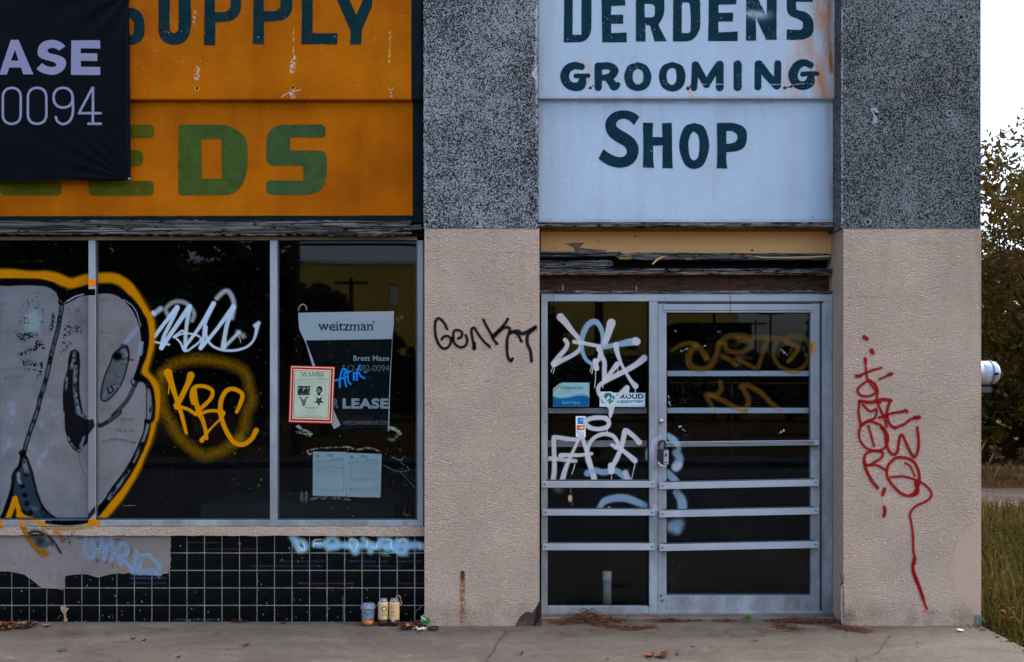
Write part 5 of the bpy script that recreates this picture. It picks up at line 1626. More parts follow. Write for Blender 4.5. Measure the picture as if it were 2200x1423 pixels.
DS(CRD, [(1190, 660, 42), (1100, 730, 34), (960, 810, 32), (800, 890, 30), (700, 960, 24), (690, 1030, 24), (730, 1090, 26), (780, 1160, 26), (825, 1210, 28), (820, 1290, 20)])
DS(CRD, [(1000, 985, 34), (940, 1040, 28), (890, 1100, 26), (850, 1180, 26), (825, 1260, 24)]); DS(CRD, [(1005, 985, 26), (1005, 1050, 22)])
for x_, y0, y1 in ((185, 750, 810), (208, 750, 825), (612, 740, 808), (628, 750, 830), (660, 780, 980), (740, 900, 985), (902, 750, 830), (1096, 990, 1040), (816, 1290, 1340)):
    DS(CRD, [(x_ + (6 if x_ < 200 else 0), y0, 4.5), (x_ - 2, (y0 + y1) / 2, 4.5), (x_ - (12 if x_ < 700 else 0), y1, 4.5)], 1.2, .9, A(186, 180, 184))
E = lambda pts, soft=3, op=.93, col=WL: DS(CRE, pts, soft, op, col)
E([(720, 85, 24), (600, 85, 26), (520, 110, 26), (515, 145, 26), (560, 185, 26), (640, 200, 24), (720, 185, 26), (750, 150, 24), (735, 105, 26), (680, 82, 22)])
E([(180, 740, 30), (195, 600, 28), (190, 400, 26), (190, 300, 28), (215, 285, 26), (330, 300, 24), (430, 310, 22)], 3.5, .88)
E([(470, 250, 28), (430, 330, 18), (370, 460, 18), (310, 600, 26), (270, 740, 32)], 3.4, .88); E([(470, 250, 26), (500, 350, 22), (540, 480, 26), (570, 600, 30), (600, 700, 34)], 3, .9)
E([(130, 500, 26), (200, 500, 24), (300, 515, 22), (410, 525, 22)], 4, .8); E([(260, 470, 28), (300, 465, 24), (450, 465, 20), (575, 450, 18)])
E([(570, 600, 26), (530, 500, 24), (540, 380, 22), (600, 290, 22), (700, 250, 24), (790, 270, 24), (840, 340, 24), (835, 390, 24), (780, 360, 20)], 3, .88)
E([(530, 650, 36), (600, 620, 32), (700, 640, 34), (800, 620, 32), (880, 660, 34), (940, 710, 40)], 6, .75, WL2); E([(920, 640, 30), (940, 720, 32)], 6, .7)
E([(770, 570, 32), (775, 630, 36)]); E([(775, 600, 26), (830, 500, 28), (880, 380, 26), (910, 240, 30), (930, 220, 30), (1000, 270, 26), (1060, 335, 32)], 3, .9)
E([(840, 380, 24), (920, 440, 24), (1015, 520, 32)])
for x0, y0, x1, y1 in ((405, 560, 372, 660), (730, 190, 735, 235), (778, 680, 778, 722), (1018, 550, 980, 715)):
    E([(x0, y0, 4.5), (x1, y1, 4)], 1.2, .9, A(190, 182, 184))
E([(650, 1010, 26), (700, 940, 36), (800, 905, 40), (930, 905, 42), (1050, 950, 38), (1150, 990, 30)], 6, .85, WL2); E([(755, 1010, 22), (755, 1060, 16)], 3, .8)
E([(215, 800, 30), (240, 810, 36)], 14, .35, WL2)
E([(1180, 340, 6), (1150, 420, 24), (1145, 500, 22)], 5, .8, WL2)
side = cv
side.mesh('graffiti', MAT['paint_glass'], fr, .2485, rect=(1176, 660, 1391.6, 1110), label='dripping white tag on the side light')
# where the spray crossed the frame, the bars and the door stile
cv = Canvas(1163, 930, 1500, 1180, .9, .5)
FP = A(150, 152, 176)
E([(1270, 280, 24), (1210, 330, 30), (1195, 420, 28), (1215, 520, 30), (1280, 570, 26)], 4, .8, FP)
E([(1190, 970, 10), (1240, 1010, 34)], 6, .6, FP); E([(85, 350, 20), (100, 480, 14)], 12, .5, FP)
cv.mesh('graffiti', MAT['paint_glass'], fr, .2115, rect=(1395.5, 930, 1413, 1180)); cv.mesh('graffiti', MAT['paint_glass'], door, .222, rect=(1413.6, 930, 1432, 1180)); cv.mesh('graffiti', MAT['paint_glass'], fr, .2125, rect=(1163, 930, 1176, 1180))
cv = Canvas(1430, 925, 1500, 1180, .9, .5)
E([(1350, 270, 34), (1420, 320, 36), (1470, 400, 20)], 7, .85, WL2)
E([(1440, 440, 44), (1470, 500, 40), (1440, 580, 52)], 9, .85, WL2); E([(1430, 590, 40), (1470, 560, 30)], 9, .7, WL)
E([(1350, 650, 40), (1420, 720, 40), (1460, 780, 40)], 7, .8, WL2)
E([(1440, 840, 40), (1490, 920, 48), (1500, 1010, 50)], 8, .85, WL2)
E([(1390, 1190, 60), (1470, 1150, 44), (1440, 1220, 50)], 16, .75, WL2)
cv.mesh('graffiti', MAT['paint_glass'], door, .2485, label='soft white spray on the door glass beside the lock box')
cv = Canvas(1410, 935, 1480, 1120, .9, .5)
E([(1400, 300, 26), (1440, 350, 34), (1470, 390, 30)], 5, .6, FP)
cv.mesh('graffiti', MAT['paint_glass'], door, .1782, rect=(1432, 951, 1480, 959))
cv = Canvas(1410, 935, 1480, 1120, .9, .5)
E([(1380, 690, 34), (1430, 760, 36)], 5, .6, FP); E([(1470, 1000, 40), (1440, 1070, 40)], 6, .5, FP)
cv.mesh('graffiti', MAT['paint_glass'], door, .1948, rect=(1420, 1036, 1480, 1050)); cv.mesh('graffiti', MAT['paint_glass'], door, .1948, rect=(1420, 1097, 1480, 1111))

# thin amber tag on the door glass
cv = Canvas(1434, 690, 1760, 892, .9, .5)
AM = A(168, 112, 40); AM2 = A(140, 116, 44)
O = lambda pts, op=.14, soft=6, col=AM: DS(CRO, pts, soft, op, col)
O([(240, 500, 14), (330, 450, 20), (420, 435, 24), (500, 480, 30), (570, 570, 32)]); O([(570, 580, 34), (600, 590, 10)], .1)
O([(470, 450, 30), (410, 530, 32), (400, 620, 34), (470, 680, 34), (560, 680, 34), (630, 620, 30), (670, 520, 26), (690, 430, 24)])
O([(690, 440, 22), (760, 380, 26), (850, 360, 28), (1000, 380, 28), (1150, 380, 28), (1300, 390, 28), (1420, 370, 30), (1500, 400, 24), (1560, 480, 22), (1540, 600, 22), (1450, 690, 22), (1330, 690, 22), (1240, 620, 22), (1210, 520, 22), (1240, 420, 24)], .14, 6, AM2)
O([(740, 440, 24), (770, 500, 24), (850, 520, 22), (960, 500, 22), (1000, 460, 22), (980, 410, 24), (860, 390, 26)])
O([(720, 560, 26), (790, 590, 24), (850, 640, 26)]); O([(860, 580, 22), (950, 630, 20), (1050, 670, 22), (1090, 580, 22), (1150, 400, 26)], .14)
O([(1330, 420, 24), (1420, 460, 20), (1440, 500, 20), (1350, 610, 18)], .25)
O([(700, 810, 24), (710, 870, 24), (660, 930, 26), (570, 930, 26), (600, 1000, 22), (650, 1080, 22)]); O([(600, 930, 24), (720, 980, 24), (850, 1050, 26), (940, 1060, 28), (970, 980, 26), (920, 870, 26), (900, 850, 26), (960, 840, 26), (1080, 900, 26), (1180, 1000, 26), (1250, 1060, 26)], .16)
cv.mesh('graffiti', MAT['paint_glass'], door, .2487, rect=(1434, 690, 1741, 892), label='faint amber tag on the upper door glass')
cv = Canvas(1434, 690, 1762, 892, .9, .5)
OO = A(190, 110, 14)
O([(440, 690, 14), (530, 695, 14)], .7, 5, OO)
for pts in ([(430, 680, 20), (530, 690, 22), (600, 680, 10)], [(1020, 685, 18), (1070, 690, 20)], [(1270, 680, 12), (1340, 705, 16), (1420, 710, 18), (1490, 685, 14)]):
    O(pts, .85, 6, OO)
cv.mesh('graffiti', MAT['paint_glass'], door, .2735, rect=(1434, 797, 1740, 808.4))
cv = Canvas(1434, 690, 1762, 892, .9, .5)
O([(640, 1040, 14), (655, 1080, 12)], .5, 5, OO); O([(790, 1045, 12), (880, 1070, 18), (940, 1080, 24), (970, 1050, 16)], .85, 6, OO); O([(1220, 1040, 22), (1270, 1075, 18)], .5, 6, OO)
cv.mesh('graffiti', MAT['paint_glass'], door, .2735, rect=(1434, 877, 1740, 888))
cv = Canvas(1738, 725, 1764, 770, .7)
cv.disc(1742.5, 746.5, 9, 16, OO, 5, .95); cv.disc(1740, 746, 5, 12, A(30, 14, 6), 4, .8)
cv.mesh('graffiti', MAT['paint_glass'], door, .222, rect=(1742, 720, 1761, 775))
# old tape ends left on the glass
cv = Canvas(1430, 690, 1745, 960, .6, .8)
TP = A(176, 190, 190)
for pts, r in (([(265, 315), (275, 318)], 1.2), ([(680, 325), (690, 312), (705, 328)], 1.4), ([(535, 458), (560, 458)], 1.5), ([(320, 510), (350, 508), (365, 490), (390, 486)], .9), ([(1285, 500), (1310, 525), (1335, 542)], 1.9), ([(205, 940), (212, 960), (214, 1000), (225, 1030)], 1.3), ([(305, 1232), (322, 1240), (345, 1262), (368, 1276)], 1.1), ([(1262, 1300), (1290, 1280), (1312, 1258)], 1.8), ([(310, 1236), (322, 1230)], 2.4), ([(1290, 1278), (1308, 1265)], 2.4)):
    cv.stroke([(CRO[0] + p[0] / CRO[2], CRO[1] + p[1] / CRO[2], r) for p in pts], r, TP, 1.2, .8, noise=nz2)
cv.mesh('tape_scrap', MAT['print'], door, .2483)
# hand grime, scuffs and scratches on the aluminium
def scuffs(x0, y0, x1, y1, n, d, par, seed):
    rr_ = random.Random(seed)
    cv = Canvas(x0, y0, x1, y1, .9, .4)
    for q in range(n):
        x_, y_ = rr_.uniform(x0, x1), rr_.uniform(y0, y1)
        k = rr_.random()
        if k < .5:
            cv.disc(x_, y_, rr_.uniform(.7, 2.2), rr_.uniform(.6, 2.6), A(54, 52, 54), 1.5, rr_.uniform(.3, .8), noise=nz2)
        elif k < .8:
            cv.stroke([(x_, y_), (x_ + rr_.uniform(-3, 3), y_ + rr_.uniform(-14, 14))], .35, rr_.choice((A(60, 66, 76), A(160, 172, 186))), .9, .6, False)
        else:
            cv.disc(x_, y_, rr_.uniform(4, 9), rr_.uniform(6, 20), A(88, 84, 88), 9, rr_.uniform(.15, .4), noise=nz)
    o = cv.mesh('dust_speck', MAT['flat'], par, d)
scuffs(1414, 860, 1431.5, 1310, 60, .2232, door, 1)
scuffs(1742.5, 700, 1760.5, 1310, 50, .2232, door, 2)
scuffs(1433, 1281, 1741, 1311, 90, .2252, door, 3)
scuffs(1396, 700, 1412.5, 1320, 55, .2122, fr, 4)
scuffs(1163.5, 660, 1176, 1320, 45, .2142, fr, 5)
scuffs(1771.5, 660, 1788.5, 1320, 45, .2132, fr, 6)
scuffs(1178, 1305, 1394, 1320, 50, .2162, fr, 7)
scuffs(216, 1118.5, 896, 1130, 90, .0793, wf, 8)
scuffs(580.5, 530, 594.5, 1129, 34, .0773, wf, 9)
scuffs(897.5, 530, 909, 1129, 30, .0773, wf, 10)

# ------------------------------------------------------------------ things fixed to or leaning on the front
# vinyl banner
ban = thing('vinyl_banner', 'black vinyl banner with pale lettering ending ASE and 0094, hung over the orange sign', 'banner', W(140, 388, 0))
t_ = NT('black vinyl')
c_ = t_.mix(t_.ramp(t_.noise(4, 4), .3, .7), A(0, 2, 6), A(2, 5, 12))
MAT['vinyl'] = t_.done(t_.bsdf(c_, .45, t_.bump(t_.noise(3, 3), .2, .02), spec=.07))


def ban_y(px, py):
    """folds of the hanging sheet: pulls from the lower right eyelet and from the top right"""
    y = 0.010
    dx, dy = 276 - px, 386 - py
    an = np.arctan2(dy, dx + 1e-3); rr_ = np.hypot(dx, dy)
    y = y - .0055 * np.sin(an * 26) * np.exp(-rr_ / 90) * np.clip(rr_ / 20, 0, 1)
    dx2, dy2 = 290 - px, py + 30
    an2 = np.arctan2(dy2, dx2); r2 = np.hypot(dx2, dy2)
    y = y - .008 * np.sin(an2 * 15 + .6) * np.exp(-r2 / 150)
    y = y - .0025 * np.sin((px * .5 + py) / 21.0) * np.clip((120 - py) / 160, 0, 1)
    y = y - .002 * np.sin(px / 13.0 + py / 40) * np.clip((py - 330) / 60, 0, 1)
    y = y - .0015 * np.sin(px / 47.0) 
    return y


def ban_map(off):
    def fn(px, py):
        d = ban_y(px, py) - off
        k = DIST / DIST / 340.0
        ex = np.clip((px - 250) / 28, 0, 1)
        px2 = px + ex * 2.2 * (py - 200) / 190 * .8
        return [(px2 - 1100) * k, d, EYE - (py + 1.2 * np.sin(px / 30) * np.clip((py - 360) / 28, 0, 1) - 830) * k]
    return fn


bc = Canvas(-330, -225, 278, 388, 4)
bc.a[:] = 1
bo = bc.mesh('sheet', MAT['vinyl'], ban, fn=ban_map(0))
for p_ in bo.data.polygons: p_.use_smooth = True
LV = A(112, 120, 156)
cv = Canvas(-2, 80, 232, 275, .7)
P = lambda pts, holes=(), col=LV, crop=CRL: cv.poly(mp(crop, rnd(pts)), col, holes=[mp(crop, rnd(h)) for h in holes])
P([(-8, 382), (52, 203), (92, 203), (168, 380), (116, 381), (104, 345), (44, 346), (32, 382)], [[(54, 310), (92, 310), (74, 255)]])
P([(332, 236), (300, 258), (285, 247, 10), (262, 243, 12), (243, 250, 10), (240, 262, 8), (252, 272, 10), (300, 282, 30), (334, 300, 25), (338, 330, 25), (325, 360, 30), (290, 382, 30), (250, 384, 30), (205, 370, 20), (183, 352), (212, 322), (235, 338, 10), (262, 344, 10), (285, 338, 10), (286, 326, 8), (272, 316, 10), (225, 305, 30), (192, 290, 25), (188, 255, 25), (205, 220, 30), (245, 202, 30), (290, 205, 20), (318, 220, 10)])
P([(362, 205), (511, 205), (511, 247), (412, 247), (412, 272), (496, 272), (496, 311), (412, 311), (412, 341), (511, 341), (511, 383), (362, 383)])
def ov(x0, x1, y0, y1, w=13, col=LV):
    r_ = (x1 - x0) / 2
    P([(x0, y0, r_), (x1, y0, r_), (x1, y1, r_), (x0, y1, r_)], [[(x0 + w, y0 + w, r_ - w), (x1 - w, y0 + w, r_ - w), (x1 - w, y1 - w, r_ - w), (x0 + w, y1 - w, r_ - w)]])
ov(4, 110, 443, 642); ov(134, 242, 443, 642); ov(-126, -20, 443, 642)
ov(266, 376, 443, 558)
cv.stroke(mp(CRL, [(370, 500), (370, 580), (352, 622), (320, 636), (292, 622), (284, 600)]), 2.7, LV, 1.2)
cv.stroke(mp(CRL, [(474, 450), (474, 634)]), 2.7, LV, 1.2, 1, False); cv.stroke(mp(CRL, [(470, 450), (402, 580), (514, 580)]), 2.7, LV, 1.2, 1, False); cv.stroke(mp(CRL, [(450, 634), (514, 634)]), 2.7, LV, 1.2, 1, False)
cv.mesh('lettering', MAT['print'], ban, fn=ban_map(.0012))
bm = bmesh.new()
lathe(bm, [(.0001, 0), (.006, 0), (.0075, .003), (.008, .004)], W(277, 384.5, -.002), 12, 'Y')
bm_obj('eyelet', bm, simple('pale blue steel eyelet', A(110, 140, 170), .3, .1, 10, .5, .7), ban, True)
# hem stitched along the right side
cv = Canvas(250, -40, 278, 386, 1.5)
for k in range(0, 430, 4):
    cv.stroke([(271, -40 + k), (274, -39 + k)], .5, A(26, 36, 54), 1, .7, False)
cv.mesh('hem', MAT['print'], ban, fn=ban_map(.001))

# lease sign hung inside the right window pane
MAT['sheet_white'] = simple('pale plastic sheet', A(190, 214, 226), .5, .05, 3)
MAT['sheet_dark'] = simple('dark printed sheet', A(10, 22, 26), .45, .2, 3, .1)
MAT['ink'] = simple('dark teal ink', A(16, 40, 52), .6, .1)
MAT['ink_pale'] = simple('pale print', A(160, 186, 200), .6, .05)
MAT['ink_grey'] = simple('grey print', A(112, 132, 142), .6, .05)
ls = thing('lease_sign', 'curling lease sign, white weitzman heading over dark lower half, inside the right window pane', 'sign', W(745, 920, .125))
LD = .123
poly_prism('sheet', mp(CRP, [(228, 398), (1142, 384), (1130, 600), (1115, 900), (1105, 1200), (1098, 1340), (1020, 1325), (900, 1318), (760, 1330), (620, 1345), (530, 1330), (450, 900)]), LD + .004, .001, MAT['sheet_dark'], ls)['label'] = 'dark lower half'
poly_prism('heading_panel', mp(CRP, [(150, 110), (400, 104), (640, 100), (1050, 95), (1160, 92), (1158, 240), (1142, 386), (228, 400), (170, 300), (156, 240)]), LD, .001, MAT['sheet_white'], ls)
poly_prism('curled_edge', mp(CRP, [(160, 262), (228, 398), (330, 668), (480, 1020), (560, 1220), (598, 1292), (530, 1336), (505, 1290), (400, 900), (300, 668), (230, 430), (168, 300)]), LD - .003, .001, MAT['sheet_white'], ls)
poly_prism('curled_edge', mp(CRP, [(1142, 384), (1145, 384), (1120, 900), (1108, 1358), (1097, 1350), (1104, 1100), (1116, 800)]), LD + .001, .001, MAT['sheet_white'], ls)
text('lettering', 'weitzman', 684, 691.5, 801, 710.5, LD - .0012, MAT['ink'], ls, .006, 1.0)
for sx0, sx1, sy in ((683.5, 691, 697.2), (693, 699, 697.2), (700, 705, 697.2), (719.5, 724, 698), (718.5, 729, 710), (729.5, 735.5, 697.3), (747, 751, 697.3), (746.5, 755, 710), (757, 763.5, 710), (765, 771.5, 710), (779, 781.5, 697.5), (786, 789, 697.3), (784.5, 791, 710), (794, 801.5, 710)):
    pbox('serif', sx0, sy - .8, sx1, sy + .5, LD - .0014, .0003, MAT['ink'], ls)
text('lettering', '®', 799.5, 689, 806, 696.5, LD - .0012, MAT['ink'], ls)
text('lettering', 'Brett Maze', 759, 764, 836, 775.5, LD + .002, MAT['ink_pale'], ls, .016, 1.04)
text('lettering', '512-482-0094', 735, 784.5, 836.5, 798, LD + .002, MAT['ink_grey'], ls, -.004, .92)
text('lettering', 'R', 716, 856.5, 727.5, 877.5, LD + .002, MAT['ink_grey'], ls, .05)
text('lettering', 'LEASE', 736, 856, 834.5, 878.5, LD + .002, MAT['ink_pale'], ls, .05, 1.1)
text('lettering', 'WEITZMANGROUP.COM', 737, 904, 834, 912.5, LD + .002, MAT['ink_grey'], ls, 0, 1.0)
# blue marker tag over it
cv = Canvas(715, 780, 790, 838, .5, .4)
BLU = A(14, 106, 196)
for pts, r in (([(538, 825), (600, 805), (665, 780)], 2), ([(588, 895), (592, 800), (610, 720), (640, 700), (668, 740), (680, 830), (704, 862)], 2), ([(655, 885), (640, 800), (640, 740), (700, 730)], 2), ([(735, 750), (740, 800), (735, 815)], 2.2), ([(770, 820), (770, 740), (800, 665)], 2.1), ([(740, 745), (790, 740)], 1.9), ([(790, 745), (815, 780), (850, 800)], 2), ([(852, 738), (870, 735)], 1.6)):
    cv.stroke([(CRP[0] + p[0] / CRP[2], CRP[1] + p[1] / CRP[2], r) for p in pts], r, BLU, 1.4, .97)
cv.mesh('graffiti', MAT['paint_glass'], wf, .1104, label='small bright blue marker tag')

# wanted poster stuck on the outside of the glass
po = thing('wanted_poster', 'small cream WANTED poster with red and black border on the right window pane', 'poster', W(668, 908, .108))
q4 = lambda l, t, r, b: [l, t, r, b]
def quad(name, pts, d, m): return poly_prism(name, mp(CRW, pts), d, .0007, m, po)
mr = simple('red poster border', A(176, 22, 26), .5, .06); mc = simple('cream paper', A(196, 178, 160), .7, .04); mk = simple('black poster border', A(14, 8, 10), .6, .1); mg = simple('pale green grey paper', A(148, 166, 154), .7, .05)
quad('sheet', [(232, 150), (1135, 172), (1085, 1330), (190, 1305)], .1085, mr)
quad('border', [(248, 166), (1115, 190), (1068, 1310), (210, 1284)], .1077, mc)
quad('border', [(262, 182), (1095, 208), (1052, 1292), (228, 1268)], .1069, mk)
quad('border', [(278, 200), (1072, 226), (1032, 1272), (250, 1248)], .1061, mr)
quad('border', [(298, 222), (1055, 245), (1015, 1252), (268, 1230)], .1053, mc)
quad('border', [(312, 240), (1038, 262), (1000, 1228), (285, 1205)], .1045, simple('dark green line', A(40, 62, 60), .7))
quad('paper', [(322, 250), (1028, 270), (990, 1218), (297, 1196)], .1037, mg)
cv = Canvas(600, 770, 740, 920, .33)
IK = A(20, 30, 36)
def wl(pts, r=1.0, op=.9, sm_=False): cv.stroke(mp(CRW, pts), r / CRW[2], IK, .5, op, sm_)
# the word, drawn with heavy and thin strokes and serifs
for pts, r in (([(452, 285), (492, 355)], 8), ([(492, 355), (515, 290)], 3), ([(515, 290), (545, 355)], 8), ([(545, 355), (572, 285)], 3), ([(440, 284), (470, 284)], 2.5), ([(500, 286), (530, 286)], 2.5), ([(560, 284), (585, 284)], 2.5),
               ([(610, 290), (580, 358)], 3), ([(610, 290), (645, 358)], 8), ([(592, 336), (628, 336)], 3), ([(570, 359), (596, 359)], 2.5), ([(630, 359), (660, 359)], 2.5),
               ([(672, 288), (672, 358)], 3), ([(672, 288), (722, 358)], 8), ([(722, 288), (722, 358)], 3), ([(660, 359), (684, 359)], 2.5), ([(660, 287), (680, 287)], 2.5), ([(712, 287), (734, 287)], 2.5),
               ([(765, 290), (765, 358)], 8), ([(738, 290), (792, 290)], 3), ([(738, 290), (738, 304)], 3), ([(792, 290), (792, 304)], 3), ([(752, 360), (780, 360)], 2.5),
               ([(806, 290), (806, 360)], 8), ([(800, 290), (842, 290)], 3), ([(800, 361), (845, 361)], 3), ([(806, 324), (832, 324)], 3), ([(844, 352), (844, 362)], 3), ([(842, 290), (842, 302)], 3),
               ([(862, 290), (862, 360)], 8), ([(852, 289), (880, 292)], 3), ([(852, 362), (880, 358)], 3)):
    wl(pts, r)
wl([(880, 292), (900, 310), (903, 330), (898, 350), (880, 358)], 6, .9, True)
wl([(436, 366), (905, 374)], 2)
rr = random.Random(8)
def scrib(x0, x1, y, s_=0.022, op=.75, h=4):
    x = x0
    while x < x1:
        w_ = rr.uniform(6, 22)
        wl([(x, y + (x - x0) * s_), (min(x1, x + w_), y + (x + w_ - x0) * s_)], h * rr.uniform(.5, 1), op * rr.uniform(.5, 1))
        x += w_ + rr.uniform(3, 7)
scrib(385, 985, 402); scrib(365, 975, 428); scrib(358, 985, 455); scrib(350, 960, 480); scrib(395, 880, 510); scrib(812, 985, 414, .01, 1, 7); scrib(910, 940, 527, 0, 1, 6); scrib(615, 720, 546, .01, .95, 6)
cv.poly(mp(CRW, [(378, 560), (630, 566), (622, 752), (372, 748)]), IK)
PG = A(120, 140, 136)
for x_, y_, rx, ry in ((505, 610, 26, 30), (487, 655, 12, 22), (400, 610, 14, 30), (590, 610, 22, 22), (605, 690, 14, 20), (440, 600, 10, 12), (560, 625, 10, 9), (450, 725, 40, 4), (570, 728, 30, 4)):
    cv.disc(CRW[0] + x_ / CRW[2], CRW[1] + y_ / CRW[2], rx / CRW[2], ry / CRW[2], PG, .8, .7)
for a_, b_ in (((672, 566), (948, 572)), ((948, 572), (942, 756)), ((942, 756), (664, 752)), ((664, 752), (672, 566))):
    wl([a_, b_], 2.2)
cv.poly(mp(CRW, smooth([(760, 620), (780, 580), (815, 570), (860, 585), (880, 630), (870, 680), (835, 720), (840, 750), (780, 750), (782, 715), (755, 690), (748, 650), (760, 620)])), IK)
for r_, c_ in ((38, PG), (27, IK), (20, PG)):
    cv.disc(CRW[0] + 805 / CRW[2], CRW[1] + 660 / CRW[2], r_ / CRW[2], r_ / CRW[2], c_, .5)
wl([(797, 645), (800, 665), (808, 680)], 5); wl([(810, 645), (820, 655)], 5)
cv.poly(mp(CRW, [(750, 775), (800, 828), (880, 780), (850, 860), (915, 908), (830, 905), (806, 985), (780, 905), (698, 898), (768, 862)]), IK)
cv.disc(CRW[0] + 805 / CRW[2], CRW[1] + 868 / CRW[2], 2.2, 2.4, A(100, 116, 112), .8, .6); wl([(790, 850), (800, 885), (815, 850), (822, 880)], 4)
for pts in ([(402, 790), (440, 812), (458, 850)], [(418, 775), (450, 805), (470, 830)], [(595, 798), (550, 812), (528, 850)], [(585, 785), (540, 800), (520, 830)], [(430, 840), (458, 858)], [(566, 842), (530, 862)]):
    wl(pts, 6, .95, True)
cv.poly(mp(CRW, [(456, 830), (480, 850), (498, 835), (515, 850), (540, 838), (543, 900), (525, 950), (495, 982), (465, 945), (450, 890)]), IK, .85)
for x_, y_, rx, ry in ((478, 880, 9, 16), (514, 880, 9, 16), (496, 930, 10, 12), (496, 850, 5, 12)):
    cv.disc(CRW[0] + x_ / CRW[2], CRW[1] + y_ / CRW[2], rx / CRW[2], ry / CRW[2], PG, .6, .8)
scrib(525, 780, 1004, .03, 1, 7); scrib(545, 755, 1030); scrib(600, 700, 1056); scrib(482, 810, 1080, .02); scrib(570, 730, 1106); scrib(560, 740, 1130); scrib(540, 800, 1154); scrib(420, 870, 1172, .03, 1, 5)
cv.mesh('print', MAT['print'], po, .1030)

# two permits taped up lower on the same pane
for k, (x0, x1, ytop, ybot, lab) in enumerate(((672.5, 746, 970.5, 1066, 'left one of two taped paper permits, with a small table of figures'), (745.5, 820, 973, 1068.5, 'right one of two taped paper permits, with long rows of text'))):
    pm = thing('paper_permit', lab, 'paper', W((x0 + x1) / 2, ybot, .12), 'permits taped inside the window')
    poly_prism('sheet', [(x0, ytop), (x1, ytop + (1 if k == 0 else 2.5)), (x1 - (2.5 if k else 2), ybot + .8), (x0 - 0.6, ybot - 1)], .122 + k * .0006, .0005, simple('bluish white paper', A(164, 196, 208), .7, .05), pm)
    cv = Canvas(x0 + 2, ytop + 2, x1 - 2, ybot - 2, .5)
    IB = A(70, 96, 110)
    cv.disc(x0 + 10, ytop + 9, 3, 3.2, IB, 1.2, .7)
    for yy, a_, b_, r_, op in ((7, 30, 44, .9, .9), (10, 30, 43, .7, .7), (12, 8, 26, .4, .5), (15, 40, 64, .8, .8)):
        cv.stroke([(x0 + a_, ytop + yy), (x0 + b_, ytop + yy + .3)], r_, IB, 1, op, False)
    rows = (19, 23, 27, 31, 35, 38, 41, 44, 47, 82) if k == 0 else (19, 23, 27, 31, 35, 39, 42, 46, 50, 54, 58, 62, 76, 82)
    for yy in rows:
        x = x0 + 7
        while x < x1 - 9:
            w_ = rr.uniform(3, 14)
            cv.stroke([(x, ytop + yy + rr.uniform(-.3, .3)), (min(x + w_, x1 - 7), ytop + yy)], .45, IB, .9, rr.uniform(.35, .85), False)
            x += w_ + rr.uniform(1, 3)
    for xx in (x0 + 6, x1 - 8):
        cv.stroke([(xx, ytop + 18), (xx, ybot - 10)], .35, IB, .8, .6, False)
    for yy in ((18, 34, 50) if k == 0 else (18, 57, 80)):
        cv.stroke([(x0 + 6, ytop + yy), (x1 - 8, ytop + yy + .5)], .35, IB, .8, .7, False)
    if k:
        for x_, y_ in ((8, 81), (20, 89), (5, 94)):
            cv.disc(x0 + x_, ytop + y_ - 4, .9, .9, A(20, 34, 44), .8)
    cv.mesh('print', MAT['print'], pm, .1212 + k * .0006)
# torn tape on that pane
cv = Canvas(606, 640, 892, 1114, .8, 1)
TP = A(110, 126, 116)
nz3 = lambda X, Y: np.clip((fbm(X, Y, 3.4, 26) - .28) * 3.2, 0, 1)
def TS(pts, r, op=.7, col=TP, crop=CRQ):
    cv.stroke(mp(crop, pts), r / crop[2], col, 1.6, op, noise=nz3)
TS([(430, 530), (440, 510), (540, 488), (640, 482), (800, 476), (812, 500)], 6, .9); TS([(435, 525), (455, 545), (500, 520)], 7, .8)
TS([(815, 480), (900, 500), (1000, 485), (1110, 520)], 9, .55); TS([(470, 960), (540, 948), (700, 950), (820, 965)], 14, .45, A(90, 104, 80))
TS([(340, 280), (380, 310), (465, 355)], 16, .75, A(120, 140, 146)); TS([(335, 340), (400, 350), (460, 375)], 10, .6); TS([(1205, 300), (1260, 320), (1295, 350)], 16, .85, A(124, 138, 132)); TS([(1190, 405), (1240, 410), (1270, 360)], 14, .6, A(80, 96, 74))
TS([(1220, 570), (1290, 600), (1330, 570)], 5, .5); TS([(1150, 650), (1260, 700), (1380, 690), (1300, 620)], 5, .35); TS([(1300, 710), (1450, 880)], 3, .35); TS([(1340, 1040), (1330, 1100), (1390, 1110)], 10, .25)
cv.stroke(mp(CRP, [(155, 85), (160, 50), (200, 18), (235, 45), (240, 80)]), 1.1, A(130, 130, 124), 1.6, .8)
cv.stroke(mp(CRP, [(1180, 165), (1210, 180), (1245, 150)]), 3.5, A(96, 96, 70), 3, .6, noise=nz3)
for q in range(70):
    cv.disc(random.uniform(606, 890), random.uniform(650, 1110), random.uniform(.4, .9), random.uniform(.4, .9), A(140, 150, 140), .9, .7)
cv.mesh('tape_scrap', MAT['print'], wf, .111)
cv = Canvas(212, 610, 578, 1112, 1, .5)
for q in range(90):
    cv.disc(random.uniform(330, 576), random.uniform(700, 1110), random.uniform(.4, 1.0), random.uniform(.4, 1.0), A(150, 160, 150), .9, .6)
cv.stroke([(264, 1087), (292, 1086)], .5, A(140, 130, 100), .8, .6)
for x_, y_ in ((505, 975), (556, 1043), (561, 1030), (590, 760), (572, 780)):
    cv.disc(x_, y_, 1.6, 2.4, A(120, 130, 116), 1.4, .6, noise=nz3)
cv.mesh('dust_speck', MAT['print'], wf, .111)

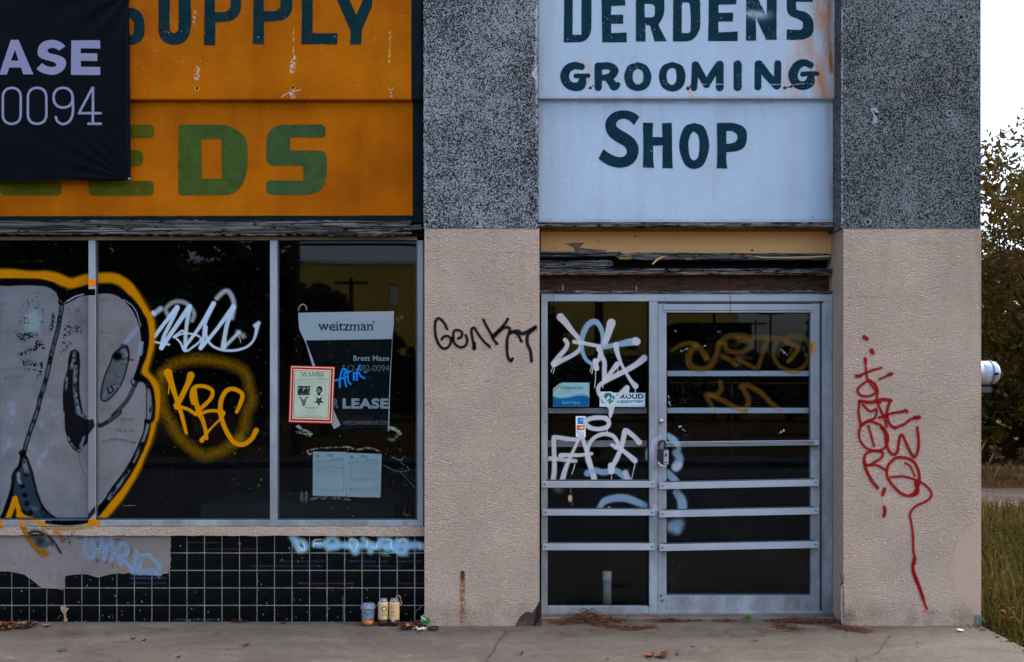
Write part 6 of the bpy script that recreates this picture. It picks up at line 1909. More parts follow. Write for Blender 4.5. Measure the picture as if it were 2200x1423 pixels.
# stickers on the side light
st = thing('shop_sticker', 'blue and white Sold Here sticker with a peeling corner on the side light', 'sticker', W(1227, 874, .26))
poly_prism('sheet', mp(CRV, [(78, 240), (200, 140), (262, 116), (820, 118), (815, 606), (78, 608)]), .2494, .0004, simple('pale blue sticker', A(112, 158, 172), .5, .04), st)
cv = Canvas(1186, 820, 1268, 876, .4)
cv.poly(mp(CRV, [(78, 400)] + smooth([(78, 400), (150, 435), (260, 445), (400, 425), (560, 385), (700, 378), (818, 420)]) + [(814, 604), (80, 606)]), A(6, 78, 136), 1, .6)
cv.stroke(mp(CRV, smooth([(80, 385), (150, 420), (260, 430), (400, 405), (560, 362), (700, 352), (818, 400)])), 1.5, A(20, 130, 160), .8, .9, False)
cv.stroke(mp(CRV, smooth([(80, 368), (150, 398), (260, 408), (400, 388), (560, 345), (700, 335), (818, 380)])), .5, A(190, 220, 224), .6, .7, False)
cv.poly(mp(CRV, [(80, 240), (200, 142), (262, 118), (205, 215), (90, 330)]), A(120, 130, 134), .8, 1.5)
cv.mesh('print', MAT['print'], st, .2491)
text('lettering', 'Vetericyn', CRV[0] + 208 / CRV[2], CRV[1] + 176 / CRV[2], CRV[0] + 690 / CRV[2], CRV[1] + 280 / CRV[2], .2489, simple('teal blue ink', A(10, 92, 130), .6, .05), st, .015)
text('lettering', 'Wound & Skin Care', CRV[0] + 236 / CRV[2], CRV[1] + 294 / CRV[2], CRV[0] + 536 / CRV[2], CRV[1] + 316 / CRV[2], .2489, MAT['ink_grey'], st)
text('lettering', 'Sold Here', CRV[0] + 262 / CRV[2], CRV[1] + 486 / CRV[2], CRV[0] + 630 / CRV[2], CRV[1] + 552 / CRV[2], .2489, simple('light cyan ink', A(50, 150, 190), .6, .05), st, .012)
ps = thing('supporter_sticker', 'white PROUD supporter sticker with green profile emblem and green border on the side light', 'sticker', W(1338, 874, .26))
poly_prism('border', mp(CRV, [(1270, 315), (1970, 320), (1965, 628), (1240, 614)]), .2496, .0002, simple('green sticker border', A(12, 84, 62), .6), ps)
poly_prism('sheet', mp(CRV, [(1030, 302), (1265, 298), (1290, 322), (1952, 330), (1950, 606), (1025, 608)]), .2493, .0002, simple('bluish white sticker', A(160, 186, 214), .5, .03), ps)
cv = Canvas(1286, 840, 1325, 876, .33)
GE = A(10, 104, 66); SW = A(160, 186, 214)
V_ = lambda pts: mp(CRV, pts)
cv.poly(V_(smooth([(1115, 400), (1130, 345), (1190, 325), (1250, 335), (1280, 385), (1275, 430), (1240, 460), (1200, 470), (1175, 500), (1120, 440), (1115, 400)])), GE)
cv.poly(V_([(1175, 425), (1215, 375), (1232, 400), (1248, 430), (1238, 450), (1200, 455), (1170, 500), (1150, 470)]), SW)
cv.stroke(V_([(1078, 450), (1080, 495), (1110, 520)]), 2.6, GE, .8)
cv.stroke(V_([(1195, 480), (1235, 460), (1262, 425), (1262, 380)]), 1.6, GE, .8)
cv.stroke(V_([(1215, 545), (1260, 500), (1300, 490), (1322, 440), (1305, 400)]), 2.2, GE, .8); cv.stroke(V_([(1225, 520), (1240, 490)]), 1.6, GE, .8)
cv.mesh('emblem', MAT['print'], ps, .2490)
ikk = simple('black print', A(8, 14, 20), .6, .05)
text('lettering', 'PROUD', CRV[0] + 1365 / CRV[2], CRV[1] + 345 / CRV[2], CRV[0] + 1922 / CRV[2], CRV[1] + 448 / CRV[2], .2490, ikk, ps, .045, 1.08)
text('lettering', 'supporter', CRV[0] + 1362 / CRV[2], CRV[1] + 466 / CRV[2], CRV[0] + 1918 / CRV[2], CRV[1] + 548 / CRV[2], .2490, ikk, ps, .018)
text('lettering', 'Girl Scouts of Central Texas', CRV[0] + 1360 / CRV[2], CRV[1] + 562 / CRV[2], CRV[0] + 1924 / CRV[2], CRV[1] + 590 / CRV[2], .2490, simple('teal print', A(40, 130, 140), .6), ps)
cs_ = thing('card_sticker', 'narrow white strip of credit card decals behind the white tag on the side light', 'sticker', W(1247, 940, .26))
poly_prism('sheet', V_([(540, 802), (742, 800), (740, 1230), (545, 1230)]), .2494, .0004, simple('white decal strip', A(196, 214, 222), .6, .03), cs_)
cv = Canvas(1236, 892, 1260, 942, .33)
cv.poly(V_([(578, 830), (722, 830), (720, 962), (580, 962)]), A(18, 112, 184)); cv.stroke(V_([(640, 890), (720, 850)]), 1.4, A(140, 190, 226), 1.5, .6)
cv.poly(V_([(562, 988), (720, 988), (718, 1084), (562, 1084)]), A(20, 26, 70)); cv.disc(*V_([(605, 1036)])[0], 4.4, 4.2, A(190, 34, 34), .6); cv.disc(*V_([(668, 1036)])[0], 4.6, 4.2, A(214, 160, 50), .6); cv.stroke(V_([(585, 1036), (690, 1036)]), .7, A(230, 210, 200), .6, .8)
cv.stroke(V_([(560, 1122), (610, 1122)]), .8, A(30, 80, 130), .8, 1, False); cv.stroke(V_([(560, 1150), (600, 1150)]), .6, A(30, 80, 130), .8, .8, False)
cv.mesh('print', MAT['print'], cs_, .2490)
# wax drip and lint under the tag
cv = Canvas(1210, 1045, 1240, 1090, .5, .6)
cv.stroke(mp(CRE, [(358, 800), (365, 850)]), .9, A(150, 120, 90), 1, .9); cv.disc(*mp(CRE, [(355, 905)])[0], 4.6, 7.5, A(170, 156, 120), 2, .95); cv.stroke(mp(CRE, [(372, 930), (378, 980)]), .9, A(96, 84, 60), 1, .9)
cv.mesh('dried_drip', MAT['print'], fr, .2483)

# lock box hung on the push bar
lb = thing('lock_box', 'black and grey key lock box hanging from the left end of the push bar', 'padlock', W(1425, 1000, .17))
bm = bmesh.new()
pts = [W(1416, 968, .172), W(1416, 955, .172), W(1418, 949, .172), W(1423, 947, .172), W(1427, 948, .178), W(1429, 954, .185), W(1429, 968, .185)]
tube(bm, pts, .0075, 8)
bm_obj('shackle', bm, simple('black rubber shackle', (.012, .013, .015), .45), lb, True)
bm = bmesh.new()
a_, b_ = W(1413, 1000, .150), W(1437, 965, .150)
bm_box(bm, a_, b_ + Vector((0, .034, 0)), .007)
bm_obj('body', bm, simple('black lock body', (.014, .015, .018), .4), lb)
bm = bmesh.new()
a_, b_ = W(1426, 998, .145), W(1436.5, 968, .145)
bm_box(bm, a_, b_ + Vector((0, .008, 0)), .003)
face = bm_obj('front_plate', bm, simple('grey lock face', A(128, 138, 160), .4, .08), lb)
cv = Canvas(1424, 964, 1438, 1000, .33)
cv.disc(1430.5, 978, 2.6, 4.2, A(20, 26, 34), .6); cv.stroke([(1430, 975), (1431, 981)], .5, A(120, 130, 150), .6, .8); cv.stroke([(1427.5, 993.5), (1434, 993.8)], .9, A(14, 18, 26), .6, 1, False)
cv.mesh('dial', MAT['print'], lb, .1443)['kind'] = 'stuff'
poly_prism('bottom_cap', [(1413.5, 990), (1420, 997), (1426, 999.5), (1434, 999), (1430, 1003), (1420, 1001), (1413.5, 997)], .148, .03, simple('pale plastic cap', A(150, 146, 160), .5), lb)
# wire hanging over the door head, hooked wire over the side light
bm = bmesh.new()
tube(bm, [W(1568.5, 632, .21), W(1569.5, 645, .209), W(1569, 660, .208), W(1570, 674, .212)], .0016, 5)
w1 = bm_obj('hanging_wire', bm, MAT['black']); tag(w1, 'thin dark wire hanging over the head of the glass door', 'wire')
bm = bmesh.new()
tube(bm, [W(1178, 628, .206), W(1185, 629, .204), W(1190, 636, .203), W(1190.5, 646, .205), W(1193.5, 656, .212)], .0017, 5)
w2 = bm_obj('hanging_wire', bm, simple('thin rusty wire', A(60, 50, 48), .7)); tag(w2, 'bent rusty wire hooked over the side light head', 'wire')

# things standing inside
tb_ = thing('plastic_tube', 'white capped plastic tube standing inside the side light at the floor', 'tube', W(1304.5, 1299, .35))
bm = bmesh.new(); b0 = W(1304.5, 1302, .33)
lathe(bm, [(.029, 0), (.029, .17)], (b0.x, .34, b0.z), 20)
bm_obj('tube', bm, simple('translucent white plastic', A(130, 132, 134), .5, .15, 20), tb_, True)
bm = bmesh.new(); lathe(bm, [(.030, .172), (.031, .176), (.031, .225), (.029, .229), (.0001, .229)], (b0.x, .34, b0.z), 20)
bm_obj('cap', bm, simple('white plastic cap', A(170, 186, 200), .4, .05), tb_, True)
for k, (px_, lab) in enumerate(((648.5, 'left of two small pale shakers on the green counter behind the right window pane'), (658.5, 'right of two small pale shakers on the green counter, with a narrow waist'))):
    sh = thing('shaker', lab, 'bottle', W(px_, 1081, .53), 'shakers on the counter')
    zb = W(0, 1081, .5).z + .001; xb = W(px_, 0, .53).x
    bm = bmesh.new()
    pr = [(.013, 0), (.013, .035), (.0115, .05), (.011, .06), (.004, .074), (.0001, .075)] if k == 0 else [(.013, 0), (.013, .03), (.009, .038), (.009, .046), (.0125, .056), (.011, .068), (.005, .074), (.0001, .074)]
    lathe(bm, pr, (xb, .53, zb), 16)
    bm_obj('body', bm, simple('dusty pale ceramic', A(150, 146, 146), .6), sh, True)

# ------------------------------------------------------------------ cup, cans and litter on the pavement
def cyl_map(c, r, zc, arc=1.0):
    """wrap a small print round a can: canvas units are centimetres"""
    def fn(x, y):
        an = x / 100 / r
        return [c[0] + r * np.sin(an), c[1] - r * np.cos(an), zc - y / 100]
    return fn


plast = NT('clear plastic')
tr_ = plast.n('ShaderNodeBsdfTransparent'); tr_.inputs[0].default_value = (.82, .88, .92, 1)
b_ = plast.bsdf(A(140, 158, 184), .25, plast.bump(plast.noise(90, 2), .4, .004), spec=.7)
mx_ = plast.n('ShaderNodeMixShader'); plast.l(plast.ramp(plast.noise(38, 3), .35, .65, .12, .5), mx_.inputs[0]); plast.l(tr_.outputs[0], mx_.inputs[1]); plast.l(b_, mx_.inputs[2])
MAT['clear'] = plast.done(mx_.outputs[0])
g0 = G(789.5, 1347); 
cup = thing('plastic_cup', 'clear plastic cup with a lid and a little orange drink left, beside the cans', 'cup', (g0.x, g0.y + .028, .004))
cc = Vector((g0.x, g0.y + .036, .004))
bm = bmesh.new(); lathe(bm, [(.0001, .002), (.034, .002), (.0345, .006), (.043, .108), (.0445, .112)], cc, 28, cap=False); bm_obj('cup_wall', bm, MAT['clear'], cup, True)
bm = bmesh.new(); lathe(bm, [(.0445, .106), (.049, .108), (.049, .114), (.044, .118), (.043, .128), (.036, .136), (.0001, .137)], cc, 28, cap=False); bm_obj('lid', bm, MAT['clear'], cup, True)
bm = bmesh.new(); lathe(bm, [(.0001, .0015), (.0349, .0015), (.0375, .030), (.0001, .030)], cc, 28, cap=False)
bm_obj('drink', bm, simple('orange drink', A(150, 84, 20), .2, .1), cup, True)
cv = Canvas(-3.6, -4.6, 3.6, 4.2, .12, .25)
for q in range(12):
    x_, y_ = random.uniform(-2.6, 2.6), random.uniform(-2.5, 2.0)
    cv.stroke([(x_, y_), (x_ + random.uniform(-.8, .8), y_ + random.uniform(.3, 1.2))], random.uniform(.12, .3), A(150, 164, 196) if q % 3 else A(16, 26, 40), .2, .75)
cv.mesh('print', MAT['print'], cup, fn=lambda x, y: [cc.x + (.0395 - (y + 4) / 100 * .085) * np.sin(x / 4), cc.y - (.0395 - (y + 4) / 100 * .085) * np.cos(x / 4) - .001, cc.z + .07 - y / 100])
BE = A(172, 150, 112)
MAT['can'] = simple('beige can print', BE, .38, .05, 20, .5); MAT['tin'] = simple('bare aluminium', A(150, 168, 186), .25, .1, 20, .5, .8); MAT['coffee'] = simple('dark brown can base', A(52, 26, 16), .4, .3, 60, .5)
for k, (px_, lab) in enumerate(((822, 'beige coffee drink can with round green emblem, left of the pair'), (846, 'beige coffee drink can showing its bar code, right of the pair'))):
    g0 = G(px_, 1346.5)
    c0 = Vector((g0.x, g0.y + .03, .003))
    can = thing('drink_can', lab, 'can', tuple(c0), 'two coffee cans against the tiled base')
    bm = bmesh.new(); lathe(bm, [(.0001, .004), (.024, .003), (.0265, .0), (.031, .012), (.0325, .02), (.0325, .034)], c0, 28); bm_obj('base', bm, MAT['coffee'], can, True)
    bm = bmesh.new(); lathe(bm, [(.0326, .033), (.0328, .036), (.0328, .138), (.031, .148)], c0, 28); bm_obj('body', bm, MAT['can'], can, True)
    bm = bmesh.new(); lathe(bm, [(.0311, .147), (.027, .158), (.0265, .162), (.0275, .164), (.0265, .166), (.024, .161), (.0001, .161)], c0, 28); bm_obj('lid', bm, MAT['tin'], can, True)
    bm = bmesh.new(); bm_box(bm, c0 + Vector((-.006, -.012, .1615)), c0 + Vector((.006, .008, .164)), .001); bm_obj('pull_tab', bm, MAT['tin'], can)
    cv = Canvas(-3.8, -5.5, 3.8, 5.6, .09, .1)
    GN = A(8, 84, 66); WHT = A(190, 200, 196); BRN = A(110, 88, 64)
    if k == 0:
        cx = .95
        cv.disc(cx, -2.4, 1.62, 1.75, GN, .15)
        cv.disc(cx, -2.4, .95, 1.02, A(60, 120, 120), .15); cv.stroke([(cx, -3.3, .25), (cx, -2.6, .3), (cx, -1.6, .4)], .3, WHT, .2, .95)
        for s_ in (-1, 1):
            cv.stroke([(cx + s_ * .2, -3.0), (cx + s_ * .55, -2.5), (cx + s_ * .4, -1.8)], .13, WHT, .15, .9); cv.stroke([(cx + s_ * .75, -2.9), (cx + s_ * .85, -2.2)], .1, WHT, .12, .8)
        for yy, x0, x1 in ((.75, -.9, 2.4), (1.35, -.4, 2.2), (1.9, -.4, 2.0)):
            cv.stroke([(x0, yy), (x1, yy)], .17, BRN, .15, .8, False)
        cv.poly([(0, 2.3), (2.6, 2.2), (2.4, 4.6), (1, 4.8)], A(190, 176, 140), .7, .6)
        cv.stroke([(-.8, 5.3), (2.0, 5.2)], .22, A(150, 90, 50), .2, .9, False)
    else:
        for yy, x0, x1, r_ in ((-3.6, -1.9, -.9, .35), (-2.6, -2.0, -.2, .22), (-1.0, -2, .3, .2), (-.5, -2, .3, .2), (0, -2, .3, .2)):
            cv.stroke([(x0, yy), (x1, yy)], r_, BRN, .2, .55, False)
    for q in range(14):
        cv.disc(-3.6 + q * .55, 4.9 + random.uniform(-.1, .5), .5, random.uniform(.5, 1.2), A(56, 30, 18), .3, .95)
    if k:
        cv.poly([(-1.5, 3.0), (.6, 3.0), (.6, 6), (-1.5, 6)], A(186, 190, 196), 1, .1)
        for q in range(11):
            cv.stroke([(-1.3, 3.3 + q * .22), (.4, 3.3 + q * .22)], .05, A(40, 44, 50), .08, .9, False)
    cv.mesh('print', MAT['print'], can, fn=cyl_map(c0, .0334, c0.z + .085))
# string hanging behind the right can
bm = bmesh.new()
cc2 = G(846, 1346.5)
tube(bm, [W(850, 1289, -.02), W(852, 1281, -.015), W(856, 1279, -.015), W(860, 1283, -.02), W(861, 1290, -.02), W(863, 1295, -.02), W(860, 1301, -.025), W(857.5, 1301, -.03)], [.002, .0022, .0025, .0022, .0025, .0028, .0022, .0015], 6)
s_ = bm_obj('straw_loop', bm, simple('tan plastic loop', A(140, 116, 92), .6), None, True); tag(s_, 'twisted tan loop sticking out of the right coffee can', 'straw')

# crushed green can, black lid and torn wrappers
rr = random.Random(3)
g0 = G(916, 1345)
cr = thing('crushed_can', 'crushed green and white can lying at the corner of the pier', 'can', (g0.x, g0.y, .004))
bm = bmesh.new()
bmesh.ops.create_icosphere(bm, subdivisions=3, radius=1)
for v in bm.verts:
    n_ = mnoise.noise(v.co * 2.3) * .45 + mnoise.noise(v.co * 6) * .2
    v.co = Vector((v.co.x * .036, v.co.y * .026, v.co.z * .036)) * (1 + n_) + Vector((g0.x, g0.y + .015, .036))
co_ = bm_obj('body', bm, [simple('bright green can paint', A(14, 120, 16), .35, .2, 30), simple('white can paint', A(150, 158, 176), .35, .1), simple('red wrapper', A(130, 50, 56), .5)], cr)
for p_ in co_.data.polygons:
    c_ = p_.center
    p_.material_index = 1 if c_.x < -.014 + .01 * math.sin(c_.z * 200) else (2 if c_.z > .045 and c_.x > .012 else 0)
bm = bmesh.new(); lathe(bm, [(.0001, 0), (.03, 0), (.0345, .004), (.0345, .011), (.031, .014), (.027, .009), (.0001, .008)], G(931, 1354) + Vector((0, .01, .003)), 24)
o = bm_obj('round_lid', bm, simple('black plastic lid', (.012, .014, .012), .4), None, True); tag(o, 'round black plastic lid lying flat beside the crushed can', 'lid')


def crumple(name, c, sx, sy, sz, mat, seed, label, cat):
    bm = bmesh.new()
    bmesh.ops.create_grid(bm, x_segments=7, y_segments=6, size=1)
    for v in bm.verts:
        q = Vector((v.co.x * 1.7 + seed, v.co.y * 1.7, seed))
        v.co = Vector((c.x + v.co.x * sx * (1 + .3 * mnoise.noise(q * 1.3)), c.y + v.co.y * sy, c.z + .001 + sz * abs(mnoise.noise(q)) + sz * .3))
    return tag(bm_obj(name, bm, mat), label, cat)


MAT['foil'] = simple('pale crumpled wrapper', A(150, 156, 164), .4, .2, 60)
crumple('torn_wrapper', G(905, 1356, 0), .028, .014, .03, MAT['foil'], 1, 'torn clear wrapper lying in front of the crushed can', 'wrapper')
crumple('torn_wrapper', G(893, 1354, 0), .016, .012, .03, MAT['foil'], 5, 'small torn wrapper scrap beside the dry leaf litter', 'wrapper')
crumple('white_pebble', G(2064, 1357.5), .017, .02, .02, simple('blue white paper scrap', A(170, 186, 206), .6), 9, 'small white scrap on the pavement before the wide pier', 'scrap').name = 'paper_scrap'
bm = bmesh.new(); lathe(bm, [(.0001, .0045), (.026, .0042), (.028, .003)], G(134, 1397.5, 0), 20); o = bm_obj('flat_disc', bm, simple('dark gum spot', A(52, 54, 54), .8), None); tag(o, 'flat dark round spot of gum on the pavement at the left', 'gum'); o.name = 'gum_spot'

# dry leaves
LEAFM = [simple('dry leaf brown', A(84, 50, 26), .7, .25, 40), simple('dry leaf ochre', A(112, 80, 38), .7, .2, 40), simple('dry leaf dark', A(40, 24, 16), .7, .25, 40), simple('dry leaf red', A(70, 22, 20), .7, .25, 40)]


def leaf_geo(c, L, wd, yaw, curl, tilt, seed):
    """lobed dry leaf, folded along its rib"""
    rr_ = random.Random(seed)
    n = 7
    vs_, fs = [], []
    for i in range(n):
        t = i / (n - 1)
        half = wd * math.sin(math.pi * min(1, t * 1.02 + .02)) ** .7 * (1 + (.35 if i % 2 else -.25)) * (1 if 0 < i < n - 1 else .12)
        z = curl * (t - .5) ** 2 * 3
        for s_ in (-1, 0, 1):
            vs_.append(Vector((L * (t - .5), s_ * half, z + abs(s_) * abs(tilt) * half + rr_.uniform(0, .25) * wd * abs(s_))))
        if i:
            k = 3 * i
            fs += [(k - 3, k - 2, k + 1, k), (k - 2, k - 1, k + 2, k + 1)]
    m = Matrix.Rotation(yaw, 3, 'Z') @ Matrix.Rotation(rr_.uniform(-.35, .35), 3, 'X')
    zmin = min((m @ v).z for v in vs_)
    return [tuple(Vector(c) + m @ v - Vector((0, 0, zmin - .004))) for v in vs_], fs


def leaf(px, py, L, wd, mi, label, seed):
    v_, f_ = leaf_geo(G(px, py), L, wd, random.Random(seed).uniform(0, 6.2), .012, .5, seed)
    tag(mesh_obj('dead_leaf', v_, f_, LEAFM[mi]), label, 'leaf', 'loose dead leaves on the pavement')


leaf(101, 1347.5, .05, .020, 1, 'ochre dead leaf just right of the leaf pile at the left', 1)
leaf(285, 1375, .05, .012, 0, 'thin brown dead leaf of a pair on the left pavement', 2)
leaf(311, 1378.5, .038, .014, 0, 'rounded brown dead leaf of a pair on the left pavement', 3)
leaf(530, 1387, .066, .013, 0, 'long rust brown dead leaf on the pavement under the middle pane', 4)
leaf(1395, 1411, .07, .022, 0, 'big brown dead leaf at the bottom of the photograph, left half of a pair', 5)
leaf(1424, 1413, .08, .034, 0, 'big crumpled brown dead leaf at the bottom of the photograph', 6)
leaf(1455, 1409, .026, .009, 2, 'tiny dark curled leaf right of the big crumpled one', 7)
leaf(1122, 1406.5, .045, .010, 2, 'dull tan dead leaf right of the pavement crack', 8)
leaf(608, 1337.5 + 3, .05, .014, 0, 'brown dead leaf against the tiled base under the mullion', 9)
leaf(384, 1414, .03, .009, 2, 'small dark leaf fragment low on the left pavement', 10)
leaf(1488, 1393, .022, .007, 2, 'tiny dark leaf fragment on the pavement before the door', 11)
leaf(1624, 1380, .028, .006, 2, 'thin dark leaf fragment on the pavement right of the door middle', 12)
leaf(1206, 1341, .04, .018, 1, 'tan dead leaf left of the dry vine heap', 13)


def pile(name, spots, n, sx, sy, h, mats, label, seed, L=(.03, .06)):
    rr_ = random.Random(seed)
    vs_, fs, mi = [], [], []
    for q in range(n):
        sp = rr_.choice(spots)
        c = G(sp[0] + rr_.gauss(0, sp[2]), sp[1] + rr_.gauss(0, sp[3]))
        c = Vector((c.x, min(c.y, .075), rr_.uniform(0, h)))
        l_ = rr_.uniform(*L)
        v_, f_ = leaf_geo(c, l_, l_ * rr_.uniform(.2, .4), rr_.uniform(0, 6.2), rr_.uniform(.0, .02), rr_.uniform(.3, 1.2), q)
        k = len(vs_)
        vs_ += v_; fs += [tuple(i + k for i in f) for f in f_]
        mi += [rr_.choices(range(len(mats)), [5, 3, 4, 1][:len(mats)])[0]] * len(f_)
    o = mesh_obj(name, vs_, fs, mats)
    o.data.polygons.foreach_set('material_index', mi)
    return tag(o, label, 'leaf litter', kind='stuff')


pile('leaf_litter', [(12, 1352, 14, 2.0), (40, 1350, 12, 2.4), (60, 1349, 8, 1.5)], 46, 1, 1, .022, [LEAFM[0], LEAFM[1], LEAFM[2], LEAFM[3]], 'pile of brown and ochre leaves at the left end of the tiled base', 1, (.025, .055))
pile('leaf_litter', [(882, 1352, 9, 2.2), (902, 1349, 7, 2.2), (868, 1353, 8, 1.4)], 46, 1, 1, .02, [LEAFM[0], LEAFM[2], LEAFM[2], LEAFM[1]], 'dry brown litter between the cans and the narrow pier', 2, (.02, .045))
pile('leaf_litter', [(508, 1337, 9, .8), (530, 1337.5, 8, .6)], 12, 1, 1, .008, [LEAFM[2], LEAFM[0]], 'thin brown litter along the tiled base under the middle pane', 3, (.018, .035))


def vine_heap(label, runs, n, seed, spread=1.0):
    """dry creeper: many thin curled stems with seed heads"""
    rr_ = random.Random(seed)
    vs_, fs, mi = [], [], []
    def rib(pts, w, m_):
        k = len(vs_)
        for i, p in enumerate(pts):
            vs_.append((p.x, p.y, p.z + w)); vs_.append((p.x + w * .6, p.y - w * .3, p.z - w))
            if i:
                a_ = k + 2 * i
                fs.append((a_ - 2, a_ - 1, a_ + 1, a_)); mi.append(m_)
    for q in range(n):
        (xa, ya, xb, yb, hmax, wd) = rr_.choice(runs)
        t = rr_.random()
        bx, by = xa + (xb - xa) * t, ya + (yb - ya) * t
        g = G(bx + rr_.gauss(0, 3), by + rr_.gauss(0, wd))
        hz = hmax * math.sin(math.pi * min(.96, max(.08, t)))
        p = Vector((g.x, min(g.y, .11), rr_.uniform(.004, max(.006, hz))))
        an = rr_.gauss(0, .6) + (math.pi if rr_.random() < .5 else 0)
        pts = [p.copy()]
        for s_ in range(rr_.randint(4, 8)):
            an += rr_.gauss(0, .5)
            p = p + Vector((math.cos(an) * .012, math.sin(an) * .004, rr_.gauss(0, .004)))
            p.z = max(.004, p.z)
            pts.append(p.copy())
        m_ = rr_.choices([0, 1, 2], [5, 2, 4])[0]
        rib(pts, rr_.uniform(.0007, .0016), m_)
        for p in pts[1::2]:
            if rr_.random() < .5:
                rib([p, p + Vector((rr_.gauss(0, .005), rr_.gauss(0, .003), rr_.uniform(.001, .008)))], .0014, m_)
    o = mesh_obj('dry_vine', vs_, fs, [simple('dry vine brown', A(70, 42, 22), .8, .3, 60), simple('dry vine tan', A(104, 72, 40), .8, .2, 60), simple('dry vine dark', A(30, 20, 14), .8, .3, 60)])
    o.data.polygons.foreach_set('material_index', mi)
    return tag(o, label, 'dry vine', kind='stuff')


vine_heap('heap of dry brown vine against the side light with a tail trailing right', [(1195, 1340, 1330, 1336, .055, 2.6)] * 10 + [(1240, 1336, 1290, 1334, .085, 1.8)] * 5 + [(1270, 1342, 1345, 1353, .010, 1.2)] * 3 + [(1345, 1355, 1400, 1350, .012, 1.4)] * 3, 900, 1)
vine_heap('small clump of dry weed at the left end of the door threshold', [(1415, 1334, 1450, 1336, .016, 1.6)] * 3 + [(1455, 1336, 1492, 1335, .006, .6)] + [(1545, 1334, 1556, 1334, .006, .6)], 190, 2)
vine_heap('long dark swath of dry vine along the right end of the threshold', [(1665, 1337, 1760, 1338, .024, 1.8)] * 8 + [(1740, 1338, 1822, 1344, .018, 1.8)] * 6 + [(1664, 1345, 1715, 1356, .006, 1.2)] * 2 + [(1800, 1349, 1862, 1360, .006, 1.2)] * 3, 1000, 3)
# green weed
vs_, fs = [], []
rr = random.Random(5)
gw = G(1604, 1334)
for q in range(34):
    an, el = rr.uniform(0, 6.2), rr.uniform(.3, 1.4)
    d = Vector((math.cos(an) * math.cos(el), math.sin(an) * math.cos(el), math.sin(el)))
    L = rr.uniform(.015, .048)
    s_ = d.cross(Vector((0, 0, 1))).normalized() * .0035
    b_ = Vector((gw.x + rr.gauss(0, .006), .10 + rr.gauss(0, .003), .024))
    k = len(vs_)
    vs_ += [tuple(b_), tuple(b_ + d * L * .6 + s_), tuple(b_ + d * L), tuple(b_ + d * L * .6 - s_)]
    fs += [(k, k + 1, k + 2, k + 3)]
tag(mesh_obj('green_weed', vs_, fs, simple('fresh green leaf', A(50, 112, 28), .6, .3, 60)), 'small fresh green weed growing at the door threshold', 'weed')
# grit on the pavement
vs_, fs = [], []
for q in range(420):
    c = G(rr.uniform(-20, 2150), 1340 + 84 * rr.random() ** .8)
    if c.x > 2.9: continue
    r_ = rr.uniform(.0012, .004)
    k = len(vs_)
    vs_ += [(c.x + r_ * math.cos(a_) * rr.uniform(.7, 1.4), c.y + r_ * math.sin(a_), .003) for a_ in (0, 1.6, 3.1, 4.7)] + [(c.x, c.y, .003 + r_)]
    fs += [(k, k + 1, k + 4), (k + 1, k + 2, k + 4), (k + 2, k + 3, k + 4), (k + 3, k, k + 4)]
tag(mesh_obj('grit', vs_, fs, simple('mixed grit', A(96, 88, 80), .9, .8, 60)), 'loose grit scattered on the concrete pavement', 'grit', kind='stuff')

# ------------------------------------------------------------------ side of the building: meter, weeds, track, trees
mt = thing('utility_meter', 'glass domed electric meter sticking out from the side wall behind the wide pier', 'meter', (BX1 + .02, .28, 1.6))
yM = .28
mc_ = W(0, 801, yM); zM = mc_.z
kM = (DIST + yM) / DIST / 340
xT = (2142 - 1100) * kM
rM = 26.5 * kM
box('meter_box', (BX1 - .001, yM - .16, zM - .34), (BX1 + .03, yM + .16, zM + .16), MAT['frame_shade'], mt, .006)
steel = simple('bright meter ring', A(190, 204, 220), .3, .1, 10, .5, .6)
box('bracket', (BX1 - .001, yM - .03, zM - rM - .05), (xT - .05, yM + .03, zM - rM - .012), MAT['frame_shade'], mt, .004)
bm = bmesh.new(); lathe(bm, [(rM * .99, xT - .062), (rM * 1.03, xT - .060), (rM * 1.03, xT - .050), (rM * .99, xT - .048)], (0, yM, zM), 32, 'X', False); bm_obj('seal_ring', bm, simple('grey seal ring', A(84, 92, 102), .4), mt, True)
bm = bmesh.new(); lathe(bm, [(rM * 1.0, BX1 + .03), (rM * 1.02, BX1 + .05), (rM * 1.02, BX1 + .055), (rM * .97, BX1 + .058)], (0, yM, zM), 32, 'X'); bm_obj('ring', bm, steel, mt, True)
dome = NT('thick pale glass')
c_ = dome.mix(dome.ramp(dome.noise(9, 3), .4, .6), A(112, 124, 136), A(158, 170, 184))
dome_m = dome.done(dome.bsdf(c_, .12, spec=.8))
bm = bmesh.new()
L_ = xT - BX1
lathe(bm, [(rM * .97, BX1 + .056), (rM * .965, xT - .045), (rM * .90, xT - .02), (rM * .76, xT - .006), (rM * .5, xT), (.0001, xT + .001)], (0, yM, zM), 32, 'X', False)
bm_obj('glass_dome', bm, dome_m, mt, True)
cv = Canvas(2104, 778, 2137, 804, .8)  # bluish sky reflection painted onto the upper left of the dome
cv.poly([(2104, 781), (2130, 780), (2134, 790), (2134, 802), (2104, 803)], A(96, 140, 196), .85, 2.5, noise=lambda X, Y: .7 + .6 * fbm(X, Y, 7, 3))
cv.stroke([(2134, 783), (2138, 792), (2139, 803)], 1.0, A(60, 76, 92), 1.5, .8)
_rr = rM * 1.004
cv.mesh('dome_reflection_patch', MAT['paint_glass'], mt, fn=lambda x, y: [(x - 1100) * kM, yM - np.sqrt(np.maximum(1e-6, _rr ** 2 - (EYE - (y - 830) * kM - zM) ** 2)), EYE - (y - 830) * kM]).name = 'painted_reflection'
box('dark_tab', (xT - .055, yM - rM - .004, zM - .016), (xT - .03, yM - rM + .02, zM - .002), MAT['black'], mt)
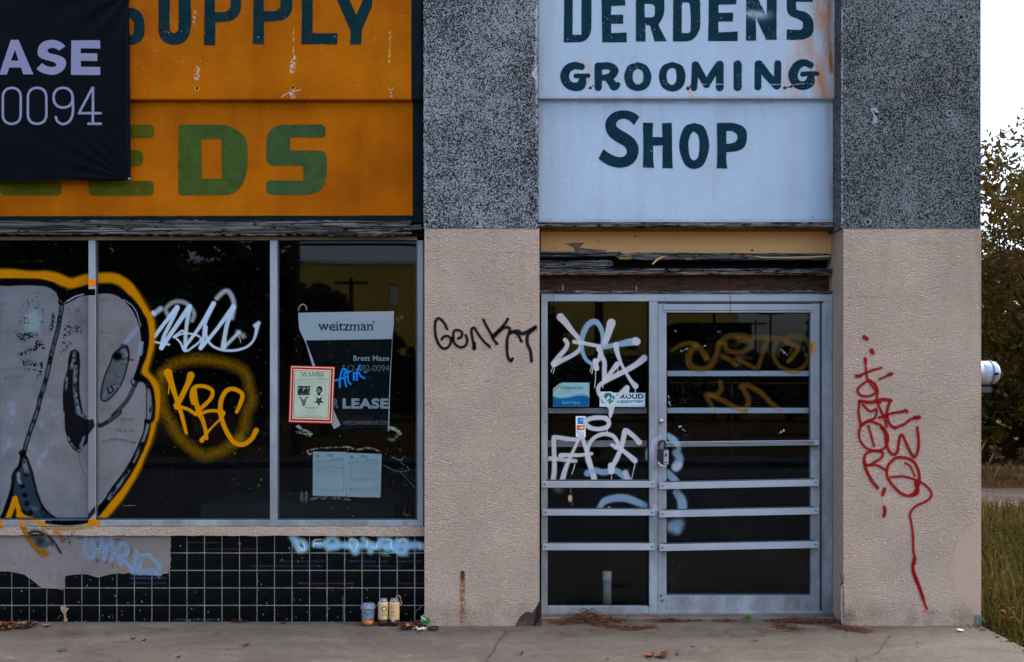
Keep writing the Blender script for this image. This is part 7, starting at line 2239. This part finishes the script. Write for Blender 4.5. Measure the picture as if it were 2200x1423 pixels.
bm = bmesh.new(); tube(bm, [(xT - .004, yM - .03, zM), (xT + .012, yM - .035, zM - .004), (xT + .016, yM - .03, zM - .02), (xT + .012, yM - .03, zM - .032)], .007, 6)
tube(bm, [(xT - .01, yM - .04, zM + .02), (xT + .004, yM - .04, zM + .018)], .006, 6)
bm_obj('latch', bm, simple('dark latch', A(30, 36, 36), .5), mt)

GR_M = []
for nm, c_ in (('olive grass', A(92, 88, 22)), ('yellow green grass', A(112, 102, 26)), ('deep green weed', A(48, 66, 20)), ('straw', A(150, 128, 84)), ('brown stem', A(84, 58, 26))):
    t_ = NT(nm)
    c_ = tuple(v * .40 for v in c_)
    b_ = t_.bsdf(t_.mix(t_.ramp(t_.noise(9, 2), .35, .65), tuple(v * .7 for v in c_), tuple(v * 1.25 for v in c_)), .7, spec=.2)
    tl = t_.n('ShaderNodeBsdfTranslucent'); tl.inputs[0].default_value = (*[min(1, v * 1.3) for v in c_], 1)
    mx_ = t_.n('ShaderNodeMixShader'); mx_.inputs[0].default_value = .3
    t_.l(b_, mx_.inputs[1]); t_.l(tl.outputs[0], mx_.inputs[2])
    GR_M.append(t_.done(mx_.outputs[0]))


def blades(name, label, n, region, hrange, mats, wts, seed, wid=.004, dens=None, cat='grass'):
    rg = np.random.RandomState(seed)
    x0, x1, y0, y1 = region
    vs_, fs, mi = [], [], []
    cnt = 0
    while cnt < n:
        x, y = rg.uniform(x0, x1), rg.uniform(y0, y1)
        if dens and rg.rand() > dens(x, y):
            continue
        cnt += 1
        h = rg.uniform(*hrange) * (.6 + .8 * (mnoise.noise(Vector((x * 1.3, y * 1.3, 3))) * .5 + .5))
        an = rg.uniform(0, 6.28)
        lean = rg.uniform(.05, .7) * h
        dx, dy = math.cos(an) * lean, math.sin(an) * lean
        w_ = wid * rg.uniform(.6, 1.5)
        px_, py_ = -math.sin(an) * w_, math.cos(an) * w_
        z0 = -.09
        k = len(vs_)
        vs_ += [(x - px_, y - py_, z0), (x + px_, y + py_, z0), (x + dx * .4 + px_ * .8, y + dy * .4 + py_ * .8, z0 + h * .6), (x + dx * .4 - px_ * .8, y + dy * .4 - py_ * .8, z0 + h * .6), (x + dx, y + dy, z0 + h)]
        fs += [(k, k + 1, k + 2, k + 3), (k + 3, k + 2, k + 4)]
        m_ = rg.choice(len(mats), p=wts)
        mi += [m_, m_]
        if rg.rand() < .35:      # side leaves
            for q in range(3):
                t = rg.uniform(.3, .9)
                bx_, by_, bz_ = x + dx * t * .6, y + dy * t * .6, z0 + h * t
                a2 = rg.uniform(0, 6.28); l2 = rg.uniform(.02, .06)
                k = len(vs_)
                vs_ += [(bx_, by_, bz_), (bx_ + math.cos(a2) * l2 * .5 + .006, by_ + math.sin(a2) * l2 * .5, bz_ + l2 * .35), (bx_ + math.cos(a2) * l2, by_ + math.sin(a2) * l2, bz_ + l2 * .2), (bx_ + math.cos(a2) * l2 * .5 - .006, by_ + math.sin(a2) * l2 * .5, bz_ + l2 * .15)]
                fs += [(k, k + 1, k + 2, k + 3)]; mi += [m_]
    o = mesh_obj(name, vs_, fs, mats)
    o.data.polygons.foreach_set('material_index', mi)
    return tag(o, label, cat, kind='stuff')


blades('grass', 'unmown yellow green weeds beside the wide pier', 15000, (2.99, 5.6, -.55, 4.6), (.06, .27), GR_M, [.30, .2, .30, .05, .15], 1, .004,
       lambda x, y: (1 if x > 3.0 + .10 * math.sin(y * 3) else .4) * (.35 if y < -.1 and x < 3.15 else 1) * (1 if x < 4.6 else .4))
blades('grass', 'taller green weeds near the gravel track', 3500, (3.9, 7.2, 4.0, 6.2), (.08, .28), GR_M, [.3, .3, .25, .1, .05], 2, .005)
blades('grass', 'dry straw coloured verge beyond the gravel track', 7000, (6, 17, 9.3, 19), (.03, .10), GR_M, [.15, .1, .02, .23, .5], 3, .007)
blades('weed', 'low bushy green and rust weeds close to the wide pier', 9000, (3.0, 5.2, -.4, 3.6), (.05, .2), [GR_M[2], GR_M[0], GR_M[4], GR_M[1]], [.4, .25, .2, .15], 9, .007,
       lambda x, y: 1 if mnoise.noise(Vector((x * 1.7, y * 1.7, 7))) > -.05 else .08, 'weeds')
blades('weed', 'loose tall stems crowding the foot of the wide pier', 500, (3.0, 3.7, -.35, 2.2), (.25, .5), GR_M, [.25, .35, .1, .2, .1], 12, .003, None, 'weeds')
blades('weed', 'low weeds spilling over the pavement edge at the right', 900, (2.86, 3.04, -.75, .02), (.02, .12), GR_M, [.25, .25, .15, .15, .2], 13, .004, lambda x, y: 1 if x > 2.93 + .05 * math.sin(y * 19) else .12, 'weeds')
blades('fallen_grass', 'dry stems lying over the pavement edge at the right', 260, (2.88, 3.05, -.6, .0), (.02, .06), GR_M, [.1, .1, .05, .45, .3], 4, .0025)
for k, (px_, py_, L_) in enumerate(((2128, 985, .5), (2141, 1012, .45), (2111, 958, .55))):
    bm = bmesh.new()
    d_ = 2.8
    p0 = W(px_ - 12, py_ + 60, d_); p1 = W(px_ - 6, py_ + 16, d_); p2 = W(px_ + 8, py_ - 14, d_)
    p0.z = -.08
    tube(bm, [p0, (p0 + p1) / 2, p1], .0022, 5); tube(bm, [p1, (p1 + p2) / 2, p2], [.004, .009, .002], 5)
    tag(bm_obj('grass_plume', bm, GR_M[3]), ['pale seed plume leaning right beside the pier', 'lower pale seed plume right of the first', 'pale seed plume half hidden by the pier edge'][k], 'grass', 'pale grass plumes beside the wide pier')


def leaf_mat(name, c0, c1, tr=.45):
    t = NT(name)
    if c0[0] > .03:
        c0, c1 = tuple(v * .56 for v in c0), tuple(v * .56 for v in c1)
    c = t.mix(t.ramp(t.noise(1.3, 3, .6), .38, .62), c0, c1)
    c = t.mix(t.ramp(t.noise(13, 1), .3, .7, 0, .4), c, tuple(v * .45 for v in c0))
    b = t.bsdf(c, .6, spec=.3)
    tl = t.n('ShaderNodeBsdfTranslucent')
    t.l(c, tl.inputs[0])
    mx = t.n('ShaderNodeMixShader'); mx.inputs[0].default_value = tr
    t.l(b, mx.inputs[1]); t.l(tl.outputs[0], mx.inputs[2])
    return t.done(mx.outputs[0])


BARK = simple('dark bark', (.05, .038, .03), .9, .3, 20, bump=(30, .6, .02))


def tree(label, loc, h, crown, n, size, mat, seed, trunk=.16, nclump=60, cat='tree', gaps=.5, limbs=7, name='leafy_tree'):
    """tapered trunk with limbs, and leaf faces gathered in clumps through the crown"""
    rg = np.random.RandomState(seed)
    root = thing(name, label, cat, loc)
    L = Vector(loc)
    cx, cy, cz, rx, ry, rz = crown      # crown centre (relative) and half sizes
    bm = bmesh.new()
    top = Vector((cx * .7, cy * .7, cz + rz * .3))
    pts = [L + Vector((0, 0, -.15)), L + Vector((.03, .0, h * .15)), L + Vector((top.x * .4, top.y * .4, top.z * .45)), L + top]
    tube(bm, pts, [trunk, trunk * .85, trunk * .6, trunk * .2], 9)
    tips = []
    for q in range(limbs):
        a_ = rg.uniform(0, 6.28); t = rg.uniform(.25, .8)
        s = L + Vector((top.x * t * .6, top.y * t * .6, top.z * t))
        e = L + Vector((cx + math.cos(a_) * rx * .75, cy + math.sin(a_) * ry * .75, cz + rg.uniform(-.5, .8) * rz))
        m = (s + e) / 2 + Vector((0, 0, .15 * rz))
        tube(bm, [s, m, e], [trunk * .4, trunk * .22, trunk * .06], 6)
        for w in range(3):
            e2 = e + Vector((rg.normal() * rx * .25, rg.normal() * ry * .25, rg.normal() * rz * .2))
            tube(bm, [m, (m + e2) / 2 + Vector((0, 0, .05)), e2], [trunk * .14, trunk * .09, trunk * .03], 4)
            tips.append(e2)
        tips.append(e)
    bm_obj('trunk', bm, BARK, root)
    cl = []
    for q in range(nclump):
        while True:
            p = rg.uniform(-1, 1, 3)
            r_ = np.linalg.norm(p)
            if r_ < 1 and r_ > .35 * rg.rand(): break
        cl.append((L.x + cx + p[0] * rx, L.y + cy + p[1] * ry, L.z + cz + p[2] * rz, rg.uniform(.10, .24) * (rx + rz) / 2))
    for t_ in tips:
        cl.append((t_.x, t_.y, t_.z, .16 * (rx + rz) / 2))
    ci = rg.randint(0, len(cl), n)
    C = np.array(cl)[ci]
    d = rg.normal(size=(n, 3)); d /= np.linalg.norm(d, axis=1)[:, None]
    r_ = rg.rand(n) ** .5
    P_ = C[:, :3] + d * (C[:, 3] * r_)[:, None] * np.array([1, 1, .75])
    u = rg.normal(size=(n, 3)); u /= np.linalg.norm(u, axis=1)[:, None]
    v = np.cross(u, rg.normal(size=(n, 3))); v /= np.linalg.norm(v, axis=1)[:, None]
    s = (size * rg.uniform(.6, 1.4, n))[:, None]
    V = np.stack([P_ - u * s, P_ + v * s * .45 - u * s * .1, P_ + u * s, P_ - v * s * .45 - u * s * .1], 1).reshape(-1, 3) - np.array(L)
    me = D.meshes.new('crown')
    me.vertices.add(4 * n); me.vertices.foreach_set('co', V.astype(np.float32).ravel())
    me.loops.add(4 * n); me.loops.foreach_set('vertex_index', np.arange(4 * n, dtype=np.int32))
    me.polygons.add(n); me.polygons.foreach_set('loop_start', np.arange(0, 4 * n, 4, dtype=np.int32)); me.polygons.foreach_set('loop_total', np.full(n, 4, np.int32))
    me.update(calc_edges=True); me.materials.append(mat)
    base('crown', me, root)
    return root


LM_BROWN = leaf_mat('autumn olive brown leaves', A(92, 74, 24), A(98, 94, 18))
LM_OLIVE = leaf_mat('yellow olive leaves', A(108, 98, 14), A(72, 74, 16))
LM_DARK = leaf_mat('dark green leaves', A(52, 54, 14), A(76, 74, 16))
tree('thin autumn tree with brown and olive leaves against the sky beside the wide pier', (9.6, 10.8, -.1), 5, (-.5, 0, 3.95, 2.4, 2.0, 2.25), 19000, .058, LM_BROWN, 3, .15, 120, limbs=11)
tree('dense olive green tree below the autumn tree at the right', (8.6, 12.6, -.1), 3.4, (.6, 0, 2.5, 2.0, 1.8, 1.9), 22000, .065, LM_OLIVE, 5, .12, 90)
xb = [(9.0, 17.5, 3.0), (11.5, 18.5, 3.6), (14.5, 19, 4.2), (18, 21, 5.0), (13, 24, 5.5), (22, 26, 6.0)]
lbls = ['dark bushy tree filling the background just right of the pier', 'second dark bushy tree behind the olive tree', 'dark rounded tree at the far side of the gravel track', 'tall dark tree far back on the right', 'tall dark tree rising behind the bushy row', 'tallest dark tree at the far right of the row']
for k, (x_, y_, h_) in enumerate(xb):
    tree(lbls[k], (x_, y_, -.1), h_, (0, 0, h_ * .5, 1.9, 1.7, h_ * .52), 7000, .12, LM_DARK, 20 + k, .14, 70, limbs=6)

for k, (x_, y_, h_) in enumerate(((6.3, 18.5, 4.2), (3.4, 21, 5.0), (.4, 24, 5.5))):
    tree(['leafy tree hidden behind the right end of the shop', 'second leafy tree hidden behind the shop', 'third leafy tree hidden behind the shop'][k], (x_, y_, -.1), h_, (0, 0, h_ * .5, 1.9, 1.7, h_ * .5), 4500, .13, LM_DARK, 90 + k, .14, 60, limbs=6)
for k, (x_, y_, h_) in enumerate(((8.6, 14.6, 2.6), (10.2, 15.2, 2.9), (11.9, 15.0, 2.7), (13.8, 16.2, 3.3), (16.0, 16.8, 3.5))):
    tree('dark leafy bush filling the ground below the trees, number %s from the pier' % ['one', 'two', 'three', 'four', 'five'][k], (x_, y_, -.1), h_, (0, 0, h_ * .47, 1.35, 1.2, h_ * .52), 8000, .075, LM_DARK, 80 + k, .06, 80, limbs=6, name='bush', cat='bush')

# ------------------------------------------------------------------ the other side of the street, seen mirrored in the glass
def RX(px, d):           # street side point whose reflection stands at column px, d metres off in the mirror
    return (px - 1100) / 2142.0 * d, -(d - DIST) + .35


def RZ(py, d):
    return EYE + (830 - py) / 2142.0 * d


tb2 = thing('tan_warehouse', 'long tan block building with a pale coping across the street', 'building', (RX(1100, 60)[0], -54, 0))
x1 = RX(1585, 60)[0]; y_ = RX(0, 60)[1]
tanw = m_signpaint('tan painted blockwork', (.92, .60, .10), (.84, .53, .09), (.6, .38, .1), .2)
box('wall', (-44, y_ - 20, -.1), (x1, y_, RZ(566, 60)), tanw, tb2)
box('coping', (-44.1, y_ - 20.1, RZ(566, 60)), (x1 + .1, y_ + .08, RZ(559, 60)), simple('pale coping', A(220, 214, 200), .6), tb2)
for px_ in (846, 980, 1330):
    xx = RX(px_, 60)[0]
    wv = box('window', (xx - .24, y_, RZ(652, 60)), (xx + .24, y_ + .04, RZ(612, 60)), simple('pale window panel', A(190, 206, 190), .5), tb2)
    box('lintel', (xx - .28, y_, RZ(612, 60)), (xx + .28, y_ + .07, RZ(609, 60)), MAT['black'], wv)
box('awning', (RX(1430, 60)[0], y_, RZ(735, 60)), (RX(1582, 60)[0], y_ + 4, RZ(703, 60)), MAT['black'], tb2)
box('base_course', (-44, y_, -.1), (x1 - .01, y_ + .06, RZ(765, 60)), simple('dark base course', A(50, 44, 36), .8), tb2)

LM_REF = leaf_mat('dark street tree leaves', (.028, .040, .016), (.05, .055, .02), .3)


def ref_tree(label, px, d, top, wpx, n, size, seed, low=.15):
    x_, yy = RX(px, d)
    h = RZ(top, d)
    rx = wpx / 2142.0 * d / 2
    return tree(label, (x_, yy, -.12), h, (0, 0, h * (.5 + low / 2), rx, rx * .9, h * (.5 - low / 2)), n, size, LM_REF, seed, .2, 120, limbs=9)


ref_tree('big street tree across the road, leftmost', -30, 30, 430, 300, 9000, .14, 41)
ref_tree('big street tree across the road, opposite the left pane', 200, 27, 380, 330, 12000, .13, 42)
ref_tree('big street tree across the road, opposite the middle pane', 400, 26, 360, 300, 14000, .12, 43)
ref_tree('tall street tree beside the power pole', 560, 28, 480, 190, 9000, .12, 44)
ref_tree('bushy street tree before the tan warehouse', 700, 34, 606, 150, 9000, .12, 45)
ref_tree('low street tree before the tan warehouse', 810, 38, 668, 110, 4000, .13, 46)
ref_tree('small street tree opposite the side light', 1172, 30, 640, 90, 4000, .11, 47)
ref_tree('round street tree opposite the right door edge', 1790, 34, 660, 130, 6000, .12, 48)
for k, px_ in enumerate((900, 1020, 1150, 1300, 1440, 1580, 1700, 1830, 1980, 2120, -200)):
    ref_tree('dark hedge tree in the row across the road, number %s from the left' % ['two', 'three', 'four', 'five', 'six', 'seven', 'eight', 'nine', 'ten', 'eleven', 'one'][k], px_, 48, (752, 760, 745, 758, 750, 735, 742, 730, 738, 745, 600)[k], 170, 2500, .2, 60 + k, .05)

WOODP = simple('dark pole wood', (.04, .03, .024), .9)
poles = []


def pole(label, px, d, top, w, arms=1):
    x_, yy = RX(px, d)
    h = RZ(top, d)
    r = thing('utility_pole', label, 'pole', (x_, yy, -.13), 'utility poles across the street')
    bm = bmesh.new(); tube(bm, [(x_, yy, -.3), (x_, yy, h * .5), (x_, yy, h)], [w, w * .85, w * .7], 10); bm_obj('shaft', bm, WOODP, r)
    for a_ in range(arms):
        arm = box('crossarm', (x_ - .9, yy - .05, h - .35 - a_ * .8), (x_ + .9, yy + .05, h - .22 - a_ * .8), WOODP, r)
        bm = bmesh.new()
        for dx in (-.8, -.3, .3, .8):
            lathe(bm, [(.04, 0), (.06, .04), (.03, .1), (.0001, .12)], (x_ + dx, yy, h - .22 - a_ * .8), 8)
        bm_obj('insulator', bm, simple('grey insulator', (.15, .15, .15), .3), arm); 
    return Vector((x_, yy, h))


pole('utility pole with one crossarm before the tan warehouse', 755, 55, 596, .16)
p1_ = pole('tall thick utility pole opposite the side light', 1288, 22, 430, .12, 1)
p2_ = pole('tall utility pole among the street trees', 640, 24, 440, .12, 1)
pole('thin utility pole at the right of the warehouse', 1535, 50, 640, .10)
pole('distant thin pole in the gap right of the warehouse', 1657, 70, 668, .10)
pole('most distant thin pole in the gap right of the warehouse', 1624, 80, 690, .09)
bm = bmesh.new()
for z0_, z1_, w_ in ((4.78, 4.9, .03), (5.1, 5.2, .018), (5.35, 5.4, .018), (4.95, 5.1, .015)):
    pts = []
    for k in range(25):
        t = k / 24
        x_ = -40 + 80 * t
        sag = .35 * math.sin(math.pi * ((x_ + 40) % 27) / 27)
        pts.append((x_, p2_.y + (p1_.y - p2_.y) * t, z0_ + (z1_ - z0_) * t - sag * .5 + .1))
    tube(bm, pts, w_, 5)
tag(bm_obj('power_line', bm, MAT['black']), 'bundle of black power lines along the far side of the street', 'cable')
# yellow guard rail
gr_ = thing('guard_rail', 'low yellow pipe rail across the street', 'railing', (8, -14.6, -.13))
bm = bmesh.new(); tube(bm, [(3.4, -14.6, 1.58), (16, -14.6, 1.57)], .014, 8)
yel = simple('yellow pipe paint', A(140, 104, 30), .5)
bm_obj('rail', bm, yel, gr_)
for x_ in (4.7, 9.2, 13.6):
    bm = bmesh.new(); tube(bm, [(x_, -14.6, -.2), (x_, -14.6, 1.54)], .02, 8); bm_obj('post', bm, yel, gr_)

# parked nothing else; outer fills so that the far pavement has an edge
fpv = box('far_pavement', (-220, -15.2, -.3), (220, -13.5, -.02), MAT['asphalt']); tag(fpv, kind='structure')
print('objects', len(D.objects), 'verts', sum(len(m.vertices) for m in D.meshes))
